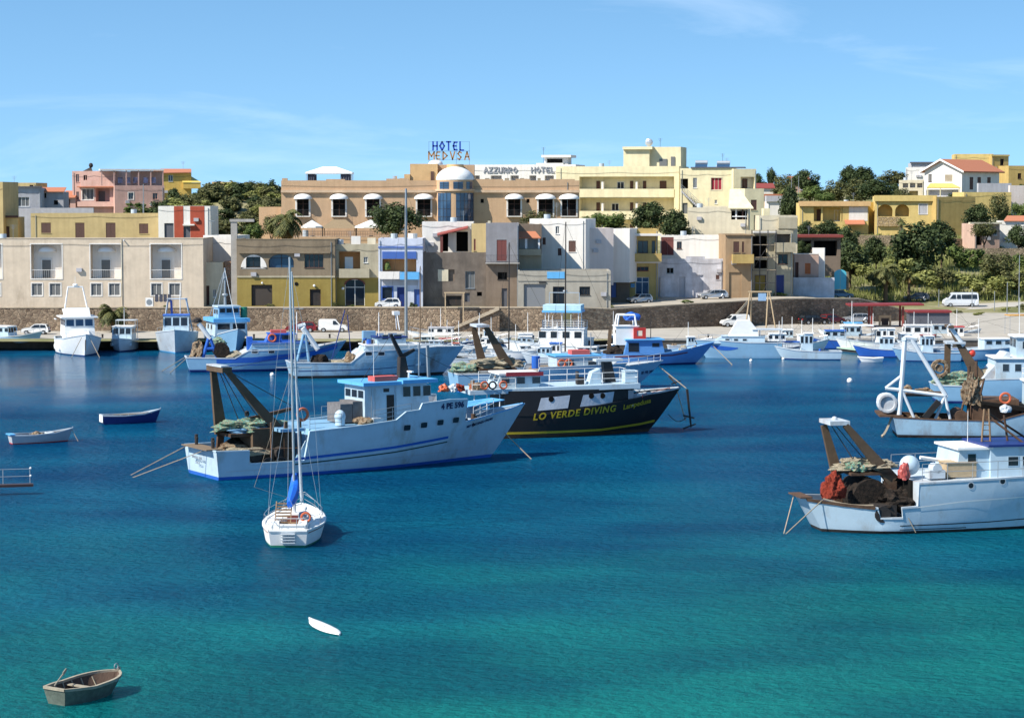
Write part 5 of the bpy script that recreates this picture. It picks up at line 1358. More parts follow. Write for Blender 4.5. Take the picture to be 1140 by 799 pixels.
def bush_px(kind, px, pt, pb, wpx, Y, label, group=None, i=0, name='bush'):
    c = at(px, pb, Y); t = at(px, pt, Y); H = t.z - c.z; w = wpx * Y / FPX / 2
    o = link(name, CROWNS[kind][i % len(CROWNS[kind])], None, (c.x, Y, c.z + H * 0.5)); o.scale = (w, w, H * 0.56); o.rotation_euler = (0, 0, rnd.uniform(0, 6))
    return ident(o, label, 'bush', group)

def palm(px, pt, pb, wpx, Y, label, trunk_px, n=46, gold=0.4, thick=0.35, zg=None):
    c = at(px, pb, Y); R_ = wpx * Y / FPX / 2; zt = at(px, pt * .56 + pb * .44, Y).z; zg = hz(c.x, Y) if zg is None else zg
    t = empty('palm_tree', (c.x, Y, zg), 0, label, 'palm')
    h = max(0.4, zt - zg)
    m = MB(); prev = None
    for k in range(7):
        z = -0.3 + (h + .3) * k / 6; rr = thick * (1.15 - 0.25 * k / 6) * (1.06 if k % 2 else 1)
        if prev: m.tube((0, 0, prev[0]), (0, 0, z), prev[1], rr, 9)
        prev = (z, rr)
    m.build('trunk', BARK, t)
    r = random.Random(int(px))
    for part, mat_, lo, hi, cnt in (('fronds', LEAF_PALM, -0.15, 1.25, int(n * (1 - gold * .5))), ('dead_fronds', LEAF_GOLD, -1.1, -0.1, int(n * gold))):
        if cnt < 1: continue
        m = MB()
        for k in range(cnt):
            a = r.uniform(0, 2 * math.pi); el = r.uniform(lo, hi); L = R_ * r.uniform(0.85, 1.15) * (1 if part == 'fronds' else .75)
            d = Vector((math.cos(a) * math.cos(el), math.sin(a) * math.cos(el), math.sin(el))); p = Vector((0, 0, h)); side = Vector((-math.sin(a), math.cos(a), 0)); S = 9
            for s in range(S):
                d2 = (d + Vector((0, 0, -0.13 - .04 * s))).normalized(); q = p + d2 * L / S
                w = L * 0.17 * math.sin(math.pi * min(1, (s + 1.2) / (S + .5)))
                for sg in (-1, 1):
                    o_ = side * sg * w + Vector((0, 0, -w * 0.45)) + d2 * w * .5
                    m.add([p, q, q + o_ * 0.95, p + (q - p) * .45 + o_], [(0, 1, 2, 3)])
                p = q; d = d2
        me = bpy.data.meshes.new(part); me.from_pydata(m.v, [], m.f); me.materials.append(mat_); link(part, me, t)
    return t

palm(318, 230, 268, 56, 364, 'date palm with dead golden fronds rising behind the olive brown house', 0, 60, 0.55)
palm(126, 335, 368, 46, 318.5, 'dark low palm growing at the foot of the stone wall on the quay', 0, 60, 0.1, 0.3, QZ)
palm(986, 289, 322, 44, 392, 'broad low palm on the dry bank above the dark parked car', 0, 55, 0.15, 0.35)
palm(1003, 240, 256, 16, 462, 'little round palm in front of the arched villa', 0, 30, 0.2, 0.25)
palm(1012, 300, 320, 22, 396, 'small palm between the broad low palm and the grassy bank', 0, 30, 0.2, 0.25)

tree('pine', 441, 221, 266, 64, 379, 'dark dense pine in front of the terracotta hotel', 'pine_tree')
tree('dark', 723, 226, 256, 44, 373, 'dark round tree left lobe before the cream balconies', i=1); tree('dark', 753, 234, 268, 38, 371, 'dark round tree beside the outside stair of the cream apartment house', i=2)
tree('mid', 677, 235, 258, 46, 384, 'bright green tree before the lowest cream balconies'); tree('olive', 597, 234, 252, 36, 386, 'olive green shrub tree below the hotel windows with white awnings', i=1)
tree('mid', 283, 248, 270, 26, 362, 'pale green tree left of the date palm', i=1); tree('olive', 302, 240, 262, 22, 372, 'dusty green tree behind the date palm')
tree('mid', 652, 240, 256, 18, 386, 'small green tree behind the pinkish white house', i=1)
# right hand slope
for a in (('pine', 859, 183.5, 214, 13, 588, 'slim dark conifer on the skyline right of the cream hotel', 'conifer_tree'),
          ('dark', 842, 194, 212, 18, 585, 'dark skyline tree left of the slim conifer'),
          ('olive', 873, 195, 222, 32, 565, 'yellowish olive tree right of the slim conifer'),
          ('dark', 897, 189, 214, 38, 572, 'large dark domed tree on the skyline'),
          ('dark', 880, 208, 250, 26, 490, 'tall dark tree beside the first yellow villa'),
          ('mid', 905, 206, 226, 34, 520, 'green tree behind the first yellow villa roof'),
          ('olive', 928, 200, 224, 30, 530, 'olive tree behind the villa roofs', ),
          ('dark', 944, 185, 212, 22, 572, 'dark skyline tree with ragged top'),
          ('dark', 962, 186, 210, 36, 570, 'wide dark skyline tree left of the ridge houses'),
          ('dark', 978, 200, 222, 46, 515, 'broad dark green tree above the arched villa'),
          ('olive', 953, 198, 224, 34, 528, 'brownish olive tree in the ridge grove'),
          ('olive', 992, 189, 206, 36, 575, 'thin branched tree before the white flat roofed house'),
          ('mid', 918, 214, 228, 26, 500, 'small green tree right above the first villa'),
          ('olive', 1005, 210, 224, 24, 500, 'dusty tree before the pale loggia house'),
          ('dark', 899, 246, 266, 30, 440, 'dark hedge tree below the first yellow villa'),
          ('dark', 921, 246, 268, 30, 438, 'dark hedge tree under the villa veranda'),
          ('dark', 944, 252, 276, 30, 432, 'dark tree at the end of the hedge'),
          ('dark', 946, 268, 306, 52, 405, 'wide dark tree above the turquoise gate'),
          ('dark', 975, 264, 292, 30, 418, 'dark tree in front of the pale terrace wall'),
          ('dark', 1018, 250, 308, 66, 410, 'biggest dark tree in the middle of the slope'),
          ('dark', 1048, 246, 280, 42, 425, 'dark tree behind the biggest dark tree'),
          ('olive', 1095, 248, 264, 34, 436, 'olive vine tree over the pinkish porch'),
          ('dark', 1088, 228, 256, 34, 455, 'dark tree right of the shaded ochre wall'),
          ('dark', 1134, 250, 276, 30, 436, 'dark bush tree at the right edge above the path wall'),
          ('olive', 1112, 216, 246, 26, 470, 'dusty tree below the yellow lower house'),
          ('olive', 1110, 282, 308, 44, 404, 'dark olive bush tree on the grassy bank'),
          ('mid', 1136, 224, 244, 22, 480, 'green tree below the pale mauve wall'),
          ('dark', 905, 272, 300, 30, 392, 'dark tree behind the small pale pink house'),
          ('dark', 893, 268, 284, 22, 384, 'dark shrub tree before the red roofed shed')):
    tree(*a, i=rnd.randint(0, 2))
for i, (px, pt, pb, w, Y, k) in enumerate(((1068, 272, 300, 40, 414, 'bmid'), (1090, 276, 300, 40, 412, 'bmid'), (1128, 300, 322, 40, 400, 'bolive'), (960, 290, 314, 40, 400, 'bdry'), (1000, 285, 312, 44, 401, 'bdry'), (1030, 298, 322, 50, 398, 'bdry'), (1050, 296, 322, 40, 402, 'bolive'), (1078, 302, 328, 50, 400, 'bdry'), (1110, 306, 330, 46, 399, 'bdry'), (1140, 296, 330, 44, 401, 'bdry'), (975, 300, 318, 30, 396, 'bolive'))):
    bush_px(k, px, pt, pb, w, Y, ['bright green bush under the path wall left of the dark olive one', 'bright green bush under the path wall at its middle', 'olive bush above the minibus roof', 'dry yellow bush right of the turquoise gate', 'dry yellow bush under the biggest dark tree', 'dry yellow bush left of the white minibus', 'olive bush at the foot of the biggest dark tree', 'dry grassy bush right behind the minibus', 'dry grassy bush beyond the minibus bonnet end', 'dry grassy bush at the right edge of the bank', 'olive bush just above the low broad palm'][i], i=i)
# scrub hill on the left
r2 = random.Random(3)
n = 0
while n < 190:
    X = r2.uniform(-80, -36); Y = r2.uniform(398, 468)
    z = hz(X, Y)
    if (X > -46 and Y < 408) or (X < -62 and Y > 436): continue
    k = r2.choice(['bolive', 'bolive', 'bdark', 'bdry', 'bdark', 'bolive'])
    w = r2.uniform(1.5, 3.4)
    col = {'bolive': 'olive green', 'bdark': 'dark green', 'bdry': 'dry brown'}[k]
    bush(k, X, Y, w, w * r2.uniform(.8, 1.15), col + ' scrub bush on the hill behind the red striped house', col + ' scrub bushes on the hill', i=n)
    n += 1
for i, (px, pt, pb, w, Y, k, lab) in enumerate(((192, 208, 232, 30, 440, 'bdark', 'dark scrub clump right under the yellow porch'), (300, 200, 226, 24, 436, 'bdark', 'tall dark scrub clump at the hotel end of the hill'), (280, 204, 226, 34, 440, 'bolive', 'olive scrub clump on top of the hill'), (250, 208, 232, 40, 438, 'bolive', 'olive scrub clump on the middle of the hill'), (246, 262, 290, 30, 352, 'bdark', 'dark bush filling the gap behind the concrete pillar'), (152, 225, 240, 40, 420, 'bmid', 'green hedge below the shaded pink house'), (50, 246, 266, 16, 390, 'bdry', 'dry weeds beside the dark archway'))):
    bush_px(k, px, pt, pb, w, Y, lab, i=i)
# bushes scattered over the rest of the slopes
n = 0
while n < 95:
    X = r2.uniform(60, 135); Y = r2.uniform(405, 600)
    if Y < 430 and X < 62: continue
    k = r2.choice(['bolive', 'bdark', 'bmid', 'bolive', 'bdry', 'bmid']); w = r2.uniform(1.2, 2.6)
    col = {'bolive': 'olive green', 'bdark': 'dark green', 'bdry': 'dry yellow', 'bmid': 'fresh green'}[k]
    bush(k, X, Y, w, w * r2.uniform(.9, 1.4), col + ' bush among the villas on the slope', col + ' bushes among the villas', i=n); n += 1
for i, (px, py, w, h, k, lab) in enumerate(((110, 340, 1.5, 1.3, 'bdry', 'dry brown weeds under the second pair of grey windows'), (22, 341, 2.4, 1.0, 'bdry', 'dry brown weeds under the first pair of grey windows'), (152, 341, .7, .7, 'bmid', 'small green weed by the drainpipe'), (184, 366, .9, .8, 'bmid', 'yellow green shrub on the quay right of the low palm'), (765, 338, 1.2, .7, 'bmid', 'green weeds on the wall between the two parked silver cars'), (826, 331, 1.0, .8, 'bmid', 'green weeds at the top of the short stairs'), (868, 330, 1.4, .8, 'bmid', 'green weeds in front of the scaffolded house'), (912, 328, 1.8, .6, 'bmid', 'green weeds below the mottled garden wall'), (960, 336, .9, .7, 'bolive', 'low shrub where the wall ends'), (985, 336, .8, .6, 'bolive', 'low shrub beside the pale road'), (300, 342, .9, .6, 'bolive', 'weeds before the dark garage door'), (392, 343, .8, .6, 'bmid', 'potted greenery before the arched shopfront'), (372, 342, .5, .9, 'bolive', 'climbing plant at the corner of the mustard house'), (1090, 351, 1.4, .7, 'bdry', 'dry shrub on the kerb below the minibus'), (1065, 349, 1.2, .6, 'bolive', 'olive shrub on the kerb left of the minibus wheel'), (460, 366, .8, 1.2, 'bdark', 'dark bush at the foot of the wall beside the tall mast'), (1140, 345, 1.6, 1.2, 'bolive', 'olive shrub on the road verge at the right edge'), (1120, 346, 1.2, .8, 'bdry', 'dry shrub beside the fence posts'))):
    g = ground(px, py)
    o = link('bush', CROWNS[k][i % 2], None, (g.x, g.y, g.z + h * .35)); o.scale = (w, w * .7, h * .6); ident(o, lab, 'bush')
# tall dry grass on the bank
def make_grass():
    r = random.Random(5); m = MB()
    for k in range(26000):
        X = r.uniform(56, 120); Y = r.uniform(396, 466)
        if noise.noise(Vector((X * .15, Y * .15, 0))) < -.3: continue
        z = hz(X, Y); h = r.uniform(.5, 1.5); a = r.uniform(0, 6.28); w = .09
        lx, ly = r.uniform(-.4, .4), r.uniform(-.4, .4)
        m.add([(X - w * math.cos(a), Y - w * math.sin(a), z - .1), (X + w * math.cos(a), Y + w * math.sin(a), z - .1), (X + lx, Y + ly, z + h)], [(0, 1, 2)])
    me = bpy.data.meshes.new('grass'); me.from_pydata(m.v, [], m.f); me.materials.append(leaf_mat('bank grass', (0.11, 0.14, 0.03), (0.33, 0.345, 0.12), 0.12))
    ident(link('grass', me), 'tall dry yellow green grass covering the bank', 'grass', kind='stuff')
make_grass()

# ------------------------------------------------------------------ vehicles
CARLIB = {}
CARGLASS = mat('car glass', (0.02, 0.026, 0.032), 0.06, 0, 0.1, 1, spec=0.7)
LAMPW = mat('lamp lens', (0.75, 0.75, 0.72), 0.2); LAMPR = mat('tail lens', (0.4, 0.02, 0.02), 0.25)
def carpaint(name, c, metal=0.0): return mat('car paint ' + name, c, 0.25, metal, 0.04, 1, 0.12, (0.3, 0.27, 0.22), 0, 0.6)
def car(kind, px, py, rz, paint_, label, q=False, name=None):
    L, W_, H, prof, win, wb, wr = {
     'hatch': (3.8, 1.65, 1.45, [(-1.9, .32), (-1.88, .75), (-1.80, .98), (-1.55, 1.38), (-.9, 1.45), (.1, 1.43), (.75, .98), (1.65, .84), (1.88, .62), (1.9, .3)], [[(-1.58, .98), (-1.42, 1.33), (-.78, 1.38), (-.72, .97)], [(-.65, .97), (-.70, 1.38), (.05, 1.36), (.58, .96)]], 1.18, .3),
     'wagon': (4.5, 1.75, 1.48, [(-2.25, .34), (-2.22, .8), (-2.15, 1.02), (-1.75, 1.42), (-.9, 1.48), (.2, 1.45), (.95, 1.0), (1.95, .86), (2.22, .62), (2.25, .32)], [[(-1.9, 1.02), (-1.62, 1.36), (-.95, 1.4), (-.9, 1.0)], [(-.82, 1.0), (-.87, 1.4), (-.05, 1.39), (-.0, .99)], [(.07, .99), (.03, 1.38), (.2, 1.37), (.78, .98)]], 1.35, .32),
     'van': (4.2, 1.75, 1.85, [(-2.1, .34), (-2.1, 1.1), (-2.02, 1.72), (-1.9, 1.84), (.25, 1.82), (.45, 1.75), (1.05, 1.12), (1.85, .95), (2.08, .7), (2.1, .32)], [[(.02, 1.12), (.0, 1.66), (.38, 1.64), (.86, 1.1)]], 1.32, .31),
     'minibus': (5.9, 2.0, 2.45, [(-2.95, .4), (-2.95, 1.3), (-2.88, 2.3), (-2.7, 2.44), (1.3, 2.42), (1.6, 2.3), (2.35, 1.4), (2.8, 1.15), (2.93, .85), (2.95, .38)], [[(-2.7, 1.4), (-2.66, 2.12), (-.05, 2.12), (-.05, 1.4)], [(.1, 1.4), (.1, 2.1), (.75, 2.1), (.8, 1.4)], [(.95, 1.4), (.92, 2.1), (1.45, 2.1), (2.0, 1.4)]], 1.85, .34)}[kind]
    g = gz(px, max(py, 369.5 if px < 700 else py), QZ) if q else ground(px, py)
    if q and g.y > wall_y(g.x) - 2.2: g.y = wall_y(g.x) - 2.2
    nm = name or {'hatch': 'parked_car', 'wagon': 'parked_car', 'van': 'parked_van', 'minibus': 'minibus'}[kind]
    t = empty(nm, g, R(rz), label, {'van': 'van', 'minibus': 'minibus'}.get(kind, 'car'))
    if kind not in CARLIB:
        belt = {'hatch': .95, 'wagon': .98, 'van': 1.1, 'minibus': 1.38}[kind]
        hw = lambda z: W_ / 2 * (1 - 0.17 * max(0, z - belt) / (H - belt)) * (0.94 + 0.06 * min(1, z / .6))
        m = MB(); n = len(prof)
        # side with wheel arches: the profile bottom follows the arches
        bot = []
        for c in (wb, -wb):
            for k in range(7):
                a = math.pi * k / 6; bot.append((c + (wr + .07) * math.cos(a), .30 + (wr + .05) * math.sin(a) * .95))
        out = list(prof) + bot
        n = len(out)
        vs = [(x, hw(z), z) for x, z in out] + [(x, -hw(z), z) for x, z in out]
        m.add(vs, [tuple(range(n)), tuple(reversed(range(n, 2 * n)))] + [(i, (i + 1) % n, n + (i + 1) % n, n + i) for i in range(n)])
        body = m.mesh('body', BLACK)
        mw = MB()
        for sd in (1, -1):
            for poly in win: mw.add([(x, sd * (hw(z) + .008), z) for x, z in poly], [tuple(range(len(poly)))])
        # windscreen and rear screen follow the profile
        def screen(i, j):
            (x0, z0), (x1, z1) = prof[i], prof[j]; d = Vector((x1 - x0, 0, z1 - z0)).normalized(); nn = Vector((-d.z, 0, d.x)) * .012
            if nn.x * (1 if x0 > 0 else -1) < 0: nn = -nn
            a = .12
            pa = Vector((x0 + (x1 - x0) * a, 0, z0 + (z1 - z0) * a)) + nn; pb = Vector((x1 - (x1 - x0) * a, 0, z1 - (z1 - z0) * a)) + nn
            mw.add([(pa.x, hw(pa.z) - .1, pa.z), (pa.x, -hw(pa.z) + .1, pa.z), (pb.x, -hw(pb.z) + .1, pb.z), (pb.x, hw(pb.z) - .1, pb.z)], [(0, 1, 2, 3)])
        si = {'hatch': (5, 6), 'wagon': (5, 6), 'van': (5, 6), 'minibus': (5, 6)}[kind]; screen(*si)
        ri = {'hatch': (2, 3), 'wagon': (2, 3), 'van': (1, 2), 'minibus': (1, 2)}[kind]; screen(*ri)
        wh = MB(); wh.tube((0, -.1, 0), (0, .1, 0), wr, n=16); rim = MB(); rim.tube((0, -.112, 0), (0, .112, 0), wr * .62, n=12)
        hl = MB(); hl.sphere((0, 0, 0), .06, .18, .10, 8, 5)
        bp = MB(); bp.box(L / 2 - .08, L / 2 + .05, -W_ / 2 * .9, W_ / 2 * .9, .3, .5); bp.box(-L / 2 - .05, -L / 2 + .08, -W_ / 2 * .9, W_ / 2 * .9, .3, .52)
        CARLIB[kind] = (body, mw.mesh('windows', CARGLASS), wh.mesh('tyre', TYRE), rim.mesh('rim', ALU), hl.mesh('headlight', LAMPW), hl.mesh('tail_light', LAMPR), bp.mesh('bumper', DARKSTEEL))
    body, wins, tyre, rim, hl, tl, bp = CARLIB[kind]
    bo = link('body', body, t); bo.material_slots[0].link = 'OBJECT'; bo.material_slots[0].material = paint_
    link('windows', wins, t); link('bumpers', bp, t)
    for x in (wb, -wb):
        for y in (W_ / 2 - .09, -W_ / 2 + .09):
            w = link('wheel', tyre, t, (x, y, wr)); link('rim', rim, w)
    for y in (W_ * .36, -W_ * .36):
        link('headlight', hl, t, (L / 2 - .08, y, .68 if kind != 'minibus' else .95)); link('tail_light', tl, t, (-L / 2 + .0, y, .8 if kind != 'minibus' else 1.1))
    return t
C_WHITE = carpaint('white', (0.74, 0.74, 0.72)); C_SILV = carpaint('silver', (0.45, 0.47, 0.49), .5); C_BLACK = carpaint('black', (0.012, 0.012, 0.014)); C_RED = carpaint('dark red', (0.16, 0.012, 0.014)); C_GREY = carpaint('dark grey', (0.07, 0.075, 0.085), .4); C_BLUEGREY = carpaint('blue grey', (0.10, 0.16, 0.22), .4)
car('hatch', 40, 372, 180, C_WHITE, 'white hatchback parked on the quay beside the big white motor yacht', q=True)
car('van', 371, 366.5, 0, C_WHITE, 'white panel van parked on the quay under the mustard house', q=True)
car('wagon', 336, 365, 175, C_RED, 'dark red car parked on the quay behind the white panel van', q=True)
car('hatch', 318, 339.5, 180, C_BLACK, 'black car parked in front of the dark garage of the mustard house')
car('hatch', 432, 343, 180, C_WHITE, 'small white car parked before the white and blue shop house')
car('hatch', 712, 337.5, 205, C_SILV, 'silver hatchback on the dusty ground before the narrow ochre house')
car('wagon', 794, 333, 188, C_SILV, 'silver estate car parked in front of the worn whitewashed house')
car('van', 816, 362.5, 190, C_WHITE, 'white panel van parked on the quay at the foot of the short stairs', q=True)
car('wagon', 899, 358, 20, C_BLACK, 'black car parked under the brown wall, left of the red one', q=True)
car('hatch', 922, 358.5, 30, C_RED, 'dark red car parked between the black car and the silver estate', q=True)
car('wagon', 949, 358, 178, C_SILV, 'silver estate car parked beside the red canopy shelter', q=True)
car('hatch', 937, 332.5, 5, C_BLUEGREY, 'blue grey car on the upper street below the turquoise gate')
car('wagon', 1020, 335, 178, C_GREY, 'dark grey car on the pale road left of the minibus')
car('minibus', 1069, 341.5, 180, carpaint('van white', (0.66, 0.69, 0.74)), 'white minibus with dark windows on the road below the grassy bank')

# ------------------------------------------------------------------ things on the quay
p0 = gz(947, 364, QZ); 
t = empty('shelter', p0, R(-2), 'dark red canopy shelter on posts with fuel stands on the quay', 'shelter')
s = p0.y / FPX; Wd = 84 * s; zt = at(950, 339.5, p0.y).z - p0.z
m = MB(); m.hexa([(-.4, -1.5, zt - .12), (Wd - .6, -1.5, zt), (Wd - .6, 3.5, zt), (-.4, 3.5, zt - .12)], [(-.4, -1.5, zt + .14), (Wd - .6, -1.5, zt + .24), (Wd - .6, 3.5, zt + .24), (-.4, 3.5, zt + .14)]); m.build('canopy', REDROOF, t)
for x in (3.0, 7.6):
    for y in (-.6, 2.6): MB().box(x - .14, x + .14, y - .14, y + .14, 0, zt - .2).build('post', DULLRED, t)
for x, lab in ((5.2, 'pale fuel stand under the red canopy nearer the silver car'), (8.8, 'pale fuel stand under the red canopy nearer the slate kiosk')):
    f = MB(); f.box(-.9, .9, -.3, .3, 0, .25); f.box(-.9, -.65, -.25, .25, .25, 1.7); f.box(.65, .9, -.25, .25, .25, 1.7); f.box(-.65, .65, -.2, .2, 1.35, 1.7)
    fo = f.build('fuel_stand', PALEWOOD, loc=(p0.x + x, p0.y + .8, p0.z)); ident(fo, lab, 'fuel stand')
    MB().box(-.5, .5, -.15, .15, .26, 1.2).build('pump_body', DARKSTEEL, fo)
p0 = gz(1012, 371, QZ); p1 = at(1057, 348, p0.y)
t = empty('kiosk', p0, R(-3), 'slate grey kiosk with a thin red roof edge on the quay', 'kiosk')
w = p1.x - p0.x; h = p1.z - p0.z
MB().box(0, w, 0, 3.2, -.3, h).build('wall', wave_mat('ribbed slate', (0.075, 0.08, 0.10), (0.11, 0.115, 0.14), 4, 'X'), t); MB().box(-.25, w + .25, -.25, 3.4, h + .003, h + .28).build('roof', REDROOF, t); MB().box(.3, 1.5, -.04, -.003, 0, 2.1).build('door', SLATE, t)
def frame_goal(px0, px1, pt, pb, label, m_, nm, splay=0.0):
    a = gz(px0, pb, QZ); b_ = at(px1, pb, a.y); top = at(px0, pt, a.y).z
    t = empty(nm, a, 0, label, 'frame'); w = b_.x - a.x; h = top - a.z
    for x in (0, w):
        if splay:
            for y in (-splay, splay): MB().tube((x, y, 0), (x, 0, h), .12, .1, 6).build('leg', m_, t)
        else: MB().tube((x, 0, 0), (x, 0, h), .09, n=6).build('leg', m_, t)
    MB().tube((-.2, 0, h), (w + .2, 0, h), .1, n=6).build('crossbar', m_, t)
    return t, w, h
frame_goal(496, 516, 326, 369, 'pale timber goal shaped frame standing on the quay by the ruin', PALEWOOD, 'timber_frame')
p0 = gz(835, 367, QZ); w = 24 * p0.y / FPX; h = at(835, 325, p0.y).z - p0.z
t = empty('swing_frame', p0, 0, 'tall splayed timber frame with a small blue board on the quay', 'frame')
for x, dx in ((0, -.7), (.2, 0), (w - .5, -.3), (w - .3, .9)): MB().tube((x + dx, 0 if dx else .8, 0), (x, .4, h), .11, .09, 6).build('leg', PALEWOOD, t)
MB().tube((-.3, .4, h), (w, .4, h), .11, n=6).build('crossbar', PALEWOOD, t); MB().box(w * .38, w * .75, .3, .36, h - 1.3, h - .2).build('board', paint('board blue', (0.25, 0.4, 0.6)), t)
def pole(px, pt, pb, r, label, m_=GREYPOLE, nm='pole', cat='pole', lean=0.0, top=None, g=None):
    a = g or ground(px, pb); h = at(px, pt, a.y).z - a.z
    o = MB().tube((0, 0, -.3), (lean, 0, h), r, r * .75, 7).build(nm, m_, loc=a); ident(o, label, cat)
    if top: MB().box(lean - .45, lean + .45, -.08, .08, h - .08, h + .06).build('lamp_head', m_, o)
    return o
for px, pt, pb, lab in ((160, 205, 240, 'grey utility pole before the shaded pink house'), (236, 246, 268, 'thin lamp post right of the red striped house'), (1082, 322, 343, 'fence pole right behind the minibus bonnet'), (1045, 322, 342, 'fence pole just left of the minibus'), (1107, 324, 346, 'short grey pole on the verge right of the minibus'), (1121, 314, 350, 'tall grey pole on the verge'), (1134, 284, 352, 'tall leaning pole at the right edge of the verge'), (881, 196, 222, 'utility pole on the skyline left of the domed tree'), (889, 196, 222, 'second utility pole on the skyline left of the domed tree')):
    a = ground(px, pb)
    if px == 160: a = at(160, 240, 396)
    if px == 236: a = at(236, 268, 366)
    pole(px, pt, pb, .1 if px < 800 else .08, lab, g=a, top=px == 236)
# laundry and air unit in front of the beige terrace
g = at(166.5, 341, 327.4); o = MB().box(-.55, .55, -.25, .3, 0, 1.25).build('air_unit', WHITE, loc=g); ident(o, 'white air unit on the ground below the third balcony', 'air unit')
MB().tube((0, -.27, .62), (0, -.252, .62), .42, n=16).build('fan_grille', GREYPOLE, o)
g = at(182, 341, 327.2); t = empty('clothes_rack', g, 0, 'rack of dark clothes drying below the third balcony', 'clothes rack')
MB().tube((-1.4, 0, 1.75), (1.4, 0, 1.75), .025).tube((-1.4, 0, 0), (-1.4, 0, 1.75), .025).tube((1.4, 0, 0), (1.4, 0, 1.75), .025).build('rack', IRON, t)
for k in range(4): MB().prism([(-1.2 + k * .62, 0, 1.74), (-.75 + k * .62, 0, 1.74), (-.7 + k * .62, .0, .7), (-1.0 + k * .62, 0, .62), (-1.25 + k * .62, 0, .75)], (0, .06, 0)).build('garment', CURT, t)
# bollards along the quay edge
for i in range(14):
    X = -66 + i * 10.3
    o = MB().tube((0, 0, 0), (0, 0, .42), .14, .11, 10).sphere((0, 0, .46), .19, .19, .09, 10, 5).build('bollard', DARKSTEEL, loc=(X, 304.9, QZ + .03)); ident(o, 'black iron mooring bollard on the quay edge', 'bollard', 'bollards on the quay edge')
for px, py, lab in ((985, 372, 'grey concrete block on the quay beyond the slate kiosk'), (1083, 366, 'pale concrete mooring block on the quay right of the slate kiosk')):
    g = ground(px, py); o = MB().prism([(-.5, -.4, 0), (.5, -.4, 0), (.35, -.3, .9), (-.35, -.3, .9)], (0, .7, 0)).build('mooring_block', CONC, loc=g); ident(o, lab, 'block')
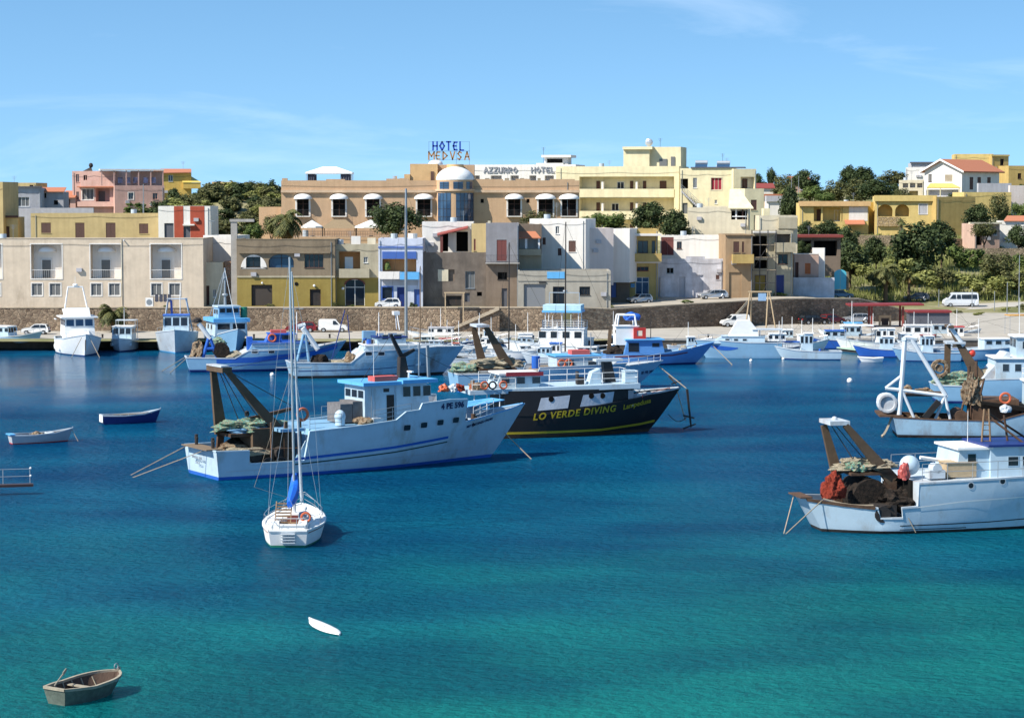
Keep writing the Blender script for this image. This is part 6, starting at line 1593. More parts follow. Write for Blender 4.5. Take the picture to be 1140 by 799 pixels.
# ------------------------------------------------------------------ boats
class Boat:
    def __init__(s, name, label, cat, px, py, hd, L, B, tr=0.8, rake=3.0, tk=0.3, yo=0.0, bow=False, group=None, z=0.0):
        s.h = R(hd); s.L = L; s.B = B; s.tr = tr; s.Lw = L - rake; s.tk = tk
        s.f = Vector((math.cos(s.h), math.sin(s.h), 0)); s.l = Vector((-math.sin(s.h), math.cos(s.h), 0))
        p = gz(px, py, z) - s.l * yo
        if bow: p = p - s.f * s.Lw
        s.o = p
        s.root = empty(name, p, s.h, label, cat, group)
        s.tm = 0.42; s.pf = 2.3; s.f0 = 0.07; s.f1 = 0.62
    def P(s, px, py, yo=0.0):
        d = ray(px, py); k = (s.o + s.l * yo - CO).dot(s.l) / d.dot(s.l); p = CO + d * k - s.o
        return p.dot(s.f), p.z
    def W(s, x, y, z): return s.o + s.f * x + s.l * y + Vector((0, 0, z))
    def zref(s, t): return s.z0 + (s.z1 - s.z0) * t * t
    def surf(s, t, z, side=1, out=0.0):
        h = min(1.3, max(0.0, z / s.zref(t)))
        xt = -s.tk * h; xs = s.Lw + (s.L - s.Lw) * (h ** 0.9 if h <= 1 else h)
        pl = s.tr + (1 - s.tr) * math.sin(math.pi / 2 * t / s.tm) if t < s.tm else 1 - ((t - s.tm) / (1 - s.tm)) ** s.pf
        fl = s.f0 + (s.f1 - s.f0) * t ** 2.5
        y = s.B / 2 * pl * (1 - fl * max(0, 1 - h) ** 1.3)
        if z < 0: y *= 1 - 0.35 * min(1, -z / 0.6)
        return Vector((xt + t * (xs - xt), side * (y + out), z))
    def tx(s, x, z):
        t = 0.5
        for _ in range(4):
            h = min(1.3, max(0.0, z / s.zref(t))); xt = -s.tk * h; xs = s.Lw + (s.L - s.Lw) * (h ** 0.9 if h <= 1 else h)
            t = min(1, max(0, (x - xt) / (xs - xt)))
        return t
    def at(s, x, z, side=-1, out=0.0): return s.surf(s.tx(x, z), z, side, out)
    def hull(s, sheer, deck, mats, zb=0.18, rail=None, inner=None, rw=0.12, z0=None, z1=None, name='hull', deckmat=None):
        """sheer: [(x, z)...] (equal x twice = a step); deck: [(x_end, z)...]"""
        s.sheer = sheer; s.z0 = z0 or sheer[0][1]; s.z1 = z1 or sheer[-1][1]
        T = lambda x: min(1, max(0, (x + s.tk) / (s.L + s.tk)))
        nodes = [(T(x), z) for x, z in sheer]; nodes[0] = (0, nodes[0][1]); nodes[-1] = (1, nodes[-1][1])
        st = []
        for (a, za), (c, zc) in zip(nodes[:-1], nodes[1:]):
            if abs(c - a) < 1e-4: continue
            n = max(1, int(round((c - a) * 34)))
            for k in range(n): q = k / n; st.append((a + (c - a) * q, za + (zc - za) * q))
            st.append((c, zc))
        s.st = st
        def dz(t):
            x = -s.tk + t * (s.L + s.tk)
            for xe, z in deck:
                if x <= xe + 1e-3: return z(x) if callable(z) else z
            z = deck[-1][1]; return z(x) if callable(z) else z
        s.dz = lambda x: dz(T(x))
        m = MB(); rows = []
        for t, zs in st:
            zl = [-0.6, -0.05, zb] + [zb + (zs - zb) * k / 5 for k in range(1, 6)]
            rows.append([s.surf(t, z) for z in zl])
        n = len(rows[0])
        for side in (1, -1):
            base = len(m.v)
            for r_ in rows: m.v += [(p.x, p.y * side, p.z) for p in r_]
            for j in range(len(rows) - 1):
                for i in range(n - 1):
                    m.f.append((base + j * n + i, base + (j + 1) * n + i, base + (j + 1) * n + i + 1, base + j * n + i + 1)); m.mi.append(1 if i < 2 else 0)
        r0 = rows[0]
        for i in range(n - 1):
            a, c = r0[i], r0[i + 1]
            m.cur = 1 if i < 2 else 0
            m.add([(a.x, -a.y, a.z), (a.x, a.y, a.z), (c.x, c.y, c.z), (c.x, -c.y, c.z)], [(0, 1, 2, 3)])
        me = m.mesh('hull', mats); 
        for i, p in enumerate(me.polygons): p.use_smooth = True
        try: me.set_sharp_from_angle(angle=R(35))
        except Exception: pass
        s.ho = link(name, me, s.root)
        # inside of the bulwark and the deck
        m = MB(); m2 = MB(); m3 = MB(); prev = None
        for (t, zs), r_ in zip(st, rows):
            p = r_[-1]; d = min(dz(t), zs - 0.02); pd = s.surf(t, d)
            yi = max(0, p.y - rw); yd = max(0, min(pd.y, p.y) - rw)
            xi = p.x - (rw * .6 if t > .995 else 0) + (rw if t < .001 else 0); cur = (Vector((xi, yi, zs)), Vector((min(pd.x, xi) if t > .5 else pd.x + (rw if t < .001 else 0), yd, d)), p)
            if prev:
                for sd in (1, -1):
                    F = lambda v: (v.x, v.y * sd, v.z)
                    m.add([F(prev[0]), F(cur[0]), F(cur[1]), F(prev[1])], [(0, 1, 2, 3)])
                    a, b_ = prev[2], cur[2]; up = Vector((0, 0, .05)); o = Vector((0, .035, 0))
                    m3.add([F(a + o - up * 1.2), F(b_ + o - up * 1.2), F(b_ + o + up), F(a + o + up), F(prev[0] - Vector((0, .03, 0)) + up), F(cur[0] - Vector((0, .03, 0)) + up), F(prev[0] - Vector((0, .03, 0)) - up), F(cur[0] - Vector((0, .03, 0)) - up)], [(0, 1, 2, 3), (3, 2, 5, 4), (4, 5, 7, 6)])
                m2.add([(prev[1].x, -prev[1].y, prev[1].z), (cur[1].x, -cur[1].y, cur[1].z), (cur[1].x, cur[1].y, cur[1].z), (prev[1].x, prev[1].y, prev[1].z)], [(0, 1, 2, 3)])
            else:
                a = cur; m.add([(a[0].x, -a[0].y, a[0].z), (a[0].x, a[0].y, a[0].z), (a[1].x, a[1].y, a[1].z), (a[1].x, -a[1].y, a[1].z)], [(0, 1, 2, 3)])
                m3.box(a[2].x - .03, a[0].x + .03, -a[2].y, a[2].y, a[0].z - .05, a[0].z + .052)
            prev = cur
        m.build('bulwark', inner or mats[0], s.root); m2.build('deck', deckmat or DECK, s.root); m3.build('gunwale', rail or mats[0], s.root)
        return s
    def part(s, name, mb, m_, parent=None, smooth=False): return mb.build(name, m_, parent or s.root, smooth)
    def thing(s, name, label, cat, mb, m_, group=None, smooth=False):
        """a loose thing lying on the boat: stays top level"""
        xs = [v[0] for v in mb.v]; ys = [v[1] for v in mb.v]; zs = [v[2] for v in mb.v]
        c = ((min(xs) + max(xs)) / 2, (min(ys) + max(ys)) / 2, min(zs))
        mb.v = [(v[0] - c[0], v[1] - c[1], v[2] - c[2]) for v in mb.v]
        o = mb.build(name, m_, None, smooth, s.W(*c), s.h)
        return ident(o, label, cat, group)
    def stripe(s, pts, w, m_, out=.015, name='stripe', sides=(-1, 1)):
        for sd in sides:
            m = MB(); prev = None
            for (xa, za), (xb_, zb_) in zip(pts[:-1], pts[1:]):
                n = max(1, int(abs(xb_ - xa) / .7))
                for k in range(n + 1):
                    x = xa + (xb_ - xa) * k / n; z = za + (zb_ - za) * k / n
                    a = s.at(x, z - w / 2, sd, out); b_ = s.at(x, z + w / 2, sd, out)
                    if prev and (Vector(prev[0]) - a).length > 1e-4: m.add([prev[0], a, b_, prev[1]], [(0, 1, 2, 3)])
                    prev = (a, b_)
            s.part(name, m, m_)
    def text(s, body, x, z, size, m_, slope=0.0, bold=0.012, shear=0, side=-1, out=.03, space=1.0, zmax=99):
        me = font_mesh(body, size, m_, bold, 0.006, shear, 'LEFT', space)
        wd = max(v.co.x for v in me.vertices)
        sx_ = 1 if side < 0 else -1
        for v in me.vertices:
            zz = z + v.co.y + slope * v.co.x
            q = s.at(x + sx_ * v.co.x, min(zz, zmax), side, out + v.co.z); q.z = zz; v.co = q
        return link('lettering', me, s.root)
    def porthole(s, x, z, w, h, m_=None, side=-1, frame=None, rnd_=False):
        mf = MB(); mg = MB(); n = 12
        def ring(k, o, ww, hh):
            a = 2 * math.pi * k / n; c, sn = math.cos(a), math.sin(a)
            if not rnd_: e = 0.35; c = math.copysign(abs(c) ** e, c); sn = math.copysign(abs(sn) ** e, sn)
            return s.at(x + ww * c, z + hh * sn, side, o)
        g = [ring(k, .02, w / 2, h / 2) for k in range(n)]; f = [ring(k, .03, w / 2 + .06, h / 2 + .06) for k in range(n)]; f2 = [ring(k, .03, w / 2, h / 2) for k in range(n)]
        mg.poly(g); mf.add(f + f2, [(k, (k + 1) % n, n + (k + 1) % n, n + k) for k in range(n)])
        o = s.part('porthole', mf, frame or OLDWHITE); s.part('glass', mg, m_ or GLASS, o); return o
    def house(s, x0, x1, w, z0, z1, m_, roof=None, over=.2, rt=.14, rakef=.0, rakeb=.0, win=(), front=0, fz=(.5, .9), back=0, name='wheelhouse', y=0.0, frame=None, glass=None, taper=.04, door=None):
        m = MB(); a = w / 2; b_ = w / 2 * (1 - taper)
        m.hexa([(x0, y - a, z0), (x1, y - a, z0), (x1, y + a, z0), (x0, y + a, z0)], [(x0 + rakeb, y - b_, z1), (x1 - rakef, y - b_, z1), (x1 - rakef, y + b_, z1), (x0 + rakeb, y + b_, z1)])
        o = s.part(name, m, m_)
        if roof:
            m = MB(); m.box(x0 + rakeb - over, x1 - rakef + over, y - b_ - over, y + b_ + over, z1 + .003, z1 + rt); s.part('roof', m, roof, o)
        H = z1 - z0
        def wy(z): return a + (b_ - a) * (z - z0) / H
        def wquad(q0, q1, q2, q3):
            c = (Vector(q0) + Vector(q1) + Vector(q2) + Vector(q3)) / 4; nrm = (Vector(q1) - Vector(q0)).cross(Vector(q3) - Vector(q0)).normalized()
            cc = Vector(((x0 + x1) / 2, y, (z0 + z1) / 2))
            if nrm.dot(c - cc) < 0: nrm = -nrm
            m = MB(); big = [c + (Vector(q) - c) * 1.0 + (Vector(q) - c).normalized() * .07 + nrm * .012 for q in (q0, q1, q2, q3)]
            m.prism(big, nrm * .01); f = s.part('window', m, frame or m_, o)
            m = MB(); m.prism([Vector(q) + nrm * .024 for q in (q0, q1, q2, q3)], nrm * .006); s.part('pane', m, glass or GLASS, f)
        for (xa, xb_, za, zb_) in win:
            for sd in (-1, 1): wquad(*[(xx, y + sd * wy(zz), zz) for xx, zz in ((xa, za), (xb_, za), (xb_, zb_), (xa, zb_))])
        for cnt, xf, rk in ((front, x1, -rakef), (back, x0, rakeb)):
            for k in range(cnt):
                g = .09 * w / max(1, cnt); ya = y - w / 2 * .93 + w * .93 * k / cnt + g; yb_ = y - w / 2 * .93 + w * .93 * (k + 1) / cnt - g
                wquad(*[(xf + rk * q, yy, z0 + H * q) for yy, q in ((ya, fz[0]), (yb_, fz[0]), (yb_, fz[1]), (ya, fz[1]))])
        if door:
            xa, xb_, hh = door
            for sd in (-1,):
                m = MB(); m.prism([(xa, y + sd * (a + .01), z0 + .05), (xb_, y + sd * (a + .01), z0 + .05), (xb_, y + sd * (wy(z0 + hh) + .012), z0 + hh), (xa, y + sd * (wy(z0 + hh) + .012), z0 + hh)], (0, sd * .03, 0)); s.part('door', m, DARKSTEEL, o)
        return o
    def rail(s, pts, h=.9, m_=None, nrails=2, post=1.3, r=.022, name='railing'):
        m = MB()
        for (a, c) in zip(pts[:-1], pts[1:]):
            a = Vector(a); c = Vector(c); n = max(1, int((c - a).length / post))
            for k in range(n + 1): q = a.lerp(c, k / n); m.tube(q, q + Vector((0, 0, h)), r, n=5)
            for j in range(nrails): zz = Vector((0, 0, h * (j + 1) / nrails)); m.tube(a + zz, c + zz, r, n=5)
        return s.part(name, m, m_ or WHITE)
    def deck_rail(s, x0, x1, h=.8, m_=None, side=-1, n=8, nr=2, out=-.15):
        pts = []
        for k in range(n + 1):
            x = x0 + (x1 - x0) * k / n; z = s.sheer_z(x); p = s.at(x, z, side, out); pts.append((p.x, p.y, z))
        return s.rail(pts, h, m_, nr, 9)
    def sheer_z(s, x):
        sh = s.sheer
        for (a, b_), (c, d) in zip(sh[:-1], sh[1:]):
            if a <= x <= c and c > a: return b_ + (d - b_) * (x - a) / (c - a)
        return sh[-1][1] if x > sh[-1][0] else sh[0][1]
    def mast(s, x, z0, z1, r=.08, m_=None, y=0.0, rk=0.0, name='mast', r1=None): return s.part(name, MB().tube((x, y, z0), (x + rk, y, z1), r, r1 or r * .7, 8), m_ or GREYPOLE, smooth=True)
    def stays(s, pairs, r=.015, m_=None, name='rigging'):
        m = MB()
        for a, c in pairs: m.tube(a, c, r, n=4)
        return s.part(name, m, m_ or CABLE)
    def line(s, a, c, r=.03, sag=.0, m_=None, name='mooring_line'):
        a = Vector(a); c = Vector(c); pts = [a.lerp(c, k / 8) - Vector((0, 0, sag * math.sin(math.pi * k / 8))) for k in range(9)]
        return s.part(name, MB().path(pts, r, 4), m_ or ROPE)
    def buoy_ring(s, x, y, z, label, r=.34, axis='Y', m_=None):
        return s.thing('lifebuoy', label, 'lifebuoy', MB().torus((x, y, z), r, r * .26, axis), m_ or ORANGE, smooth=True)

def clutter(b, xs, ys, z, n, seed, mats_, names, label):
    """small gear standing on a deck, each its own thing"""
    r = random.Random(seed)
    for k in range(n):
        x = r.uniform(*xs); y = r.uniform(*ys); m_, nm = mats_[k % len(mats_)], names[k % len(names)]
        w = r.uniform(.18, .45); h = r.uniform(.25, .6); zz = z(x) if callable(z) else z
        m = MB()
        if nm == 'fish_box': m.box(x - w, x + w, y - w * .7, y + w * .7, zz, zz + h * .6); m.box(x - w - .03, x + w + .03, y - w * .7 - .03, y + w * .7 + .03, zz + h * .6 + .002, zz + h * .6 + .05)
        elif nm == 'float': m.sphere((x, y, zz + w * .7), w * .7, nu=12, nv=8)
        elif nm == 'barrel': m.tube((x, y, zz), (x, y, zz + h * 1.6), w * .7, n=12).tube((x, y, zz + h * .7), (x, y, zz + h * .78), w * .74, n=12)
        else: m.lump((x, y, zz + .1), w * 1.5, w * 1.3, h, seed + k, .5, 1)
        b.thing(nm, label % {'fish_box': 'crate', 'float': 'ball float', 'barrel': 'drum', 'net_heap': 'heap of netting'}[nm], {'fish_box': 'crate', 'float': 'float', 'barrel': 'barrel', 'net_heap': 'net'}[nm], m, m_, group=(label % nm.replace('_', ' ')) + ' group', smooth=nm in ('float',))

# ================================================= the big white trawler, number 4 PE 596
A = Boat('fishing_trawler', 'big white and blue stern trawler with the number 4 PE 596 on its side', 'trawler', 244, 535, 31, 27.3, 7.2, .82, 3.2, .35, yo=-2.8)
A.f1 = .66; A.tm = .36
pa = lambda x, y, yo=-3.05: A.P(x, y, yo)
xN0 = pa(277, 502)[0]; xN1 = pa(341, 480)[0]
zst = pa(244, 502, -2.6)[1]; zn = 1.1
sh = [(-.35, zst), (xN0, zst - .05), (xN0, zn), (xN1, zn), (xN1, pa(342, 480)[1]), pa(400, 473), pa(436, 467.5), pa(444, 458.5), pa(459, 456.5), pa(462, 449.5), pa(495, 445.5)]
xe = pa(514, 445, -2.8); sh.append(xe)
xf = pa(523, 469.5, -2.5); sh += [xf]
zb_tip = A.P(587, 449, 0)[1]
sh += [(A.L - 4.2, xf[1] + (zb_tip - xf[1]) * .30), (A.L - 2, xf[1] + (zb_tip - xf[1]) * .62), (A.L, zb_tip)]
zsd = pa(400, 473)[1] - .12
zfd = xf[1] - .55
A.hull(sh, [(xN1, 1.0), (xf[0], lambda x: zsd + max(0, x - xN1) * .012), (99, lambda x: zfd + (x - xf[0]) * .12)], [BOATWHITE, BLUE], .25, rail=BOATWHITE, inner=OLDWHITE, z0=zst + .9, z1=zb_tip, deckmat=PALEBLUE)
A.stripe([(xf[0], xf[1] + .03), (A.L - 4.2, sh[-3][1] + .03), (A.L - 2, sh[-2][1] + .03), (A.L - .1, zb_tip + .02)], .14, SKYBLUE, .045, 'gunwale_band')
zs_ = pa(370, 506)[1]; ze_ = pa(504, 487, -2.7)[1]
xs_, xe_ = pa(326, 509)[0], pa(503, 487, -2.8)[0]
mid = (pa(440, 498)[0], pa(440, 497.5)[1])
A.stripe([(xs_, zs_ - .12), mid, (xe_, ze_)], .2, BLUE); A.stripe([(xs_, zs_ - .5), (mid[0], mid[1] - .38), (xe_, ze_ - .36)], .1, paint('dark green', (0.02, 0.06, 0.05)))
A.stripe([(.5, .62), (A.L * .8, .95)], .05, OLDWHITE, .03, 'rubbing_strake'); A.stripe([(xN1 + 3, 1.75), (A.L * .6, 2.0), (A.L * .83, 2.9)], .05, BOATWHITE, .03, 'knuckle')
for px, py in ((450.5, 475.5), (470.5, 472.8), (490.5, 470.2), (510, 467.8)):
    x, z = pa(px, py, -2.95); A.porthole(x, z, .62, .42)
LET_NAVY = paint('letter navy', (0.01, 0.02, 0.09)); LET_GREY = paint('letter grey', (0.2, 0.22, 0.25))
x, z = pa(491, 455.7, -3.0); A.text('4 PE 596', x, z, .62, LET_NAVY, .03, .02)
x, z = pa(522, 477, -2.4); A.text('M/P VINCENZO PADRE', x, z, .27, LET_NAVY, .17, .008)
# transom lettering
for body, z, sz in (('MPREDILL VARE', 1.32, .26), ('STILLA', .95, .26)):
    me = font_mesh(body, sz, LET_GREY, .006, .004, 0, 'CENTER')
    for v in me.vertices: v.co = Vector((-.40 + (1.3 - v.co.y - z) * .1 - v.co.z, .2 - v.co.x, z + v.co.y))
    link('lettering', me, A.root)
# shade bar and pipe rail across the open side, roller posts
y_ = -2.95
A.part('side_rail', MB().tube((xN0, y_, zst), (xN1, y_, zst - .1), .05), RUST)
A.part('deck_bracket', MB().prism([(xN1 - .05, y_ - .1, zn), (xN1 - .9, y_ - .1, zn), (xN1 - .05, y_ - .1, pa(342, 490)[1])], (0, .08, 0)), BOATWHITE)
for x, s_ in ((xN0 + 1.6, 1), (xN0 + 2.6, 1.0)): A.thing('tyre_fender', 'black tyre fender in the open side of trawler 4 PE 596', 'fender', MB().torus((x, -2.9, 1.0), .34, .13), TYRE, 'tyre fenders of the big white trawler', True)
A.part('winch', MB().tube((xN0 + 1.0, -2.2, 1.5), (xN0 + 1.0, 2.2, 1.5), .45, n=14).tube((xN0 + 3.0, -2.3, 1.6), (xN0 + 3.0, 2.3, 1.6), .5, n=14), DARKSTEEL)
A.part('winch_house', MB().box(xN1 - 3.6, xN1 - .2, -1.6, 2.4, 1.0, zsd + .1), BROWNSTEEL)
x0 = pa(303, 500, -2.4)[0]; 
for k, dx in enumerate((0, 1.1, 2.2)): A.part('winch_post', MB().beam((x0 + dx, -2.4, 1.0), (x0 + dx, -2.4, zsd + .6), .22, .22, .22), RUST)
A.part('shelter_edge', MB().box(xN1 - 2.0, xN1, -2.9, 2.9, zsd - .1, zsd + .12), PALEBLUE)
# stern gantry
L1a = A.P(237, 411, 1.0); L1b = A.P(246, 482, 1.0); L2a = A.P(252, 412, -1.0); L2b = A.P(309, 478, -1.0)
g = A.part('gantry', MB().beam((L1a[0], 1.0, L1a[1]), (L1b[0], 1.0, L1b[1]), .4, .95, .3), BROWNSTEEL)
A.part('strut', MB().beam((L2a[0], -1.0, L2a[1]), (L2b[0], -1.0, L2b[1]), .36, .8, .3), BROWNSTEEL, g)
A.part('strut', MB().beam((L2b[0] - .1, -1.0, L2b[1]), (L2b[0] + .1, -1.0, 1.0), .6, .7, .3), RUST, g)
A.part('strut', MB().beam((L1b[0], 1.0, L1b[1] + .2), (L1b[0] - .2, 1.0, 1.0), .5, .5, .25), RUST, g); A.part('strut', MB().beam((L1b[0] + 1.6, 1.0, L1b[1]), (L1b[0] + 2.4, 1.0, 1.0), .3, .3, .25), RUST, g)
A.part('cross_beam', MB().box(L1a[0] - .3, L1a[0] + .45, -1.4, 1.5, L1a[1] - .1, L1a[1] + .28), BROWNSTEEL, g); A.part('lamp_row', MB().box(L1a[0] - .35, L1a[0] + .3, -1.3, 1.4, L1a[1] + .285, L1a[1] + .4), OLDWHITE, g)
A.part('net_platform', MB().box(L1b[0] - .2, L2b[0] + .4, -1.2, 1.4, L1b[1] - .12, L1b[1] + .12), RUST, g)
xm = (L1b[0] + L2b[0]) / 2
A.stays([((L1a[0] + .2, .4, L1a[1]), (xm - .6, .2, L1b[1] + .6)), ((L1a[0] + .2, 0, L1a[1]), (xm + .3, .1, L1b[1] + .5)), ((L1a[0] + .3, -.4, L1a[1]), (xm + 1.0, -.3, L1b[1] + .6)), ((L2a[0], -1, L2a[1]), (xN1, -1, zsd + 1.5))], .035)
A.part('block', MB().lump((xm - .1, .15, L1b[1] + 1.35), .18, .15, .3, 1), DARKSTEEL)
A.thing('net_heap', 'heap of green and white nets on the gantry platform of trawler 4 PE 596', 'net', MB().lump((xm, .1, L1b[1] + .45), 2.1, 1.2, .55, 4, .7, 3, 2.0), NETGREEN)
A.thing('tarpaulin', 'crumpled pale blue tarpaulin under the green nets of trawler 4 PE 596', 'tarpaulin', MB().lump((xm + .2, -.7, L1b[1] + .2), 1.6, .5, .35, 14, .8, 3, 2.2), PALEBLUE)
A.thing('boom', 'dark wooden boom lying above the green nets of trawler 4 PE 596', 'boom', MB().beam((xm - .2, .2, L1b[1] + .95), (xm + 3.6, .6, L1b[1] + 1.55), .3, .22, .3), RUST)
A.thing('net_heap', 'brown heap of nets on the stern deck of trawler 4 PE 596', 'net', MB().lump((2.6, .3, 1.7), 1.3, 1.2, .65, 9, .5, 2), NETBROWN)
A.thing('net_heap', 'flat pile of ropes along the stern bulwark of trawler 4 PE 596', 'net', MB().lump((2.6, -1.9, 1.75), 1.9, .55, .4, 19, .5, 2), NETPALE)
A.thing('net_heap', 'dark heap of nets beside the winch of trawler 4 PE 596', 'net', MB().lump((xN0 + 1.5, .8, 1.5), 1.7, 1.3, .9, 23, .5, 2), NETDARK)
A.part('transom_plank', MB().box(-.75, .5, -2.3, 2.3, zst + .02, zst + .1), DECK)
for y in (-1.5, 1.5): A.part('bollard', MB().tube((.1, y, zst + .1), (.1, y, zst + .85), .13, n=8).tube((.1, y - .25, zst + .6), (.1, y + .25, zst + .6), .07), DARKSTEEL)
A.line((-.3, 2.2, zst), (-4.2, 3.6, 0.0), .04); A.line((-.3, -1.2, zst), (-4.6, 2.2, 0.0), .04); A.line((A.L - 2.2, -.6, 1.9), (A.L - 1.0, -2.8, -.1), .04)
# deck gear amidships
x, z = A.P(381, 470, -1.2); A.thing('crate_stack', 'stack of grey fish crates on the deck of trawler 4 PE 596', 'crates', MB().box(x - .2, x + .8, -1.3, .9, zsd + .15, zsd + 1.55).box(x + .84, x + 1.9, -1.3, .9, zsd + .15, zsd + 1.7), mat('grey crates', (0.16, 0.15, 0.15), 0.8, 0, .3, 3))
x, z = A.P(378.5, 464, -2.3); A.thing('tank', 'white domed buoy tank on the deck of trawler 4 PE 596', 'tank', MB().sphere((x, -2.3, zsd + .75), .42, .42, .5, 14, 8).tube((x, -2.3, zsd + .1), (x, -2.3, zsd + .6), .36, n=14), BOATWHITE, smooth=True)
x = A.P(331, 465, -.9)[0]; A.buoy_ring(x, -1.8, zsd + 1.0, 'orange lifebuoy beside the winch house of trawler 4 PE 596', .42)
clutter(A, (A.P(396, 470, -2)[0], A.P(430, 466, -2)[0]), (-2.3, .5), zsd + .12, 9, 3, [DECK, OLDWHITE, NETBROWN, DARKSTEEL], ['fish_box', 'fish_box', 'net_heap', 'barrel'], 'small %s amidships on trawler 4 PE 596')
A.rail([(A.P(345, 480, -2.9)[0], -2.9, zsd + .1), (A.P(380, 475, -2.9)[0], -2.95, zsd + .12)], .9, GREYPOLE, 3)
A.rail([(A.P(416, 470, -2.9)[0], -2.9, zsd + .1), (A.P(458, 460, -2.9)[0], -2.9, zsd + .5)], 1.0, GREYPOLE, 3)
A.rail([(A.P(360, 480, 2.5)[0], 2.8, zsd + .1), (A.P(416, 470, 2.5)[0], 2.8, zsd + .1)], .95, GREYPOLE, 2)
# wheelhouse in two blocks with one blue roof
hx0 = A.P(407, 440, -1.8)[0]; hx1 = A.P(441, 440, -1.8)[0]; hx2 = A.P(478.5, 440, -1.7)[0]; hz1 = A.P(400, 430, -1.8)[1]; hz2 = A.P(462, 426, -1.8)[1]
w1 = A.P(412, 434, -1.8); 
o = A.house(hx0, hx1 - .01, 3.4, zsd + .1, hz1, BOATWHITE, None, name='wheelhouse', win=[(A.P(427, 436, -1.7)[0], A.P(433.5, 436, -1.7)[0], A.P(427, 436.5, -1.7)[1], A.P(427, 432.5, -1.7)[1])], back=3, fz=(.66, .86), door=((hx0 + hx1) / 2 + .55, hx1 - .12, 2.0))
A.part('ladder', MB().tube((hx0 + .5, -1.78, zsd + .3), (hx0 + .5, -1.78, hz1 - .2), .02).tube((hx0 + .8, -1.78, zsd + .3), (hx0 + .8, -1.78, hz1 - .2), .02), GREYPOLE)
xa, za = A.P(453, 437.5, -1.8); xb_, zb_ = A.P(478, 429, -1.8)
A.house(hx1, hx2, 3.9, zsd + .1, hz2, BOATWHITE, None, name='bridge', rakef=.35, front=4, fz=(.68, .92), win=[(hx1 + .55 + k * .86, hx1 + 1.18 + k * .86, hz2 - 1.0, hz2 - .25) for k in range(3)], taper=.06)
A.part('blue_roof', MB().box(hx0 - .35, hx1 + .3, -2.15, 2.15, hz1 + .003, hz1 + .25).box(hx1 + .301, hx2 + .35, -2.35, 2.35, hz2 + .003, hz2 + .28), SKYBLUE)
A.thing('life_raft', 'red life raft canister on the blue wheelhouse roof of trawler 4 PE 596', 'life raft', MB().box(hx1 - 1.6, hx1 + .4, -1.4, -.3, hz1 + .26, hz1 + .62), paint('raft red', (0.55, 0.10, 0.08)))
fx = A.P(448, 424, 0)[0]; ft = A.P(435, 372, 0); fm = A.P(447, 397, 0)
A.part('funnel_mast', MB().beam((fx + .1, 0, hz2), (fm[0], 0, fm[1]), .95, .45, .5), DARKSTEEL)
A.part('mast_arm', MB().beam((fm[0], 0, fm[1]), (ft[0], 0, ft[1]), .35, .2, .2).beam((fm[0], 0, fm[1]), (fm[0] + 1.1, 0, fm[1] + .5), .3, .2, .25), DARKSTEEL)
la = A.P(457, 393, 0); lb = A.P(480, 428, 0)
A.part('derrick', MB().beam((la[0] + 1.8, .6, la[1] + .5), (hx2 + 1.2, .6, hz2 - .3), .2, .2, .2), GREYPOLE); A.part('derrick', MB().tube((la[0] + .6, -.3, la[1] + .8), (hx2 - .2, -.3, hz2 + .1), .06), GREYPOLE)
A.stays([((ft[0], 0, ft[1]), (L1a[0] + .3, 0, L1a[1])), ((ft[0], 0, ft[1]), (hx0, -1, hz1 + .2)), ((fm[0] + 1.1, 0, fm[1] + .5), (A.L - .4, 0, zb_tip))], .018)
A.mast(hx0 + 1.0, hz1 + .25, hz1 + 3.4, .02, WHITE, -1.2, name='aerial'); A.mast(hx2 - .6, hz2 + .25, hz2 + 1.2, .05, WHITE, .8, name='aerial')
A.part('radar', MB().box(hx2 - 1.2, hx2 - 1.0, -1.0, .2, hz2 + .7, hz2 + .82).tube((hx2 - 1.1, -.4, hz2 + .28), (hx2 - 1.1, -.4, hz2 + .7), .08), WHITE)
# foredeck
A.rail([(A.P(527, 468, -1.6)[0], -1.6, zfd + .2), (A.P(548, 462, -1.0)[0], -1.2, zfd + .7)], 1.4, WHITE, 4, .7)
clutter(A, (xf[0] + .3, xf[0] + 1.8), (-1.7, -.2), zfd + .1, 6, 8, [NETBROWN, DARKSTEEL, RUST], ['net_heap', 'net_heap', 'barrel'], 'rusty %s on the foredeck of trawler 4 PE 596')
A.part('foredeck_canopy', MB().prism([(xf[0] + .4, -1.5, zfd + 1.55), (xf[0] + 4.0, -1.0, zfd + 1.9), (xf[0] + 4.0, 1.0, zfd + 1.9), (xf[0] + .4, 1.5, zfd + 1.55)], (0, 0, .06)), SKYBLUE)
A.part('windlass', MB().tube((A.L - 4.6, -.7, zfd + 1.1), (A.L - 4.6, .7, zfd + 1.1), .35, n=12).box(A.L - 5.0, A.L - 4.2, -.5, .5, zfd + .4, zfd + 1.0), OLDWHITE)
def gantry(b, pts, yo, w, m_, topw=1.2, name='gantry', cross=None):
    """two tapered legs given by (top px, foot px) pairs, joined by a cross beam"""
    (t1, f1, y1, w1, v1), (t2, f2, y2, w2, v2) = pts
    T1, F1, T2, F2 = b.P(*t1, y1), b.P(*f1, y1), b.P(*t2, y2), b.P(*f2, y2)
    g = b.part(name, MB().beam((T1[0], y1, T1[1]), (F1[0], y1, F1[1]), w1, v1, .28), m_)
    b.part('strut', MB().beam((T2[0], y2, T2[1]), (F2[0], y2, F2[1]), w2, v2, .3), m_, g)
    b.part('cross_beam', MB().box(min(T1[0], T2[0]) - .25, max(T1[0], T2[0]) + .25, min(y1, y2) - topw / 2, max(y1, y2) + topw / 2, max(T1[1], T2[1]), max(T1[1], T2[1]) + .25), cross or m_, g)
    return T1, F1, T2, F2

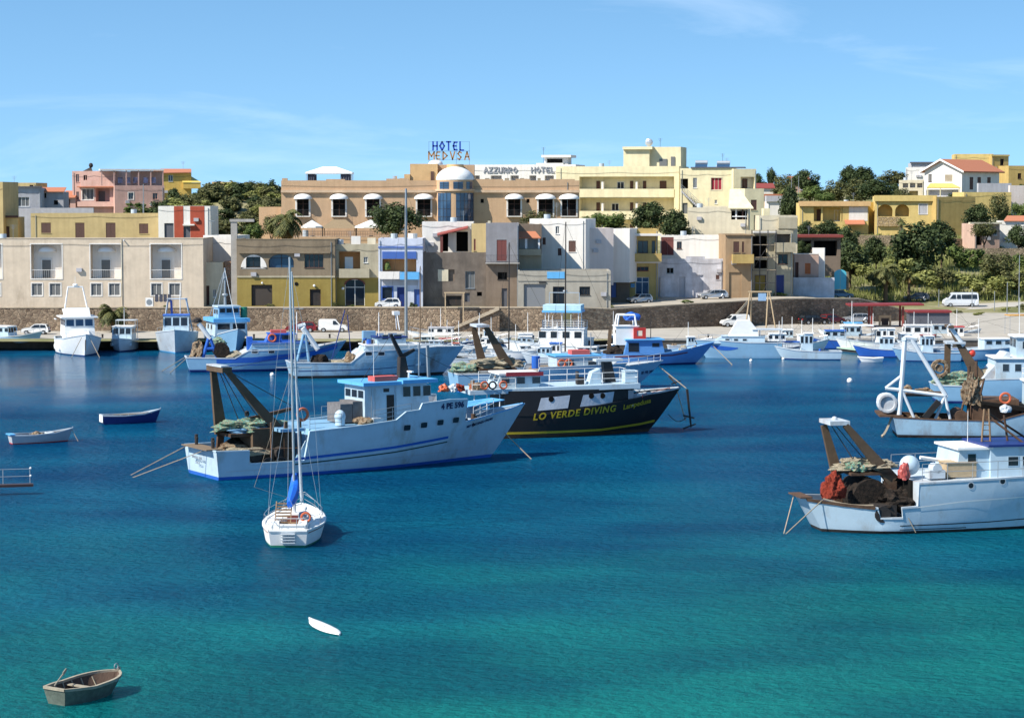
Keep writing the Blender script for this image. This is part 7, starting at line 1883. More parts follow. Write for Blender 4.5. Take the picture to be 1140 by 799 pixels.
# ================================================= black diving boat
D = Boat('diving_boat', 'black wooden diving boat lettered LO VERDE DIVING in yellow', 'boat', 522, 489, 15.5, 19.5, 5.6, .72, 3.0, .3, yo=-2.0)
D.f1 = .6
q = lambda x, y, yo=-2.7: D.P(x, y, yo)
xh = q(712, 438)[0]
tip = D.P(753, 432, 0)[1]
D.hull([(-.3, 2.0), (6, 1.95), (xh - .5, q(700, 445)[1]), (D.L - 2.5, (q(712, 444)[1] + tip) / 2 + .05), (D.L, tip)], [(99, lambda x: 1.3 + max(0, x - 11) * .09)], [BLACK, mat('antifoul brown', (0.06, 0.035, 0.02), .8)], .3, rail=BLACK, inner=OLDWHITE, z0=2.0, z1=tip)
D.stripe([(.2, .45), (D.L * .6, .48), (D.L * .8, .75), (D.Lw + .6, .95)], .2, YELLOW)
LY = paint('lettering yellow', (0.40, 0.31, 0.015))
x, z = q(593, 467); D.text('LO VERDE DIVING', x, z - .05, .8, LY, .072, .022, .2, space=1.16, zmax=2.3, out=.07)
x, z = q(694, 456, -2.2); D.text('Lampedusa', x, z, .62, LY, .17, .014, zmax=2.9)
D.stripe([(xh, q(712, 443)[1] + .25), (D.L - 2.5, D.sheer[3][1] + .04), (D.L - .1, tip + .03)], .16, OLDWHITE, .05, 'gunwale_band')
zr = q(640, 434)[1]; x0 = 1.0; xw0 = q(563, 450)[0]
# black house flush with the sides, pale panels, dark round ports
sy = lambda x: abs(D.at(x, 2.3).y) - .02
m = MB(); rings = []
for k in range(13):
    x = xw0 + (xh - .2 - xw0) * k / 12; y = sy(x); yl = [(abs(D.at(x, z).y) - .02, z) for z in (1.5, 1.75, 2.0, 2.3)] + [(y, zr)]; rings.append([(x, -a, z) for a, z in yl] + [(x, a, z) for a, z in reversed(yl)])
m.loft(rings); D.part('saloon', m, BLACK)
PG = plaster('panel grey', (0.50, 0.55, 0.62), .2, (0.36, 0.4, 0.45))
for (xa, xb_, ya, yb_, ports) in ((598, 634, 439.5, 457, (613,)), (645, 685, 436, 452.5, (658, 671))):
    a = q(xa, yb_, -2.6); c = q(xb_, ya, -2.6); m = MB(); prev = None
    for k in range(9):
        t = k / 8; xl = a[0] + (c[0] - .2 - a[0]) * t; xu = a[0] + .3 + (c[0] - a[0] - .3) * t
        e = [Vector((xl, -sy(xl) - .03, a[1] + (c[0] - a[0]) * .06 * t)), Vector((xu, -sy(xu) - .03, c[1] - .2 + .2 * t))]
        if prev: m.add([prev[0], e[0], e[1], prev[1]], [(0, 1, 2, 3)])
        prev = e
    o = D.part('side_panel', m, PG)
    for p in ports:
        pp = q(p, ya + 4.5, -2.6); y = -sy(pp[0]); D.part('porthole', MB().tube((pp[0], y, pp[1]), (pp[0], y - .06, pp[1]), .24, n=12), DARK, o)
x = q(704, 445, -2.4)[0]
D.part('doorway', MB().box(x - .28, x + .28, -sy(x) - .06, -sy(x) + .1, 2.45, zr - .2), P_GREY)
D.part('upper_deck', MB().hexa([(x0 - 1.0, -2.45, zr - .25), (xh + .1, -2.6, zr + .003), (xh + .1, 2.6, zr + .003), (x0 - 1.0, 2.45, zr - .25)], [(x0 - 1.0, -2.45, zr + .1), (xh + .1, -2.6, zr + .42), (xh + .1, 2.6, zr + .42), (x0 - 1.0, 2.45, zr + .1)]), BOATWHITE)
zd = zr + .44
for k in range(5): D.part('deck_post', MB().tube((x0 - .6 + k * 1.1, -2.3, 1.3), (x0 - .6 + k * 1.1, -2.3, zr - .2), .05), WHITE)
D.rail([(q(612, 430)[0], -2.5, zd - .1), (xh - .1, -2.5, zd)], 1.0, WHITE, 2, 1.5); D.rail([(xh - .1, -2.5, zd), (xh - .1, 2.5, zd)], 1.0, WHITE, 2, 1.2); D.rail([(x0 - .8, -2.35, zd - .3), (q(575, 434)[0], -2.4, zd - .25)], .9, WHITE, 2, 1.0); D.rail([(2, 2.4, zd - .1), (xh - .1, 2.5, zd)], 1.0, WHITE, 2, 1.5)
hx0, hx1 = q(551, 426, -1.5)[0], q(600, 426, -1.5)[0]
D.house(hx0, hx1, 3.2, zd - .3, q(570, 417, -1.6)[1], BOATWHITE, WHITE, name='upper_cabin', win=[(hx0 + .55 + k * 1.35, hx0 + 1.25 + k * 1.35, zd + .1, zd + .65) for k in range(3)], rakeb=.5, back=2)
D.part('red_trim', MB().box(hx0 + .9, hx1 + .3, -1.85, -1.76, q(570, 417, -1.6)[1] - .12, q(570, 417, -1.6)[1] + .22), paint('trim red', (0.28, 0.03, 0.04)))
fx0, fx1 = q(674, 428, 0)[0], q(684, 428, 0)[0]; ft = q(672, 402, 0)[1]
D.part('funnel', MB().beam(((fx0 + fx1) / 2, 0, zd - .3), ((fx0 + fx1) / 2 - .35, 0, ft), 1.0, .75, .7), BLACK); D.part('funnel_top', MB().box(fx0 - 1.0, fx1 + .6, -.5, .5, ft + .003, ft + .22), OLDWHITE)
x, z = q(660, 424, -.8); D.part('helm_console', MB().prism([(x - .5, -1.3, zd - .1), (x + .6, -1.3, zd - .1), (x + .5, -1.3, zd + 1.2), (x - .2, -1.3, zd + .9)], (0, 1.0, 0)), BOATWHITE); D.part('helm_seat', MB().box(x - 1.5, x - .9, -1.2, -.6, zd - .1, zd + .5).box(x - 1.5, x - 1.38, -1.2, -.6, zd + .5, zd + 1.0), DARKSTEEL)
x, z = q(701, 424, -1.2); D.thing('deck_locker', 'white square locker at the front of the diving boat upper deck', 'locker', MB().box(x - .6, x + .5, -1.8, -.8, zd + .02, zd + .95).box(x - .65, x + .55, -1.85, -.75, zd + .953, zd + 1.03), BOATWHITE)
for px, lab in ((540, 'orange lifebuoy hung at the stern rail of the diving boat'), (549, 'dark lifebuoy between two orange ones on the diving boat rail'), (561, 'orange lifebuoy nearest the saloon on the diving boat rail')):
    x = q(px, 434)[0]; D.buoy_ring(x, -2.52, zd + .1, lab, .3, 'Y', BLACK if px == 549 else ORANGE)
for px, py, lab, m_ in ((494, 432, 'tangled orange floats at the stern of the diving boat', ORANGE), (512, 430, 'heap of red nets at the stern of the diving boat', NETRED), (528, 421, 'orange drum shaped float on the diving boat stern', ORANGE), (505, 418, 'pale canvas bundle above the diving boat stern', OLDWHITE)):
    x, z = q(px, py, -1.5); D.thing('gear_heap', lab, 'gear', MB().lump((x, -1.4, zd - .25), .42, .4, .45, px, .5, 2, 2.2), m_)
clutter(D, (.5, 5), (-1.8, 1.8), zd - .25, 12, 31, [NETBROWN, ORANGE, YELLOW, DECK], ['net_heap', 'float', 'fish_box', 'barrel'], 'loose %s on the stern deck of the black diving boat')
D.rail([(xh + .5, -2.0, D.sheer_z(xh)), (D.L - 1.2, -.6, D.sheer_z(D.L - 1.2))], .25, RED, 1, 3); clutter(D, (xh + 1, xh + 2.6), (-.6, .6), 2.4, 3, 5, [NETBROWN, RED], ['net_heap', 'float'], 'small %s on the bow of the diving boat')
bw = D.W(D.L, 0, tip)
a_ = D.P(752, 437, 0)
D.line((D.L - .3, 0, tip - .2), (D.L + .4, -.2, .9), .05, 0); 
an = MB().beam((D.L + .55, -.2, tip - .1), (D.L + .9, -.3, .3), .2, .12, .12).beam((D.L + .2, -.25, 1.35), (D.L + 1.2, -.25, 1.1), .14, .14, .14).beam((D.L + .2, -.2, .2), (D.L + 1.3, -.4, .6), .12, .1, .1)
D.part('anchor', an, DARKSTEEL); D.line((D.L - 1.2, -.3, 1.5), (D.L + .5, -.3, 1.2), .04, .5, CABLE)

# ================================================= pale blue trawler behind the diving boat
T2 = Boat('fishing_trawler', 'pale blue trawler lying behind the black diving boat with a brown stern gantry', 'trawler', 512, 437, 14, 23, 6.0, .8, 3.2, .3, yo=-2.4)
q = lambda x, y, yo=-2.9: T2.P(x, y, yo)
tip = T2.P(757, 401, 0)[1]
xs = q(600, 415)[0]; xe = q(700, 412)[0]
T2.hull([(-.3, 1.9), (xs, 1.9), (xs, 2.5), (xe, 2.7), (xe, 2.4), (T2.L - 2.5, (2.4 + tip) / 2), (T2.L, tip)], [(xs, 1.1), (xe, 2.3), (99, 1.7)], [PALEBLUE, BLUE], .25, rail=OLDWHITE, inner=OLDWHITE, z0=2.3, z1=tip)
T2.rail([(xe + .2, -2.4, 2.45), (T2.L - 2.2, -1.3, (2.4 + tip) / 2), (T2.L - .4, -.2, tip)], .8, WHITE, 2, 1.0)
x, z = q(716, 418, -2.2); T2.text('III FB 380', x + .3, z, .42, LET_NAVY, .08, .012)
wx0, wx1 = q(620, 405, -1.8)[0], q(671, 405, -1.8)[0]; wz = q(640, 397, -1.8)[1]
T2.house(wx0, wx1, 3.6, 2.3, wz, BOATWHITE, SKYBLUE, name='wheelhouse', front=3, fz=(.55, .85), rakef=.2, win=[(wx1 - 1.6, wx1 - .7, wz - 1.1, wz - .4), (wx0 + 1.2, wx0 + 1.9, wz - 1.0, wz - .4)])
T2.thing('life_raft', 'red life raft on the wheelhouse roof of the pale blue trawler', 'life raft', MB().box((wx0 + wx1) / 2 - .6, (wx0 + wx1) / 2 + 1.4, -.8, .8, wz + .15, wz + .6), paint('raft red', (0.55, 0.10, 0.08)))
for k, lab in enumerate(('orange lifebuoy on the wheelhouse end of the pale blue trawler, nearer the stern', 'orange lifebuoy on the wheelhouse side of the pale blue trawler, nearer the bow')): T2.buoy_ring(wx0 + .5 + k * .75, -1.9, wz - .7, lab, .38)
T2.part('blue_tank', MB().tube((q(596, 408, -1)[0], -1.2, 2.3), (q(596, 408, -1)[0], -1.2, 3.6), .45, n=12), BLUE)
t1, f1, t2, f2 = gantry(T2, (((527, 364), (538, 408), 1.0, .5, 1.0), ((541, 364), (568, 412), -1.0, .5, 1.2)), 0, 0, BROWNSTEEL, cross=OLDWHITE)
T2.part('net_platform', MB().box(f1[0] - 1.0, f2[0] + .6, -1.6, 1.6, f1[1] - .25, f1[1] - .05), RUST)
T2.thing('net_heap', 'grey green net heap under the brown gantry of the pale blue trawler', 'net', MB().lump(((f1[0] + f2[0]) / 2, 0, f1[1] + .3), 2.6, 1.6, .75, 8, .6, 3, 2), NETPALE)
T2.thing('net_heap', 'green net heap hanging left of the gantry of the pale blue trawler', 'net', MB().lump((f1[0] - 2.0, 0, f1[1] - .2), 1.7, 1.4, .7, 12, .6, 2, 2), NETGREEN)
clutter(T2, (.8, 6), (-2, 2), 1.1, 8, 17, [NETPALE, OLDWHITE, ORANGE], ['net_heap', 'fish_box', 'float'], 'loose %s on the stern of the pale blue trawler')
T2.mast(wx1 - .8, wz, wz + 2.4, .07); T2.stays([((wx1 - .8, 0, wz + 2.2), (T2.L - .5, 0, tip)), ((wx1 - .8, 0, wz + 2.2), (t1[0], 1, t1[1]))])
T2.rail([(xs, -2.8, 2.5), (xe, -2.8, 2.7)], .9, WHITE, 2, 1.6); T2.line((T2.L - .5, 0, tip - .6), (T2.L + 1.8, -2.8, -.1), .05); T2.part('anchor', MB().beam((T2.L + .3, -1, 1.2), (T2.L + 1.0, -1.6, .3), .2, .1, .12).beam((T2.L + .4, -1.6, .4), (T2.L + 1.5, -1.4, .7), .12, .1, .1), DARKSTEEL)

# ================================================= trawler at the right, rounded stern
Bo = Boat('fishing_trawler', 'white trawler with a rounded stern and red net at the right edge', 'trawler', 916, 591.5, 11, 26, 6.4, .34, 3.2, 1.2, yo=-1.1)
Bo.tm = .2
q = lambda x, y, yo=-3.0: Bo.P(x, y, yo)
zst = 1.75; xn0 = q(975, 563)[0]; xn1 = q(1001, 578)[0]; xsd = q(1020, 537)[0]; zn = q(985, 577)[1]; zs = q(1060, 534)[1]
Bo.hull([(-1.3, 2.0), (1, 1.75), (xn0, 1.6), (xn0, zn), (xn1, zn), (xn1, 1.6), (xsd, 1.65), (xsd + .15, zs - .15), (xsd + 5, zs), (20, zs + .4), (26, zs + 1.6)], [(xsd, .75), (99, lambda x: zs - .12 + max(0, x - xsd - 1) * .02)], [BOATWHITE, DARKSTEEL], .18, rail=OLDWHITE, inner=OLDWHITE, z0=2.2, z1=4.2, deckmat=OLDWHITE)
Bo.stripe([(-1.15, 1.98), (1, 1.74), (xn0, 1.6)], .2, RUST, .06, 'rusty_rail'); Bo.stripe([(xsd, 1.62), (xsd + 3, 1.9), (14, 2.1), (20, 2.5)], .07, WHITE, .05, 'rubbing_strake'); Bo.stripe([(4.2, .5), (10, .55), (20, .9)], .06, BLACK); Bo.stripe([(4.2, .26), (8.5, .26)], .05, BLACK)
for px, py in ((1080, 540), (1116, 535.5)): x, z = q(px, py); Bo.porthole(x, z, .34, .34, rnd_=True, frame=OLDWHITE)
Bo.part('rail_plank', MB().box(-1.45, -.7, -1.2, 1.2, 2.06, 2.14), RUST)
t1, f1, t2, f2 = gantry(Bo, (((917, 473), (932, 528), .9, .35, .7), ((941, 473), (994, 535), -.9, .35, .8)), 0, 0, BROWNSTEEL, topw=.3, cross=OLDWHITE)
Bo.part('strut', MB().beam((f1[0], .9, f1[1]), (f1[0] + .1, .9, .8), .5, .5, .25), RUST); Bo.part('strut', MB().beam((f1[0] + 1.2, -.8, f1[1]), (f1[0] + 2.6, -.9, .8), .3, .3, .25), RUST); Bo.part('strut', MB().beam((f2[0] - .2, -.9, f2[1]), (f2[0] - .2, -.9, .8), .8, .8, .3), RUST)
Bo.part('net_platform', MB().box(f1[0] + .2, f2[0], -1.1, 1.2, f1[1] + .15, f1[1] + .32), RUST)
Bo.part('floodlight', MB().sphere(((t1[0] + t2[0]) / 2, 0, t1[1] + .42), .2), OLDWHITE)
xm = (f1[0] + f2[0]) / 2
Bo.stays([((t1[0] + .3, .3, t1[1]), (xm - .5, .2, f1[1] + .7)), ((t1[0] + .5, 0, t1[1]), (xm + .2, 0, f1[1] + .7)), ((t1[0] + .9, -.3, t1[1]), (xm + .9, -.2, f1[1] + .6))], .035)
Bo.thing('net_heap', 'pale cream net heap on the gantry platform of the right trawler with red net', 'net', MB().lump((xm + .1, .1, f1[1] + .6), 1.75, 1.1, .5, 5, .6, 3, 2), NETPALE)
Bo.thing('net_heap', 'small green net on the gantry platform beside the pale cream heap', 'net', MB().lump((f1[0] + .7, -.6, f1[1] + .55), .6, .5, .4, 6, .6, 2, 2), NETGREEN)
x, z = q(927, 556, -1.0); Bo.thing('net_bundle', 'bulging red net bundle hanging at the stern of the right trawler', 'net', MB().lump((x, -1.1, 2.4), .72, .6, 1.05, 2, .35, 3, 1.9), NETRED)
x, z = q(968, 548, -1.0); Bo.part('net_drum', MB().tube((x, -1.3, 2.0), (x, 1.6, 2.0), 1.15, n=18), NETDARK)
Bo.thing('net_heap', 'big black net mass beside the shelter of the right trawler', 'net', MB().lump(((x + xsd) / 2 + .5, -1.0, 1.6), 1.45, 1.4, .9, 33, .5, 3, 1.8), NETDARK)
Bo.part('winch', MB().tube((xn0 + .5, -2.9, 1.2), (xn0 + .5, -1.8, 1.2), .5, n=14).box(xn0 + .2, xn1, -2.6, -1.0, .9, 1.7), DARKSTEEL); Bo.part('shelter_face', MB().box(xsd - .05, xsd + .1, -2.2, 2.4, .9, zs - .1), DARK)
x = q(1001, 520, -.6)[0]; Bo.part('red_winch', MB().lump((x, -1.5, zs + .2), .35, .35, .7, 3, .4), paint('faded red', (0.36, 0.07, 0.06)))
x, z = q(1008.5, 516.5, 0); Bo.thing('float', 'large white ball float on the deck of the right trawler', 'float', MB().sphere((x, -.6, zs + .65), .62, nu=16, nv=10), BOATWHITE, smooth=True)
Bo.rail([(xsd + .5, -2.7, zs - .05), (xsd + 8.5, -2.85, zs + .1)], 1.0, GREYPOLE, 2, 1.4); Bo.rail([(xsd + .5, 2.6, zs - .05), (xsd + 8.5, 2.8, zs + .1)], 1.0, GREYPOLE, 2, 1.4)
x0, z0 = q(1049, 525, -1.2); x1 = q(1082, 525, -1.2)[0]; Bo.thing('wooden_crate', 'long plywood crate on the deck before the right trawler wheelhouse', 'crate', MB().box(x0, x1, -1.9, -.6, zs, zs + .85).box(x0 - .05, x1 + .05, -1.95, -.55, zs + .853, zs + .93), PALEWOOD)
Bo.part('deck_winch', MB().box(x0 - 1.2, x0 - .2, -2.2, -1.4, zs, zs + .5).tube((x0 - .7, -2.2, zs + .6), (x0 - .7, -1.4, zs + .6), .3, n=10), OLDWHITE); Bo.part('boom', MB().tube((xsd + 1.2, -.5, zs + 1.1), (xsd + 4.5, -.5, zs + .6), .12), WHITE)
hx0 = q(1063, 520, -1.6)[0]; hx1 = q(1102, 520, -1.9)[0]; hzt = q(1080, 500, -1.6)[1]
a = q(1077, 516, -1.7); c = q(1086, 505, -1.7)
Bo.house(hx0, hx1, 3.6, zs - .1, hzt, BOATWHITE, WHITE, name='deckhouse', win=[(a[0], c[0], a[1], c[1])], rakeb=.25)
a = q(1122, 518, -1.9); c = q(1133, 508, -1.9)
Bo.house(hx1 + .01, hx1 + 4.6, 4.0, zs - .1, hzt + .15, BOATWHITE, NAVY, name='wheelhouse', win=[(a[0], c[0], a[1], c[1]), (c[0] + .3, c[0] + 1.3, a[1], c[1])], front=3)
x, z = q(1097, 492, 0); zt = q(1097, 455, 0)[1]
m = MB()
for k in range(7): m.tube((x - .25, -.1, hzt + (zt - hzt) * k / 7), (x + .25, -.1, hzt + (zt - hzt) * k / 7), .03, n=4)
m.tube((x - .3, -.1, hzt), (x - .15, -.1, zt), .06).tube((x + .3, -.1, hzt), (x + .15, -.1, zt), .06); Bo.part('ladder_mast', m, WOOD)
Bo.part('tripod', MB().tube((x + .2, 0, zt - .5), (x + 2.4, -1.0, hzt), .07).tube((x + .2, 0, zt - .3), (x + 3.2, .6, hzt + .2), .07).tube((x + 1.2, 0, hzt + 1.9), (x + 1.5, 0, hzt), .07), RUST); Bo.part('searchlight', MB().lump((x + 1.3, 0, hzt + 2.2), .35, .3, .35, 4, .3), OLDWHITE)
Bo.mast(q(1077, 500, 0)[0], hzt, hzt + 2.2, .02, WHITE, name='aerial'); Bo.mast(q(1066, 500, 0)[0], hzt, hzt + .4, .1, WHITE, -1, name='vent')
Bo.line((-1.2, .9, 2.0), (-2.6, -1.5, 0), .035); Bo.line((-.2, -1.6, 2.0), (-2.5, -1.6, 0), .035); Bo.line((-.2, -1.7, 2.1), (xn0, -2.6, 1.75), .05, .15)
Bo.line((xn1 + .3, -3.0, 1.5), (xn1 + 1.0, -3.15, .1), .03)

# ================================================= rusty trawler with white gallows
Cc = Boat('fishing_trawler', 'rusty pale blue trawler with a white tubular gallows at its stern', 'trawler', 1000, 487, -4, 24, 6.0, .8, 3, .5, yo=-2.3)
q = lambda x, y, yo=-2.9: Cc.P(x, y, yo)
RUSTYBLUE = paint('rusty pale blue', (0.29, 0.45, 0.57), .62, (0.15, 0.08, 0.045))
xs = q(1117, 466)[0]
Cc.hull([(-.5, 1.75), (3, 1.6), (xs, 1.55), (xs + .2, 1.7), (xs + 2.2, 2.3), (20, 3), (24, 4)], [(xs + .2, .9), (99, 1.6)], [RUSTYBLUE, DARKSTEEL], .25, rail=RUST, inner=RUST, z0=1.9, z1=4)
Cc.part('stern_platform', MB().box(-1.6, .4, -2.4, 2.2, 1.75, 1.92), RUST)
def tubes(b, name, segs, r, m_, y=0.0):
    m = MB()
    for (x0, y0, x1, y1) in segs: a = b.P(x0, y0, y); c = b.P(x1, y1, y); m.tube((a[0], y, a[1]), (c[0], y, c[1]), r, n=8)
    return b.part(name, m, m_, smooth=True)
GAL = paint('gallows white', (0.62, 0.68, 0.72), .25, (0.3, 0.2, 0.12))
for y in (-2.0, 1.6):
    g = tubes(Cc, 'gallows_post', [(1007.5, 377, 1001, 462)], .2 if y < 0 else .16, GAL, y)
    tubes(Cc, 'gallows_arm', [(1015, 378, 1053, 440)], .19 if y < 0 else .16, GAL, y); tubes(Cc, 'gallows_beam', [(986, 432, 1055, 441)], .15, GAL, y); [tubes(Cc, 'gallows_leg', [sg_], .13, GAL, y) for sg_ in ((1052, 441, 1041, 467), (1052, 441, 1058, 468), (1005, 436, 1018, 466), (986, 432, 1004, 418))]
    if y > 0: break
a = Cc.P(1006, 377, -2); Cc.part('gallows_top', MB().tube((a[0], -2.2, a[1]), (a[0] + .9, 1.8, a[1]), .2).tube((a[0] + .1, -2, a[1] + .1), (a[0] + 1.1, -2, a[1]), .22), GAL)
Cc.part('gallows_beam', MB().box(q(1004, 440, -2)[0], q(1053, 440, -2)[0], -1.9, 1.6, q(1030, 440, -2)[1] - .1, q(1030, 440, -2)[1] + .06), RUST)
x, z = q(987, 448, -1.2); Cc.part('net_roller', MB().tube((x, -2.0, z), (x, 1.4, z), .62, n=14).torus((x, -2.05, z), .7, .16).torus((x, -1.0, z), .7, .16), OLDWHITE)
x, z = q(1037, 456, -2.2); o = Cc.thing('tyre_fender', 'large slanted black tyre on the rail of the rusty trawler', 'tyre', MB().beam((x - .6, -2.4, z - .7), (x + .6, -2.4, z + .75), .5, .5, .4), TYRE)
clutter(Cc, (1.5, xs - 2), (-2.2, 2), .95, 16, 41, [NETBROWN, RUST, NETPALE, DECK, NETDARK], ['net_heap', 'barrel', 'net_heap', 'fish_box', 'net_heap'], 'rusty %s on the working deck of the rusty trawler')
clutter(Cc, (q(1010, 440, -1)[0], q(1040, 440, -1)[0]), (-1.6, 1.3), q(1030, 440, -2)[1] + .06, 6, 43, [NETBROWN, WOOD], ['net_heap', 'fish_box'], 'brown %s on the gallows platform of the rusty trawler')
xa = q(1082, 460, -1)[0]; Cc.part('winch_house', MB().box(xa, xs + 1.5, -1.5, 2.2, .9, 3.2), RUST); Cc.part('winch', MB().tube((xa - 1, -1.8, 1.7), (xa - 1, 1.6, 1.7), .6, n=14), RUST); Cc.part('shelter_roof', MB().hexa([(xa + .6, -2.4, 2.9), (xs + 2.4, -2.8, 2.2), (xs + 2.4, 2.8, 2.2), (xa + .6, 2.4, 2.9)], [(xa + .6, -2.4, 3.1), (xs + 2.4, -2.8, 2.6), (xs + 2.4, 2.8, 2.6), (xa + .6, 2.4, 3.1)]), DARK)
Cc.part('derrick_posts', MB().tube((xa - .3, -1.0, 1), (xa - .3, -1.0, 6.0), .14).tube((xa + .5, -.8, 1), (xa + .3, -1.0, 6.4), .12).tube((xa - 1.2, -1.2, 1), (xa - .1, -1, 5.4), .1).tube((xa + .1, -1.1, .9), (xa + .9, -1.6, 5.0), .09), RUST)
Cc.thing('net_heap', 'hanging brown nets and ropes on the derrick posts of the rusty trawler', 'net', MB().lump((xa - .1, -1.2, 3.4), .8, .6, 1.7, 71, .5, 3, 2), NETBROWN)
Cc.house(xs + 2.3, xs + 7, 4.4, 1.6, 4.6, BOATWHITE, WHITE, name='deckhouse', win=[(xs + 3 + k * 1.1, xs + 3.6 + k * 1.1, 3.4, 4.1) for k in range(3)]); Cc.buoy_ring(q(1119, 440, -2.2)[0], -2.4, 3.4, 'orange lifebuoy on the white deckhouse of the rusty trawler', .42)
Cc.house(xs + 3.6, xs + 7, 3.4, 4.76, 6.8, BOATWHITE, WHITE, name='bridge', win=[(xs + 4.2, xs + 5, 5.6, 6.4)], back=2); Cc.rail([(xs + 2.3, -2.2, 4.76), (xs + 7, -2.2, 4.76)], .9, WHITE, 2, 1.0); Cc.rail([(xs + 2.3, -2.2, 4.76), (xs + 2.3, 2.2, 4.76)], .9, WHITE, 2, 1.0)
Cc.mast(xs + 5, 6.9, 9.5, .08, WHITE); Cc.line((-.5, -1.6, 1.7), (-1.4, -2.6, .1), .12, .2, ROPE)

# ================================================= trawler half hidden behind the rusty one
Dd = Boat('fishing_trawler', 'trawler with a grey slanted gantry leg and green nets behind the rusty one', 'trawler', 1046, 449, -2, 22, 5.8, .8, 3, .4, yo=-2.3)
q = lambda x, y, yo=-2.8: Dd.P(x, y, yo)
xs = q(1092, 440)[0]
Dd.hull([(-.4, 1.8), (xs, 1.7), (xs + .2, 2.4), (16, 2.8), (22, 4)], [(xs, .9), (99, 2.2)], [PALEBLUE, NAVY], .25, rail=OLDWHITE, inner=OLDWHITE, z0=1.9, z1=4)
t1, f1, t2, f2 = gantry(Dd, (((1055, 383), (1054, 428), .8, .6, .6), ((1058, 365), (1092, 425), -.8, .35, 1.25)), 0, 0, BROWNSTEEL)
Dd.part('cross_beam', MB().box(q(1052, 381, 0)[0], q(1073, 381, 0)[0], -1.2, 1.2, q(1060, 382, 0)[1], q(1060, 382, 0)[1] + .2), OLDWHITE)
tubes(Dd, 'white_boom', [(1056, 362, 1073, 385)], .22, GAL, -.85)
x, z = q(1070, 419, -.3); Dd.thing('net_heap', 'long green and cream net heap under the grey slanted gantry leg', 'net', MB().lump((x, 0, z - .5), 2.3, 1.4, .85, 15, .5, 3, 2), NETGREEN); Dd.part('net_platform', MB().box(x - 2.2, x + 2.4, -1.6, 1.6, z - 1.0, z - .82), RUST)
for dx in (-1.9, 2.0): Dd.part('platform_leg', MB().box(x + dx - .15, x + dx + .15, -1.5, -1.2, .9, z - 1.0).box(x + dx - .15, x + dx + .15, 1.2, 1.5, .9, z - 1.0), RUST)
x, z = q(1046, 410, -.8); Dd.part('hauler', MB().torus((x, -.9, z), .75, .2).tube((x, -.9, z), (x, .6, z), .4), NETBROWN)
x, z = q(1087, 389, 0); Dd.thing('float', 'red ball float hung beside the grey slanted gantry leg', 'float', MB().sphere((f2[0] - .9, -.6, q(1079, 391, -.6)[1] - .2), .38, nu=12, nv=8), paint('float red', (0.6, 0.05, 0.03)), smooth=True)
clutter(Dd, (.5, xs), (-2, 2), .95, 8, 51, [NETBROWN, RUST, NETPALE], ['net_heap', 'barrel', 'fish_box'], 'dark %s on the deck of the trawler with green nets')
Dd.house(xs + 1.5, xs + 9, 4.6, 2.2, 4.4, BOATWHITE, WHITE, name='deckhouse', win=[(xs + 2.2 + k * 1.2, xs + 2.8 + k * 1.2, 3.2, 3.9) for k in range(4)])
Dd.part('sloping_screen', MB().prism([(xs + .3, -2.0, 2.4), (xs + 2.6, -2.0, 2.4), (xs + 3.0, -2.0, 5.0), (xs + 2.6, -2.0, 5.0)], (0, 3.8, 0)), OLDWHITE); Dd.house(xs + 3.6, xs + 8, 3.6, 4.55, 6.5, BOATWHITE, WHITE, name='bridge', win=[(xs + 4.2, xs + 5, 5.4, 6.1)], back=2)
Dd.thing('net_heap', 'pale net heap on the deckhouse front of the trawler with green nets', 'net', MB().lump((xs + 1.0, .3, 2.7), 1.3, 1, .6, 61, .5, 2), NETPALE); Dd.mast(xs + 5.5, 6.6, 9, .07, WHITE); Dd.mast(xs + 4.0, 6.6, 10.4, .03, WHITE, -1, name='aerial')
Dd.stays([((xs + 5.5, 0, 8.8), (t2[0], 0, t2[1])), ((xs + 5.5, 0, 8.8), (xs + 9, 0, 4.5))])

# ================================================= two blue and white trawlers on the left
def left_trawler(px, py, hd, L, B, label, hullm, band, sheerz, x_step, pz, housed, gal, nets, seed, raft):
    b = Boat('fishing_trawler', label, 'trawler', px, py, hd, L, B, .74, 2.6, .5, yo=-B * .36)
    q = lambda x, y, yo=-B * .46: b.P(x, y, yo)
    xs = q(*x_step)[0]; zu = q(*pz)[1]; zs, zt = sheerz
    b.hull([(-.5, zs + .1), (xs, zs), (xs + 1.4, zu - .15), (L * .66, zu), (L * .8, zu + .15), (L, zt)], [(xs + .2, .9), (L * .72, lambda x: min(zu - .05, .9 + max(0, x - xs) * 2)), (99, zu - .2)], [hullm, band], .3, rail=OLDWHITE, inner=OLDWHITE, z0=zs + .2, z1=zt, deckmat=OLDWHITE)
    return b, q, xs, zu
L1, q, xs, zu = left_trawler(212, 414.5, 11, 18.5, 5.4, 'blue striped trawler with a blue wheelhouse moored left of the tall yacht mast', PALEBLUE, NAVY, (1.6, 3.4), (262, 398), (290, 389), 0, 0, 0, 1, 0)
L1.stripe([(3.0, 1.35), (xs + 2, 1.4), (14, 1.95), (17.4, 2.8)], .62, BLUE); L1.stripe([(3.2, .78), (10, .85), (15, 1.2)], .1, BLUE); L1.stripe([(xs + 1.4, zu - .02), (12, zu + .05), (14.6, zu + .2)], .12, BOATWHITE)
L1.house(xs + .9, q(328, 385)[0] + 1.5, 3.4, 1.2, q(290, 383)[1], PALEBLUE, BLUE, name='casing', rakeb=1.2)
for px in (283.5, 302): x, z = q(px, 390, -2.4); L1.porthole(x, z - .1, .7, .42)
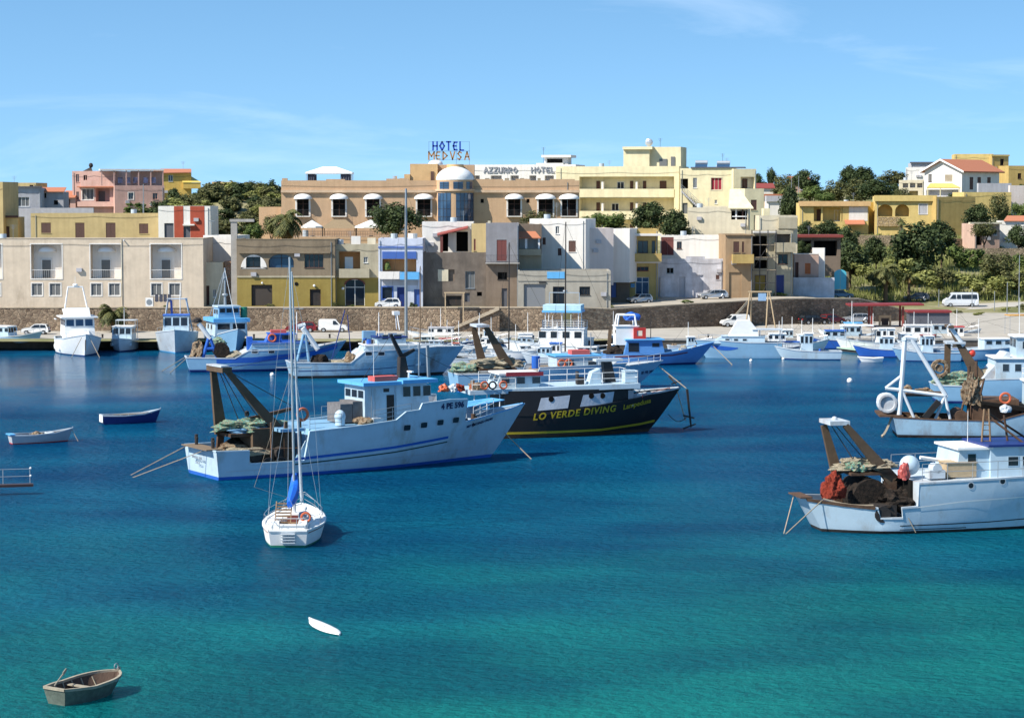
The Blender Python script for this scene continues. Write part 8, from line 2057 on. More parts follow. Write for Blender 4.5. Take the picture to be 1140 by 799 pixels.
hx0, hx1 = q(291, 378, -1.4)[0], q(328, 378, -1.4)[0]; z0 = q(290, 383)[1] + .1; L1.house(hx0 + .5, hx1, 2.8, z0, q(310, 372.5, -1.4)[1], BLUE, BLUE, name='wheelhouse', win=[(hx0 + 2.4, hx0 + 3.4, z0 + .35, z0 + .85)], front=3, rakeb=.5)
L1.buoy_ring(hx0 + 1.25, -1.6, z0 + .55, 'orange and white lifebuoy on the blue wheelhouse left of the yacht mast', .42); L1.thing('life_raft', 'red raft on the blue wheelhouse roof left of the yacht mast', 'life raft', MB().box(hx0 + 1.2, hx0 + 3, -.7, .7, q(310, 372.5, -1.4)[1] + .15, q(310, 372.5, -1.4)[1] + .5), paint('raft red', (0.55, 0.10, 0.08)))
L1.part('blue_locker', MB().box(q(275, 380, -1)[0], q(281, 380, -1)[0], -1.2, 0, 1.0, q(278, 375, -1)[1]), BLUE)
for y in (-1.3, 1.2): tubes(L1, 'gallows', [(233, 374, 226, 398), (233, 374, 242, 398), (228, 388, 239, 388)], .2, BLUE, y)
tubes(L1, 'white_boom', [(221, 360, 234, 377)], .26, WHITE, -1.3); L1.part('boom_head', MB().lump((q(219, 357, 0)[0], -1.2, q(219, 357, 0)[1]), .55, .4, .4, 3, .4), DARKSTEEL)
x = q(246, 390, 0)[0]; L1.part('net_drum', MB().tube((x, -1.5, 2.4), (x, 1.5, 2.4), .95, n=16), NETDARK); L1.thing('net_heap', 'brown nets hanging on the stern gallows of the blue striped trawler', 'net', MB().lump((1.0, -.2, 2.2), .8, 1.2, 1.3, 5, .5, 2, 2), NETBROWN); L1.thing('net_heap', 'pale net heap amidships on the blue striped trawler', 'net', MB().lump((q(262, 392, 0)[0], -1.1, 1.7), 1.3, .9, .6, 6, .5, 2), NETPALE); L1.thing('net_heap', 'green net bundle behind the stern gallows of the blue striped trawler', 'net', MB().lump((x - .3, .8, 3.2), .9, .7, .6, 7, .5, 2), NETGREEN)
L1.mast(hx1 + .4, z0, z0 + 3.5, .07, WHITE); L1.line((-.4, 1.2, 1.6), (-3.2, .6, 0), .05); L1.line((-.4, -1.2, 1.6), (-2.4, -2.4, 0), .05); L1.rail([(xs + 2, -2.2, zu), (13, -2.3, zu + .1)], .7, GREYPOLE, 2, 1.5); L1.stays([((hx1 + .4, 0, z0 + 3.3), (L1.L - .3, 0, 3.4))])

L2, q, xs, zu = left_trawler(329, 421.5, 15, 20, 5.6, 'pale blue trawler with a white slanted boom right of the tall yacht mast', RUSTYBLUE, DARKSTEEL, (1.7, 3.2), (391, 404), (430, 389), 0, 0, 0, 1, 0)
L2.stripe([(.3, .85), (9, .95), (15, 1.3)], .08, NAVY); L2.stripe([(xs + 1, 1.75), (12, 1.9), (17, 2.4)], .06, BOATWHITE); 
L2.house(xs + .5, q(470, 384)[0], 3.6, 1.2, q(440, 387)[1] + .2, BOATWHITE, WHITE, name='casing', rakeb=1.4)
for px in (410, 424): x, z = q(px, 393.5, -2.5); L2.porthole(x, z, .75, .4)
hx0, hx1 = q(420, 380, -1.5)[0], q(452, 380, -1.5)[0]; z0 = q(440, 387)[1] + .3; L2.house(hx0, hx1, 3.0, z0, q(440, 376, -1.5)[1], BOATWHITE, NAVY, name='wheelhouse', win=[(hx0 + .6, hx0 + 1.3, z0 + .6, z0 + 1.1), (hx1 - 1.4, hx1 - .5, z0 + .6, z0 + 1.1)], front=3)
for y in (-1.3, 1.2): tubes(L2, 'gallows', [(338, 372, 331, 402), (340, 372, 344, 402)], .17, PALEBLUE if y < 0 else NAVY, y)
tubes(L2, 'white_boom', [(337, 365, 354, 389)], .3, WHITE, -1.2); tubes(L2, 'crossbar', [(332, 364, 340, 362)], .3, OLDWHITE, 0)
L2.thing('net_heap', 'dark net heap beside the white slanted boom of the pale blue trawler', 'net', MB().lump((q(354, 398, 0)[0], -1.0, 1.6), 1.0, .9, 1.1, 8, .4, 2), NETDARK); L2.thing('net_heap', 'pale net heap on the low deck of the pale blue trawler', 'net', MB().lump((q(374, 400, 0)[0], -1.0, 1.4), 1.5, 1.0, .6, 9, .5, 2), NETPALE); L2.thing('net_heap', 'brown net heap by the casing of the pale blue trawler right of the mast', 'net', MB().lump((q(389, 396, 0)[0], -.6, 1.5), .8, 1.2, 1.2, 10, .4, 2), NETBROWN)
clutter(L2, (q(404, 386, -1)[0], q(420, 386, -1)[0]), (-1.2, 1.2), q(440, 387)[1] + .35, 5, 61, [DARKSTEEL, BLUE, OLDWHITE], ['net_heap', 'barrel', 'fish_box'], 'small %s behind the wheelhouse of the pale blue left trawler')
L2.thing('tank', 'pale blue box tank behind the wheelhouse of the pale blue trawler', 'tank', MB().box(q(407, 375, 0)[0], q(421, 375, 0)[0], 1.3, 2.2, z0, z0 + 1.4), PALEBLUE); L2.mast(hx0 + .5, z0, z0 + 3.6, .06, WHITE); L2.part('radar_frame', MB().tube((hx1 - .6, -.8, z0 + 1.6), (hx1 - .8, -.4, z0 + 3.4), .06).tube((hx1 - .6, .8, z0 + 1.6), (hx1 - .8, .4, z0 + 3.4), .06).box(hx1 - 1.2, hx1 - .5, -.5, .5, z0 + 3.3, z0 + 3.7), WHITE); L2.part('foremast', MB().tube((xs - 2, 0, 1), (xs - .2, 0, q(404, 345, 0)[1]), .06).tube((xs + .5, 0, 2), (xs + .1, 0, q(404, 350, 0)[1]), .05), NAVY)
L2.rail([(hx1 + .2, -2.2, zu), (L2.L - 3, -1.6, zu + .3)], .7, WHITE, 2, 1.0); L2.rail([(xs + 1.5, -2.3, zu), (hx1, -2.4, zu)], .7, GREYPOLE, 2, 1.5)
# ================================================= sailing yacht seen from astern
S = Boat('sailing_yacht', 'white sailing yacht seen from astern with a bright blue sail cover', 'sailboat', 321, 609, 90.5, 9.4, 3.7, .6, 1.3, .25)
S.f0 = .1; S.f1 = .5; S.tm = .45
S.hull([(-.25, 1.0), (3, .95), (6, 1.02), (9.4, 1.3)], [(99, lambda x: 1.0 + x * .03)], [WHITE, GREEN], .12, rail=WHITE, inner=WHITE, z0=1.05, z1=1.3, deckmat=WHITE)
S.stripe([(.0, .84), (4, .82), (8.8, 1.1)], .06, paint('toe rail', (.30, .12, .08)))
m = MB(); m.hexa([(2.9, -.95, .98), (7.2, -.55, 1.05), (7.2, .55, 1.05), (2.9, .95, .98)], [(3.0, -.8, 1.5), (6.8, -.4, 1.32), (6.8, .4, 1.32), (3.0, .8, 1.5)]); cab = S.part('cabin', m, WHITE)
S.part('companionway', MB().box(2.86, 2.95, -.32, .32, 1.02, 1.46), SHUTRED, cab)
for sd in (-1, 1): S.part('cabin_window', MB().prism([(3.5, sd * .86, 1.18), (5.6, sd * .66, 1.18), (5.5, sd * .60, 1.32), (3.5, sd * .82, 1.36)], (0, sd * .012, 0)), GLASS, cab)
m = MB(); m.box(.4, 2.85, -1.05, -.55, 1.0, 1.42).box(.4, 2.85, .55, 1.05, 1.0, 1.42).box(.1, .4, -1.0, 1.0, 1.0, 1.3); S.part('cockpit_coaming', m, WHITE)
S.part('cockpit_floor', MB().box(.42, 2.84, -.54, .54, 1.02, 1.06), WOOD)
m = MB()
for k in range(7): m.box(.8 + k * .16, .86 + k * .16, -.02, .8, 1.30 + k * .16, 1.39 + k * .16)
for y in (-.06, .84): m.beam((.75, y, 1.28), (1.85, y, 2.42), .06, .06, .06)
S.thing('slatted_grating', 'brown slatted wooden grating propped up in the yacht cockpit', 'grating', m, WOOD)
m = MB()
for k in range(4): m.box(-.36 - k * .03, -.1, -.42, .42, .28 + k * .17, .33 + k * .17)
S.part('stern_ladder', m, OLDWHITE)
S.buoy_ring(.9, -.95, 1.62, 'orange horseshoe lifebuoy on the stern rail of the sailing yacht', .26, 'X')
S.thing('cockpit_cover', 'grey folded canvas on the yacht cockpit seat right of the grating', 'canvas', MB().lump((1.9, -.75, 1.5), .55, .35, .3, 3, .4, 2), P_GREY)
tp = S.P(316, 289, 0); mx = 4.3
S.part('mast', MB().tube((mx, 0, 1.4), (mx - .25, .18, tp[1]), .085, .06, 10), ALU, smooth=True)
zsp = 1.4 + (tp[1] - 1.4) * .57; S.part('spreader', MB().tube((mx, -1.05, zsp), (mx, 1.05, zsp), .03), ALU); S.part('spreader', MB().tube((mx, -.6, zsp + 3.5), (mx, .6, zsp + 3.5), .025), ALU)
S.part('boom', MB().tube((mx, 0, 2.35), (1.0, 0, 2.2), .06), ALU)
m = MB(); rings = []
for k, (x, r_, z) in enumerate(((mx + .15, .16, 3.6), (mx - .1, .30, 2.95), (3.4, .33, 2.6), (2.2, .27, 2.45), (1.0, .16, 2.35))): rings.append([(x, r_ * math.cos(a * math.pi / 4), z + r_ * 1.35 * math.sin(a * math.pi / 4)) for a in range(8)])
m.loft(rings); S.part('sail_cover', m, paint('sail cover blue', (0.015, 0.13, 0.62)), smooth=True)
S.part('furled_sail', MB().tube((9.2, 0, 1.5), (mx + .4, .12, tp[1] - .9), .10, .045, 8), OLDWHITE)
st = [((mx - .25, .18, tp[1]), (-.1, .0, 3.0)), ((-.1, 0, 3.0), (-.1, 1.0, 1.05)), ((-.1, 0, 3.0), (-.1, -1.0, 1.05))]
for sd in (-1, 1): st += [((mx - .25, .18, tp[1] - .2), (mx, sd * 1.05, zsp)), ((mx, sd * 1.05, zsp), (mx, sd * 1.6, 1.0)), ((mx, 0, zsp), (mx - .4, sd * 1.6, 1.0))]
S.stays(st, .012, ALU)
S.stays([((3.2, .1, 2.4), (2.4, 2.2, 3.2)), ((2.4, 2.2, 3.2), (mx - .1, .1, tp[1] * .6))], .01, ROPE, 'halyard')
for sd in (-1, 1): S.rail([(.0, sd * 1.1, 1.0), (2.5, sd * 1.65, .98), (5, sd * 1.6, 1.0), (7.5, sd * .95, 1.12), (9.3, sd * .1, 1.3)], .62, ALU, 2, 1.9, .014)
S.part('pulpit', MB().path([(7.6, -.9, 1.75), (9.3, -.2, 2.0), (9.3, .2, 2.0), (7.6, .9, 1.75)], .022).tube((9.2, 0, 1.3), (9.3, 0, 2.0), .02), ALU); S.part('stern_rail', MB().path([(.6, -1.15, 1.7), (-.15, -1.0, 1.7), (-.15, 1.0, 1.7), (.6, 1.15, 1.7)], .025).tube((-.15, -.5, 1.0), (-.15, -.5, 1.7), .02).tube((-.15, .5, 1.0), (-.15, .5, 1.7), .02), ALU)
S.part('deck_vent', MB().sphere((6.0, -.5, 1.45), .12).tube((5.6, .5, 1.3), (5.6, .5, 1.6), .07), OLDWHITE); S.line((9.2, 0, 1.3), (10.4, .6, 0), .02)

# ================================================= open rowing boats and the board
def rowboat(px, py, hd, L, B, label, hm, im, fb=.55, yo=0.0, bowz=.3, seats=3, tr=.62, band=None, pf=2.0):
    b = Boat('rowing_boat', label, 'rowing boat', px, py, hd, L, B, tr, .45, .12, yo=yo); b.f0 = .22; b.f1 = .4; b.pf = pf
    b.hull([(-.12, fb + .06), (L * .35, fb), (L * .7, fb + .08), (L, fb + bowz)], [(99, .12)], [hm, band or hm], .08, rail=im[1], inner=im[0], rw=.06, z0=fb, z1=fb + bowz, deckmat=im[0])
    for k in range(seats):
        x = L * (.12 + .3 * k); w = abs(b.at(x, fb - .12).y) - .05
        b.part('thwart', MB().box(x - .13, x + .13, -w, w, fb - .16, fb - .12), im[1])
    m = MB()
    for k in range(5):
        x = L * (.2 + .14 * k)
        for sd in (-1, 1): p = b.at(x, fb - .02, sd, -.075); q_ = b.at(x, .14, sd, -.09); m.beam(p, (q_.x, q_.y, .14), .05, .05, .04)
    b.part('ribs', m, im[1])
    b.part('stem_head', MB().beam((L - .02, 0, fb + bowz - .1), (L + .02, 0, fb + bowz + .14), .09, .07, .07), im[1])
    return b
GW = mat('weathered grey green boat', (0.115, 0.14, 0.115), .9, 0, .35, 3, .5, (0.055, 0.065, 0.055), .4); GWI = mat('bare boat wood', (0.10, 0.065, 0.048), .9, 0, .35, 4, .4, (0.07, 0.05, 0.04), .3, stretch=(1, 4, 1)); GWR = mat('bleached rim wood', (0.33, 0.29, 0.22), .9, 0, .3, 5)
r = rowboat(63, 784, 57, 3.6, 1.9, 'weathered grey wooden rowing boat floating in the turquoise shallows', GW, (GWI, GWR), .6, 0, .16, 2, .6, pf=3.6)
o = MB().tube((.1, .2, .72), (1.15, .75, .95), .028).beam((1.15, .75, .95), (1.55, .96, 1.04), .13, .11, .03).build('oar', GWR, None, False, r.o, r.h); ident(o, 'bleached oar lying across the stern of the weathered grey rowing boat', 'oar')
r.part('bow_handle', MB().torus((3.45, 0, .95), .11, .025, 'Y'), GREYPOLE); r.part('oarlock', MB().box(2.1, 2.5, -.93, -.78, .6, .68), GREYPOLE); r.thing('stone_anchor', 'grey stone lying in the bow of the weathered rowing boat', 'stone', MB().lump((2.7, -.2, .22), .22, .2, .16, 4, .4, 1), CONC); r.part('stern_seat', MB().box(-.02, .4, -.5, .5, .5, .54), GWR)
r = rowboat(14, 494.5, 27, 5.2, 1.8, 'pale grey open boat with light blue stern corners on the left water', paint('grey boat', (.42, .46, .5), .2), (GWI, OLDWHITE), .7, -.5, .35, 3, .7, RED)
r.part('stern_board', MB().box(-.25, .25, -.72, .72, .74, .82), SKYBLUE); r.thing('rope_coil', 'white rope coil and netting in the pale grey open boat', 'rope', MB().torus((3.3, 0, .62), .4, .09, 'Z').torus((3.25, .1, .75), .34, .08, 'Z'), OLDWHITE); r.thing('net_heap', 'brown bundle beside the rope coil of the pale grey open boat', 'net', MB().lump((2.2, 0, .55), .5, .5, .35, 2, .5, 2), NETBROWN); r.line((5.1, 0, 1), (5.5, -.6, -.05), .025)
r = rowboat(116, 472.5, 24, 5.3, 1.8, 'dark blue open boat with a white transom on the left water', NAVY, (GWI, OLDWHITE), .75, -.5, .4, 3, .72, NAVY)
r.part('transom_board', MB().box(-.17, -.13, -.62, .62, .18, .78), WHITE); r.part('foredeck', MB().prism([(4.3, -.55, .88), (5.2, 0, 1.1), (4.3, .55, .88)], (0, 0, .03)), OLDWHITE); r.thing('oar', 'pale oar lying inside the dark blue open boat', 'oar', MB().tube((1, .1, .8), (3.6, -.3, .85), .03).beam((3.6, -.3, .85), (4.1, -.38, .87), .14, .12, .03), PALEWOOD)
a, c = gz(344, 692), gz(378, 707.5); L = (c - a).length; m = MB(); rings = []
for k in range(13):
    t = k / 12; w = max(.02, .44 * (1 - abs(2 * t - 1.05) ** 2.6)) * (1 if t < .97 else .7); z = .06 + .12 * (1 - t) ** 3
    rings.append([(L * t, -w, z), (L * t, -w * .7, z + .06), (L * t, w * .7, z + .06), (L * t, w, z), (L * t, 0, z - .09)])
o = m.loft(rings).build('surfboard', WHITE, None, True, a, math.atan2(c.y - a.y, c.x - a.x)); ident(o, 'white surfboard floating alone on the open water', 'surfboard'); MB().box(L * .5 - .12, L * .5 + .12, -.05, .05, .121, .135).build('mast_track', GREYPOLE, o)
# stern platform of a boat mostly outside the frame
E = empty('boarding_platform', gz(-40, 552), R(14), 'dark brown boarding platform with thin rails poking in at the left edge', 'platform')
MB().box(0, 4.6, -.35, .35, .55, .72).build('deck', paint('red brown', (.05, .028, .025), .4), E); MB().box(-3, 1.0, -1.2, 1.2, -.3, .54).build('hull_stern', WHITE, E)
m = MB()
for x in (.8, 2.6, 4.4): m.tube((x, .3, .72), (x, .3, 1.7), .025)
for z in (1.2, 1.7): m.tube((0, .3, z), (4.45, .3, z), .022)
m.build('railing', ALU, E); MB().sphere((4.45, .3, 1.74), .08).sphere((4.45, .3, 1.22), .08).build('rail_knob', WHITE, E)
for px, py, r_, lab, m_ in ((946, 425, .32, 'white and pink mooring buoy alone on the open blue water', WHITE), (303, 418, .26, 'little white buoy between the two blue left trawlers', WHITE), (772, 399, .2, 'small white float below the white flybridge yacht bow', WHITE), (836, 402, .2, 'small white float left of the little fishing boat', WHITE), (872, 400, .2, 'small white float right of the white stern of the blue launch', WHITE)):
    o = MB().sphere((0, 0, r_ * .4), r_, nu=12, nv=8).build('mooring_buoy', m_, None, True, gz(px, py)); ident(o, lab, 'buoy'); MB().torus((0, 0, r_ * 1.35), r_ * .25, .03).build('ring', DARKSTEEL, o)

# ================================================= smaller motor boats
def motorboat(px, py, hd, L, B, label, hm, fb=1.0, cabin=(.35, .72, 1.3, .7), name='motor_boat', bow=False, yo=0.0, roof=None, win=3, front=3, tip=None, rail=True, stripe=None, canopy=None, screen=False, fender=0, mastz=0, tr=.8, band=None, gear=0, group=None):
    b = Boat(name, label, 'boat', px, py, hd, L, B, tr, L * .13, .2, yo=yo, bow=bow); b.f1 = .6
    tip = tip or fb * 1.55; dz = fb * .55
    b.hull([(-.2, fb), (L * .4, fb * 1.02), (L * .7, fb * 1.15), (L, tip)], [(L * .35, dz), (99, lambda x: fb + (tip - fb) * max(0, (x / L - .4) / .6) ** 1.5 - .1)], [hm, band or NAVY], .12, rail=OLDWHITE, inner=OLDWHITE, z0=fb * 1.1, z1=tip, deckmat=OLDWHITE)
    zt = fb * 1.1
    if cabin:
        x0, x1, h, w = cabin; x0 *= L; x1 *= L; w *= B
        wn = [(x0 + (x1 - x0) * (k + .18) / win, x0 + (x1 - x0) * (k + .78) / win, zt + h * .45, zt + h * .85) for k in range(win)]
        b.house(x0, x1, w, dz, zt + h, BOATWHITE if hm is not WHITE else WHITE, roof or WHITE, .12, .1, rakef=h * .3, win=wn, front=front, fz=(.62, .93), name='cabin', back=0)
    if rail: b.rail([(b.at(L * x, fb, -1, -.1).x, b.at(L * x, fb, -1, -.1).y, b.sheer_z(L * x)) for x in (.6, .8, .96)], .6, ALU, 1, 1.2, .02); b.rail([(b.at(L * x, fb, 1, -.1).x, b.at(L * x, fb, 1, -.1).y, b.sheer_z(L * x)) for x in (.6, .8, .96)], .6, ALU, 1, 1.2, .02)
    if stripe: b.stripe([(.1, fb * .72), (L * .5, fb * .75), (L * .9, tip * .74)], .16, stripe)
    if canopy:
        m_, x0, x1, z = canopy; b.part('canopy', MB().box(L * x0, L * x1, -B * .4, B * .4, z, z + .1), m_)
        for x in (x0 + .01, x1 - .01):
            for sd in (-1, 1): b.part('canopy_post', MB().tube((L * x, sd * B * .38, dz), (L * x, sd * B * .38, z), .035), ALU)
    if screen: b.part('windscreen', MB().prism([(L * .55, -B * .36, zt), (L * .55, B * .36, zt), (L * .46, B * .3, zt + .75), (L * .46, -B * .3, zt + .75)], (.04, 0, .02)), GLASS)
    for k in range(fender):
        p = b.at(L * (.2 + .25 * k), fb * .6, -1, .14); b.part('fender', MB().sphere(p, .14, .14, .32, 8, 6), WHITE)
    mastz = mastz or (zt + 3.0 + (px % 5) * .35 if L < 9 else 0)
    if mastz: b.mast(L * .42, zt, mastz, .05, WHITE); b.stays([((L * .42, 0, mastz - .1), (L - .2, 0, tip)), ((L * .42, 0, mastz - .1), (.2, 0, fb))], .014)
    if gear: clutter(b, (.3, L * .33), (-B * .3, B * .3), dz, gear, int(px), [NETBROWN, ORANGE, DECK, BLUE], ['net_heap', 'float', 'fish_box', 'barrel'], 'small %s on the stern of the ' + ' '.join(label.split(' with ')[0].split(' moored')[0].split(' right of')[0].split(' behind')[0].split(' between')[0].split(' tied')[0].split()[:7]))
    return b
# motor yacht stern to the quay
Y = motorboat(94, 396.5, -72, 14, 5.9, 'large white motor yacht with a flybridge moored stern to the quay', WHITE, 1.9, None, 'motor_yacht', True, tip=2.9, rail=True)
Y.part('coachroof', MB().hexa([(4.5, -1.9, 1.9), (11, -1.0, 2.4), (11, 1.0, 2.4), (4.5, 1.9, 1.9)], [(4.5, -1.8, 3.0), (9.6, -.9, 3.0), (9.6, .9, 3.0), (4.5, 1.8, 3.0)]), WHITE); Y.part('coachroof_hatch', MB().box(9.7, 9.72, -.5, .5, 2.65, 2.9), GLASS)
Y.house(3.0, 8.0, 3.9, 2.2, 4.7, WHITE, WHITE, .5, .16, rakef=.5, win=[(3.5 + k * 1.5, 4.7 + k * 1.5, 3.7, 4.45) for k in range(3)], front=3, fz=(.58, .92), name='saloon', glass=BLUEGLASS)
Y.part('flybridge', MB().hexa([(3.2, -1.5, 4.87), (7.2, -1.5, 4.87), (7.2, 1.5, 4.87), (3.2, 1.5, 4.87)], [(3.0, -1.7, 5.7), (6.6, -1.4, 6.0), (6.6, 1.4, 6.0), (3.0, 1.7, 5.7)]), WHITE); Y.part('boarding_plank', MB().box(1.5, 3.0, -2.6, -2.4, 4.3, 4.4), WHITE)
Y.part('radar_arch', MB().tube((4.2, -1.5, 5.6), (3.6, -.95, 8.6), .1).tube((4.2, 1.5, 5.6), (3.6, .95, 8.6), .1).tube((3.6, -1.0, 8.6), (3.6, 1.0, 8.6), .1), WHITE); Y.part('radar', MB().sphere((3.6, 0, 8.85), .35, .35, .2).tube((3.6, 0, 9), (3.6, 0, 10), .025), WHITE)
Y.line((13.6, -.5, 2.5), (14.5, -2.0, -.1), .05); Y.line((13.6, .5, 2.5), (15.0, 1.6, -.1), .05); Y.part('anchor', MB().beam((13.6, 0, 2.2), (13.2, 0, .8), .3, .1, .1), DARKSTEEL)
for k in range(3): Y.part('fender', MB().sphere((2.5 + k * 2.2, -2.55, .8), .22, .22, .5, 8, 6), WHITE)
motorboat(133.5, 391.5, -91, 7.2, 3.4, 'small white cabin boat moored between the motor yacht and the fishing boat', BOATWHITE, 1.35, (.2, .7, 1.7, .78), bow=True, fender=2, tip=1.8, canopy=(OLDWHITE, .05, .3, 3.9))
F = motorboat(195, 393, -84, 12, 5.7, 'white fishing boat with a blue cabin roof moored bow out to the quay', OLDWHITE, 2.3, (.3, .62, 2.2, .6), 'fishing_boat', True, tip=3.1, roof=BLUE, band=SKYBLUE)
F.part('gallows', MB().tube((1.5, -2.0, 2), (2.8, -1.2, 6.8), .13).tube((1.5, 2.0, 2), (2.8, 1.2, 6.8), .13).tube((2.8, -1.4, 6.8), (2.8, 1.4, 6.8), .1), OLDWHITE); F.part('derrick', MB().beam((3.5, -.6, 3), (2.9, -.8, 6.6), .5, .3, .3), NAVY); F.mast(3.2, 4, 8.0, .06, WHITE, .4)
G = motorboat(262, 392.5, -70, 12, 4.8, 'blue grey fishing boat with a two tiered white and sky blue wheelhouse', PALEBLUE, 2.0, None, 'fishing_boat', True, tip=3.2, rail=False)
G.house(2.5, 8.2, 4.4, 2.0, 3.9, BOATWHITE, SKYBLUE, .35, .5, win=[(3.5, 4.3, 2.9, 3.5), (5.5, 6.3, 2.9, 3.5)], front=2, name='deckhouse'); G.house(3.8, 7.0, 2.9, 4.42, 5.8, PALEBLUE, BOATWHITE, .15, .2, win=[(4.3, 5.2, 4.9, 5.5), (5.6, 6.5, 4.9, 5.5)], front=3, name='bridge')
G.part('mast', MB().tube((4.6, 0, 6), (4.6, 0, 11), .2, .12, 8).sphere((4.6, 0, 7.4), .42, .42, .2).sphere((4.6, 0, 9.6), .3), GREYPOLE); G.stays([((4.6, 0, 10.8), (.5, -2, 2)), ((4.6, 0, 10.8), (11.5, 0, 3.2)), ((4.6, 0, 10.8), (6.5, -2.2, 2))], .04, OLDWHITE); G.part('green_tank', MB().tube((6.2, 2.2, 4.4), (6.2, 2.2, 5.8), .45, n=12), GREEN)
b = motorboat(-16, 386, -20, 9, 3.2, 'dark blue and white boat mostly outside the left edge at the quay', PALEBLUE, 1.5, (.2, .5, 1.2, .7), rail=True)
# middle cluster in front of the quay
M1 = motorboat(573, 399, 171, 12, 4.2, 'white tour boat with a pale blue canopy deck moored before the dark quay', WHITE, 1.7, (.12, .62, 2.0, .8), 'tour_boat', True, tip=2.4, win=4, front=2)
M1.part('canopy', MB().box(1.8, 6.6, -1.7, 1.7, 6.2, 6.9), mat('pale blue canvas', (.45, .65, .75), .9)); M1.part('canopy_edge', MB().box(1.7, 6.7, -1.8, 1.8, 5.95, 6.197), SKYBLUE)
for x in (2.1, 4.2, 6.3):
    for sd in (-1, 1): M1.part('canopy_post', MB().tube((x, sd * 1.5, 3.8), (x, sd * 1.5, 5.95), .06), WHITE)
M1.rail([(1.4, -1.6, 3.95), (6.6, -1.6, 3.95), (6.6, 1.6, 3.95), (1.4, 1.6, 3.95)], .9, WHITE, 3, 1.2); M1.part('antenna_frame', MB().path([(2.2, 0, 6.9), (2.2, 0, 8.4), (6, 0, 8.4), (6, 0, 6.9)], .05).sphere((4, 0, 8.6), .3, .3, .15), ALU); M1.part('fly_screen', MB().box(6.65, 6.72, -1.4, 1.4, 4.0, 5.0), BLUEGLASS)
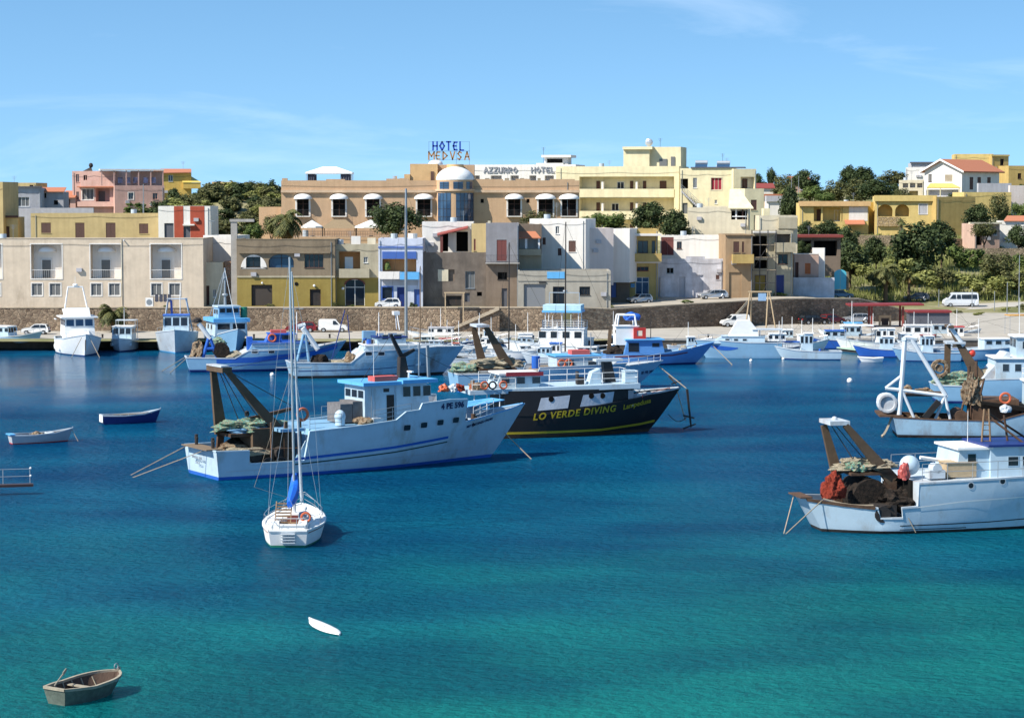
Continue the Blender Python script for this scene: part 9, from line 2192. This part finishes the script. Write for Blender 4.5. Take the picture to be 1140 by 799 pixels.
X = [
 (499, 405, 168, 8.5, 3.0, 'white speedboat with a raked windscreen left of the brown gantry', WHITE, 1.1, None, dict(screen=True, bow=True, tip=1.6, name='speedboat')),
 (609, 397, 175, 6.8, 2.5, 'little cream cabin boat right of the tour boat', WHITE, .95, (.2, .6, 1.3, .75), dict(bow=True)),
 (628, 398.5, 172, 6.5, 2.4, 'little white cabin boat with a peaked aerial under the thin mast', WHITE, .95, (.3, .62, 1.5, .7), dict(bow=True, mastz=4.6)),
 (470, 392, 12, 8, 2.8, 'dark blue open launch with a red cover moored behind the pale blue trawler', NAVY, 1.1, None, dict(screen=False, canopy=(paint('cover red', (.4, .06, .05)), .3, .6, 1.7))),
 (545, 396, 178, 7.5, 2.6, 'pale green workboat behind the brown gantry', paint('pale green', (.42, .55, .48), .3), 1.0, (.15, .4, 1.4, .7), dict(bow=True, gear=4)),
 (462, 383, 176, 8, 2.8, 'white cabin cruiser with a low grey roof by the quay edge', WHITE, 1.2, (.2, .65, 1.0, .75), dict(bow=True, roof=P_GREY)),
 (590, 408, 170, 8, 2.8, 'grey white workboat with rails between the gantry and the pale blue trawler', OLDWHITE, 1.1, (.55, .75, 1.2, .6), dict(bow=True, gear=4)),
 (848, 397.5, 4, 6.2, 2.4, 'blue launch with a white stern and a blue tarpaulin', BLUE, 1.0, None, dict(screen=False, canopy=(BLUE, .45, .95, 1.9), tr=.85)),
 (935, 400, 176, 8.2, 2.9, 'small white fishing boat with a tall narrow cabin and white fenders', BOATWHITE, 1.05, (.42, .62, 2.1, .6), dict(fender=3, mastz=5.2, gear=4, stripe=None)),
 (953, 388, 178, 7.4, 2.6, 'blue boat with white roundels moored behind the little fishing boat', BLUE, 1.2, (.2, .6, 1.1, .75), dict(roof=BLUE)),
 (1002, 391, 177, 8.6, 3.0, 'white cabin boat with an open sunshade frame at the green pontoon', WHITE, 1.2, (.1, .4, 1.7, .8), dict(canopy=(WHITE, .42, .85, 3.4), fender=2)),
 (1014, 397.5, 172, 7.4, 2.6, 'blue and white open boat tied at the outer end of the green pontoon', BLUE, 1.0, (.3, .55, 1.5, .6), dict(gear=4, mastz=3.8)),
 (1046, 386, 178, 8.4, 3.0, 'white sport cruiser with dark side windows before the slate kiosk', WHITE, 1.3, (.15, .62, 1.5, .8), dict(bow=False)),
 (518, 396, 172, 7.5, 2.6, 'white half cabin boat squeezed beside the raked windscreen speedboat', WHITE, 1.0, (.3, .6, 1.3, .75), dict(bow=True, mastz=5)),
 (655, 399, 6, 7.6, 2.6, 'worn white workboat left of the bright blue fishing boat', OLDWHITE, 1.1, (.35, .6, 1.7, .65), dict(gear=4, mastz=6)),
 (640, 394, 175, 7, 2.5, 'pale green day boat with a low cabin by the dark quay face', paint('pale green', (.42, .55, .48), .3), 1.0, (.3, .6, .9, .7), dict(mastz=5)),
 (508, 390, 4, 7.4, 2.5, 'sky blue open workboat by the timber goal frame', SKYBLUE, 1.1, (.5, .68, 1.4, .6), dict(gear=4, mastz=5)),
 (892, 391, 176, 7, 2.5, 'white cuddy boat half hidden behind the small white fishing boat', WHITE, 1.1, (.3, .65, 1.1, .75), dict(mastz=4)),
 (925, 384, 4, 7.4, 2.6, 'navy and white boat nearest the quay below the silver estate car', NAVY, 1.2, (.2, .55, 1.3, .75), dict(roof=WHITE)),
 (975, 383, 176, 8, 2.8, 'white boat with a sky blue cabin top nearest the quay below the red canopy', WHITE, 1.3, (.25, .6, 1.5, .8), dict(roof=SKYBLUE, mastz=6)),
 (1030, 381, 3, 8, 2.7, 'long grey white launch lying right under the slate kiosk', OLDWHITE, 1.2, (.1, .5, 1.2, .8), dict()),
 (1090, 384, 176, 7.4, 2.6, 'white cabin boat with a red roof by the quay right of the kiosk', WHITE, 1.1, (.3, .6, 1.3, .7), dict(roof=RED, mastz=5)),
 (745, 392, 4, 6, 2.3, 'small worn boat under the bow of the bright blue fishing boat', OLDWHITE, .9, (.4, .6, 1.0, .6), dict(gear=3)),
 (487, 398, 8, 6.5, 2.4, 'white open boat with an orange engine box left of the raked speedboat', WHITE, .9, (.3, .45, .8, .5), dict(roof=ORANGE, gear=2)),
 (530, 408, 172, 7, 2.5, 'worn grey dayboat under the brown gantry foot', OLDWHITE, 1.0, (.35, .6, 1.2, .7), dict(gear=3)),
 (563, 391, 5, 7, 2.5, 'navy hulled cabin boat hard against the dark quay face', NAVY, 1.0, (.25, .55, 1.2, .75), dict()),
 (648, 406, 174, 7.2, 2.5, 'white pilot boat with a blue roof beyond the pale blue trawler wheelhouse', WHITE, 1.0, (.35, .6, 1.5, .7), dict(roof=BLUE)),
 (870, 390, 5, 6.5, 2.4, 'white cuddy launch right behind the flybridge yacht stern', WHITE, .95, (.35, .65, 1.0, .75), dict()),
 (905, 386, 175, 6.8, 2.4, 'grey white fishing launch with a low cabin near the quay bollards', OLDWHITE, 1.0, (.4, .65, 1.2, .7), dict(gear=3)),
 (985, 391, 4, 6.5, 2.4, 'sky blue launch at the inner side of the green pontoon', SKYBLUE, 1.0, (.3, .55, 1.2, .7), dict(roof=WHITE)),
 (1058, 392, 175, 7, 2.5, 'white launch with a maroon cabin top right of the pontoon', WHITE, 1.0, (.3, .6, 1.1, .7), dict(roof=DULLRED)),
 (1068, 402, 177, 8.4, 2.8, 'pale blue workboat right of the green pontoon with nets aboard', PALEBLUE, 1.1, (.4, .58, 1.9, .6), dict(gear=5, mastz=5)),
]
for (px, py, hd, L, B, lab, hm, fb, cab, kw) in X: motorboat(px, py, hd, L, B, lab, hm, fb, cab, **kw)
MY = motorboat(786, 398, 176, 10.8, 3.6, 'pale blue and white flybridge yacht with a dark blue swoosh on its bow', PALEBLUE, 2.0, None, 'motor_yacht', True, tip=2.3, rail=True, band=PALEBLUE)
MY.house(2.0, 8.8, 2.8, 1.9, 2.75, BOATWHITE, BOATWHITE, .1, .08, rakef=1.4, name='cabin', win=[(5.4, 5.9, 2.25, 2.5), (6.5, 7.0, 2.25, 2.5), (4.3, 4.8, 2.25, 2.5)]); MY.part('flybridge', MB().prism([(6.6, -1.2, 2.84), (5.5, -1.2, 4.8), (3.9, -1.2, 4.8), (2.9, -1.2, 3.6), (2.8, -1.2, 2.84)], (0, 2.4, 0)), WHITE); MY.part('hardtop', MB().box(-.2, 3.6, -1.3, 1.3, 3.6, 3.72), OLDWHITE)
for x in (0, 2.6): MY.part('hardtop_post', MB().tube((x, -1.2, 1.9), (x, -1.2, 3.6), .04).tube((x, 1.2, 1.9), (x, 1.2, 3.6), .04), ALU)
m = MB(); pts = [MY.at(9.4 - k * .5, 1.75 - .045 * k, 1, .02) for k in range(9)]; lo = [MY.at(9.4 - k * .5, 1.75 - .045 * k - .55 * math.sin(math.pi * (k + .3) / 9), 1, .02) for k in range(9)]
for k in range(8): m.add([pts[k], pts[k + 1], lo[k + 1], lo[k]], [(0, 1, 2, 3)])
MY.part('swoosh', m, BLUE)
YB = motorboat(1117, 383, 3, 9, 3.4, 'yellow and white tour boat with an orange sunshade at the right edge', BOATWHITE, 1.2, None, 'tour_boat', canopy=(paint('amber', (.6, .3, .04)), .05, .8, 4.0), stripe=YELLOW, rail=True)
K2 = motorboat(1040, 401, 6, 13.5, 4.2, 'pale blue fishing boat with a dark gunwale heading right beyond the pontoon', PALEBLUE, 1.4, (.45, .72, 1.1, .6), 'fishing_boat', tip=2.7, roof=WHITE, mastz=5.2, gear=6)
# blue fishing boat lying by the quay in the middle
Q = Boat('fishing_boat', 'bright blue fishing boat with a white mast house and red frame in the middle', 'boat', 676, 407, 7, 13.6, 4.4, .85, 2.4, .2, yo=-1.8)
q = lambda x, y, yo=-2.1: Q.P(x, y, yo)
BB = paint('bright blue', (0.10, 0.27, 0.58), .12, (.3, .3, .3)); tip = Q.P(786, 381, 0)[1]
Q.hull([(-.2, 1.3), (6, 1.35), (9, 1.7), (13.6, tip)], [(6.5, .8), (99, lambda x: 1.2 + (x - 6.5) * .1)], [BB, NAVY], .2, rail=BB, inner=PALEBLUE, z0=1.5, z1=tip)
hx0, hx1 = q(694, 390)[0], q(742, 390)[0]; zt = q(710, 379)[1]
Q.house(hx0, hx1, 3.5, .8, zt, BB, SKYBLUE, .3, .15, rakef=.5, rakeb=.6, name='wheelhouse', win=[(hx0 + .7, hx0 + 2.0, zt - 1.4, zt - .3), (hx1 - 1.7, hx1 - .8, zt - .8, zt - .35)], front=3)
Q.stripe([(hx0 - 1, 1.1), (8, 1.2), (10, 1.5)], .16, paint('maroon', (.16, .03, .03))); Q.house(q(684, 365, 0)[0], q(709, 365, 0)[0], 2.2, zt - .6, q(690, 363, 0)[1], WHITE, WHITE, .1, .1, name='mast_house', win=[]); x0 = q(686, 360, 0)[0]; x1 = q(707, 360, 0)[0]; zz = q(690, 363, 0)[1]
Q.part('arch', MB().path([(x0, -.9, zz), (x0 + .2, -.8, zz + 1.4), (x1 - .2, -.8, zz + 1.4), (x1, -.9, zz)], .12), WHITE); Q.part('arch', MB().path([(x0, .9, zz), (x0 + .2, .8, zz + 1.4), (x1 - .2, .8, zz + 1.4), (x1, .9, zz)], .12), WHITE); Q.part('blue_sail_bag', MB().lump(((x0 + x1) / 2 + .8, 0, zz + 1.0), 1.0, .6, .7, 4, .4, 2), BLUE)
x = q(712, 376, -1.2)[0]; m = MB(); m.box(x - .75, x - .35, -1.4, -1.1, zt + .15, zt + 1.5).box(x + .35, x + .75, -1.4, -1.1, zt + .15, zt + 1.5).box(x - .35, x + .35, -1.4, -1.1, zt + .15, zt + .5).box(x - .35, x + .35, -1.4, -1.1, zt + 1.15, zt + 1.5); Q.part('red_frame', m, RED)
Q.mast(x + 1.6, zt + .15, zt + 3.4, .05, DARKSTEEL); Q.part('stern_gallows', MB().beam((.6, .9, .8), (.8, .9, 4.2), .5, .4, .3).beam((2.6, -.9, .8), (1.2, -.9, 4.3), 1.0, .3, .3), BROWNSTEEL); Q.thing('net_heap', 'dark green nets on the stern of the bright blue fishing boat', 'net', MB().lump((1.8, 0, 1.4), 1.6, 1.4, .9, 3, .5, 2), NETDARK); clutter(Q, (9.5, 11.5), (-.9, .9), 1.65, 4, 77, [NETPALE, OLDWHITE], ['net_heap', 'fish_box'], 'pale %s on the bow of the bright blue fishing boat')
Q.line((13.3, 0, tip - .3), (15.5, -2, -.1), .05); Q.rail([(8, -1.9, 1.6), (10.5, -1.5, 1.95)], .7, OLDWHITE, 2, 1.0)
# pontoon and dinghy
a, c = gz(940, 390), gz(1012, 398.5); P_ = empty('pontoon', a, math.atan2(c.y - a.y, c.x - a.x), 'pale green floating pontoon among the small boats', 'pontoon'); L = (c - a).length
MB().box(0, L, -1.2, 1.2, .32, .5).build('deck', paint('pontoon green', (.33, .45, .36), .3), P_); MB().box(.3, L - .3, -1.0, 1.0, -.4, .319).build('float_tank', DARKSTEEL, P_)
r = rowboat(982, 402.5, 177, 3.0, 1.4, 'tiny white dinghy afloat beside the green pontoon', WHITE, (OLDWHITE, WHITE), .45, 0, .15, 2)
# moored yachts of which mostly the tall masts show
def masted(px, py, hd, ptop, pxtop, L, r_, label, hm, m_, spread=True):
    b = motorboat(px, py, hd, L, L * .3, label, hm, 1.05, (.38, .66, .55, .55), 'sailing_yacht', tr=.6, win=3, front=2); x = L * .55; z = b.P(pxtop, ptop, 0)[1]; xt = b.P(pxtop, ptop, 0)[0]
    xb = b.P(px, py - 14, 0)[0]; xx = min(max(xt, 1.5), L - 1.5)
    b.part('mast', MB().tube((xx, 0, 1.2), (xx + .05, 0, z), r_, r_ * .6, 8), m_, smooth=True)
    if spread: b.part('spreader', MB().tube((xx, -.9, z * .55), (xx, .9, z * .55), .03), m_)
    b.stays([((xx, 0, z - .1), (.1, 0, 1.1)), ((xx, 0, z - .1), (L - .2, 0, 1.4)), ((xx, 0, z * .97), (xx - .2, -L * .13, 1.1))], .02); b.part('boom', MB().tube((xx, 0, 2.1), (max(.6, xx - 3.2), 0, 2.0), .09), m_); return b
masted(427, 389, 4, 210, 451.5, 10.5, .24, 'grey hulled yacht with the thickest and tallest mast by the quay', OLDWHITE, GREYPOLE)
masted(548, 400, 5, 270, 566.5, 9, .09, 'moored yacht with a dark thin mast behind the brown gantry', WHITE, DARKSTEEL)
masted(612, 402, 4, 247, 629.5, 9, .10, 'moored yacht with a thin mast before the grey workshop', WHITE, DARKSTEEL)
masted(455, 394, 3, 296, 466.5, 7, .08, 'small yacht with a short brown mast right of the tallest mast', BOATWHITE, WOOD, False)
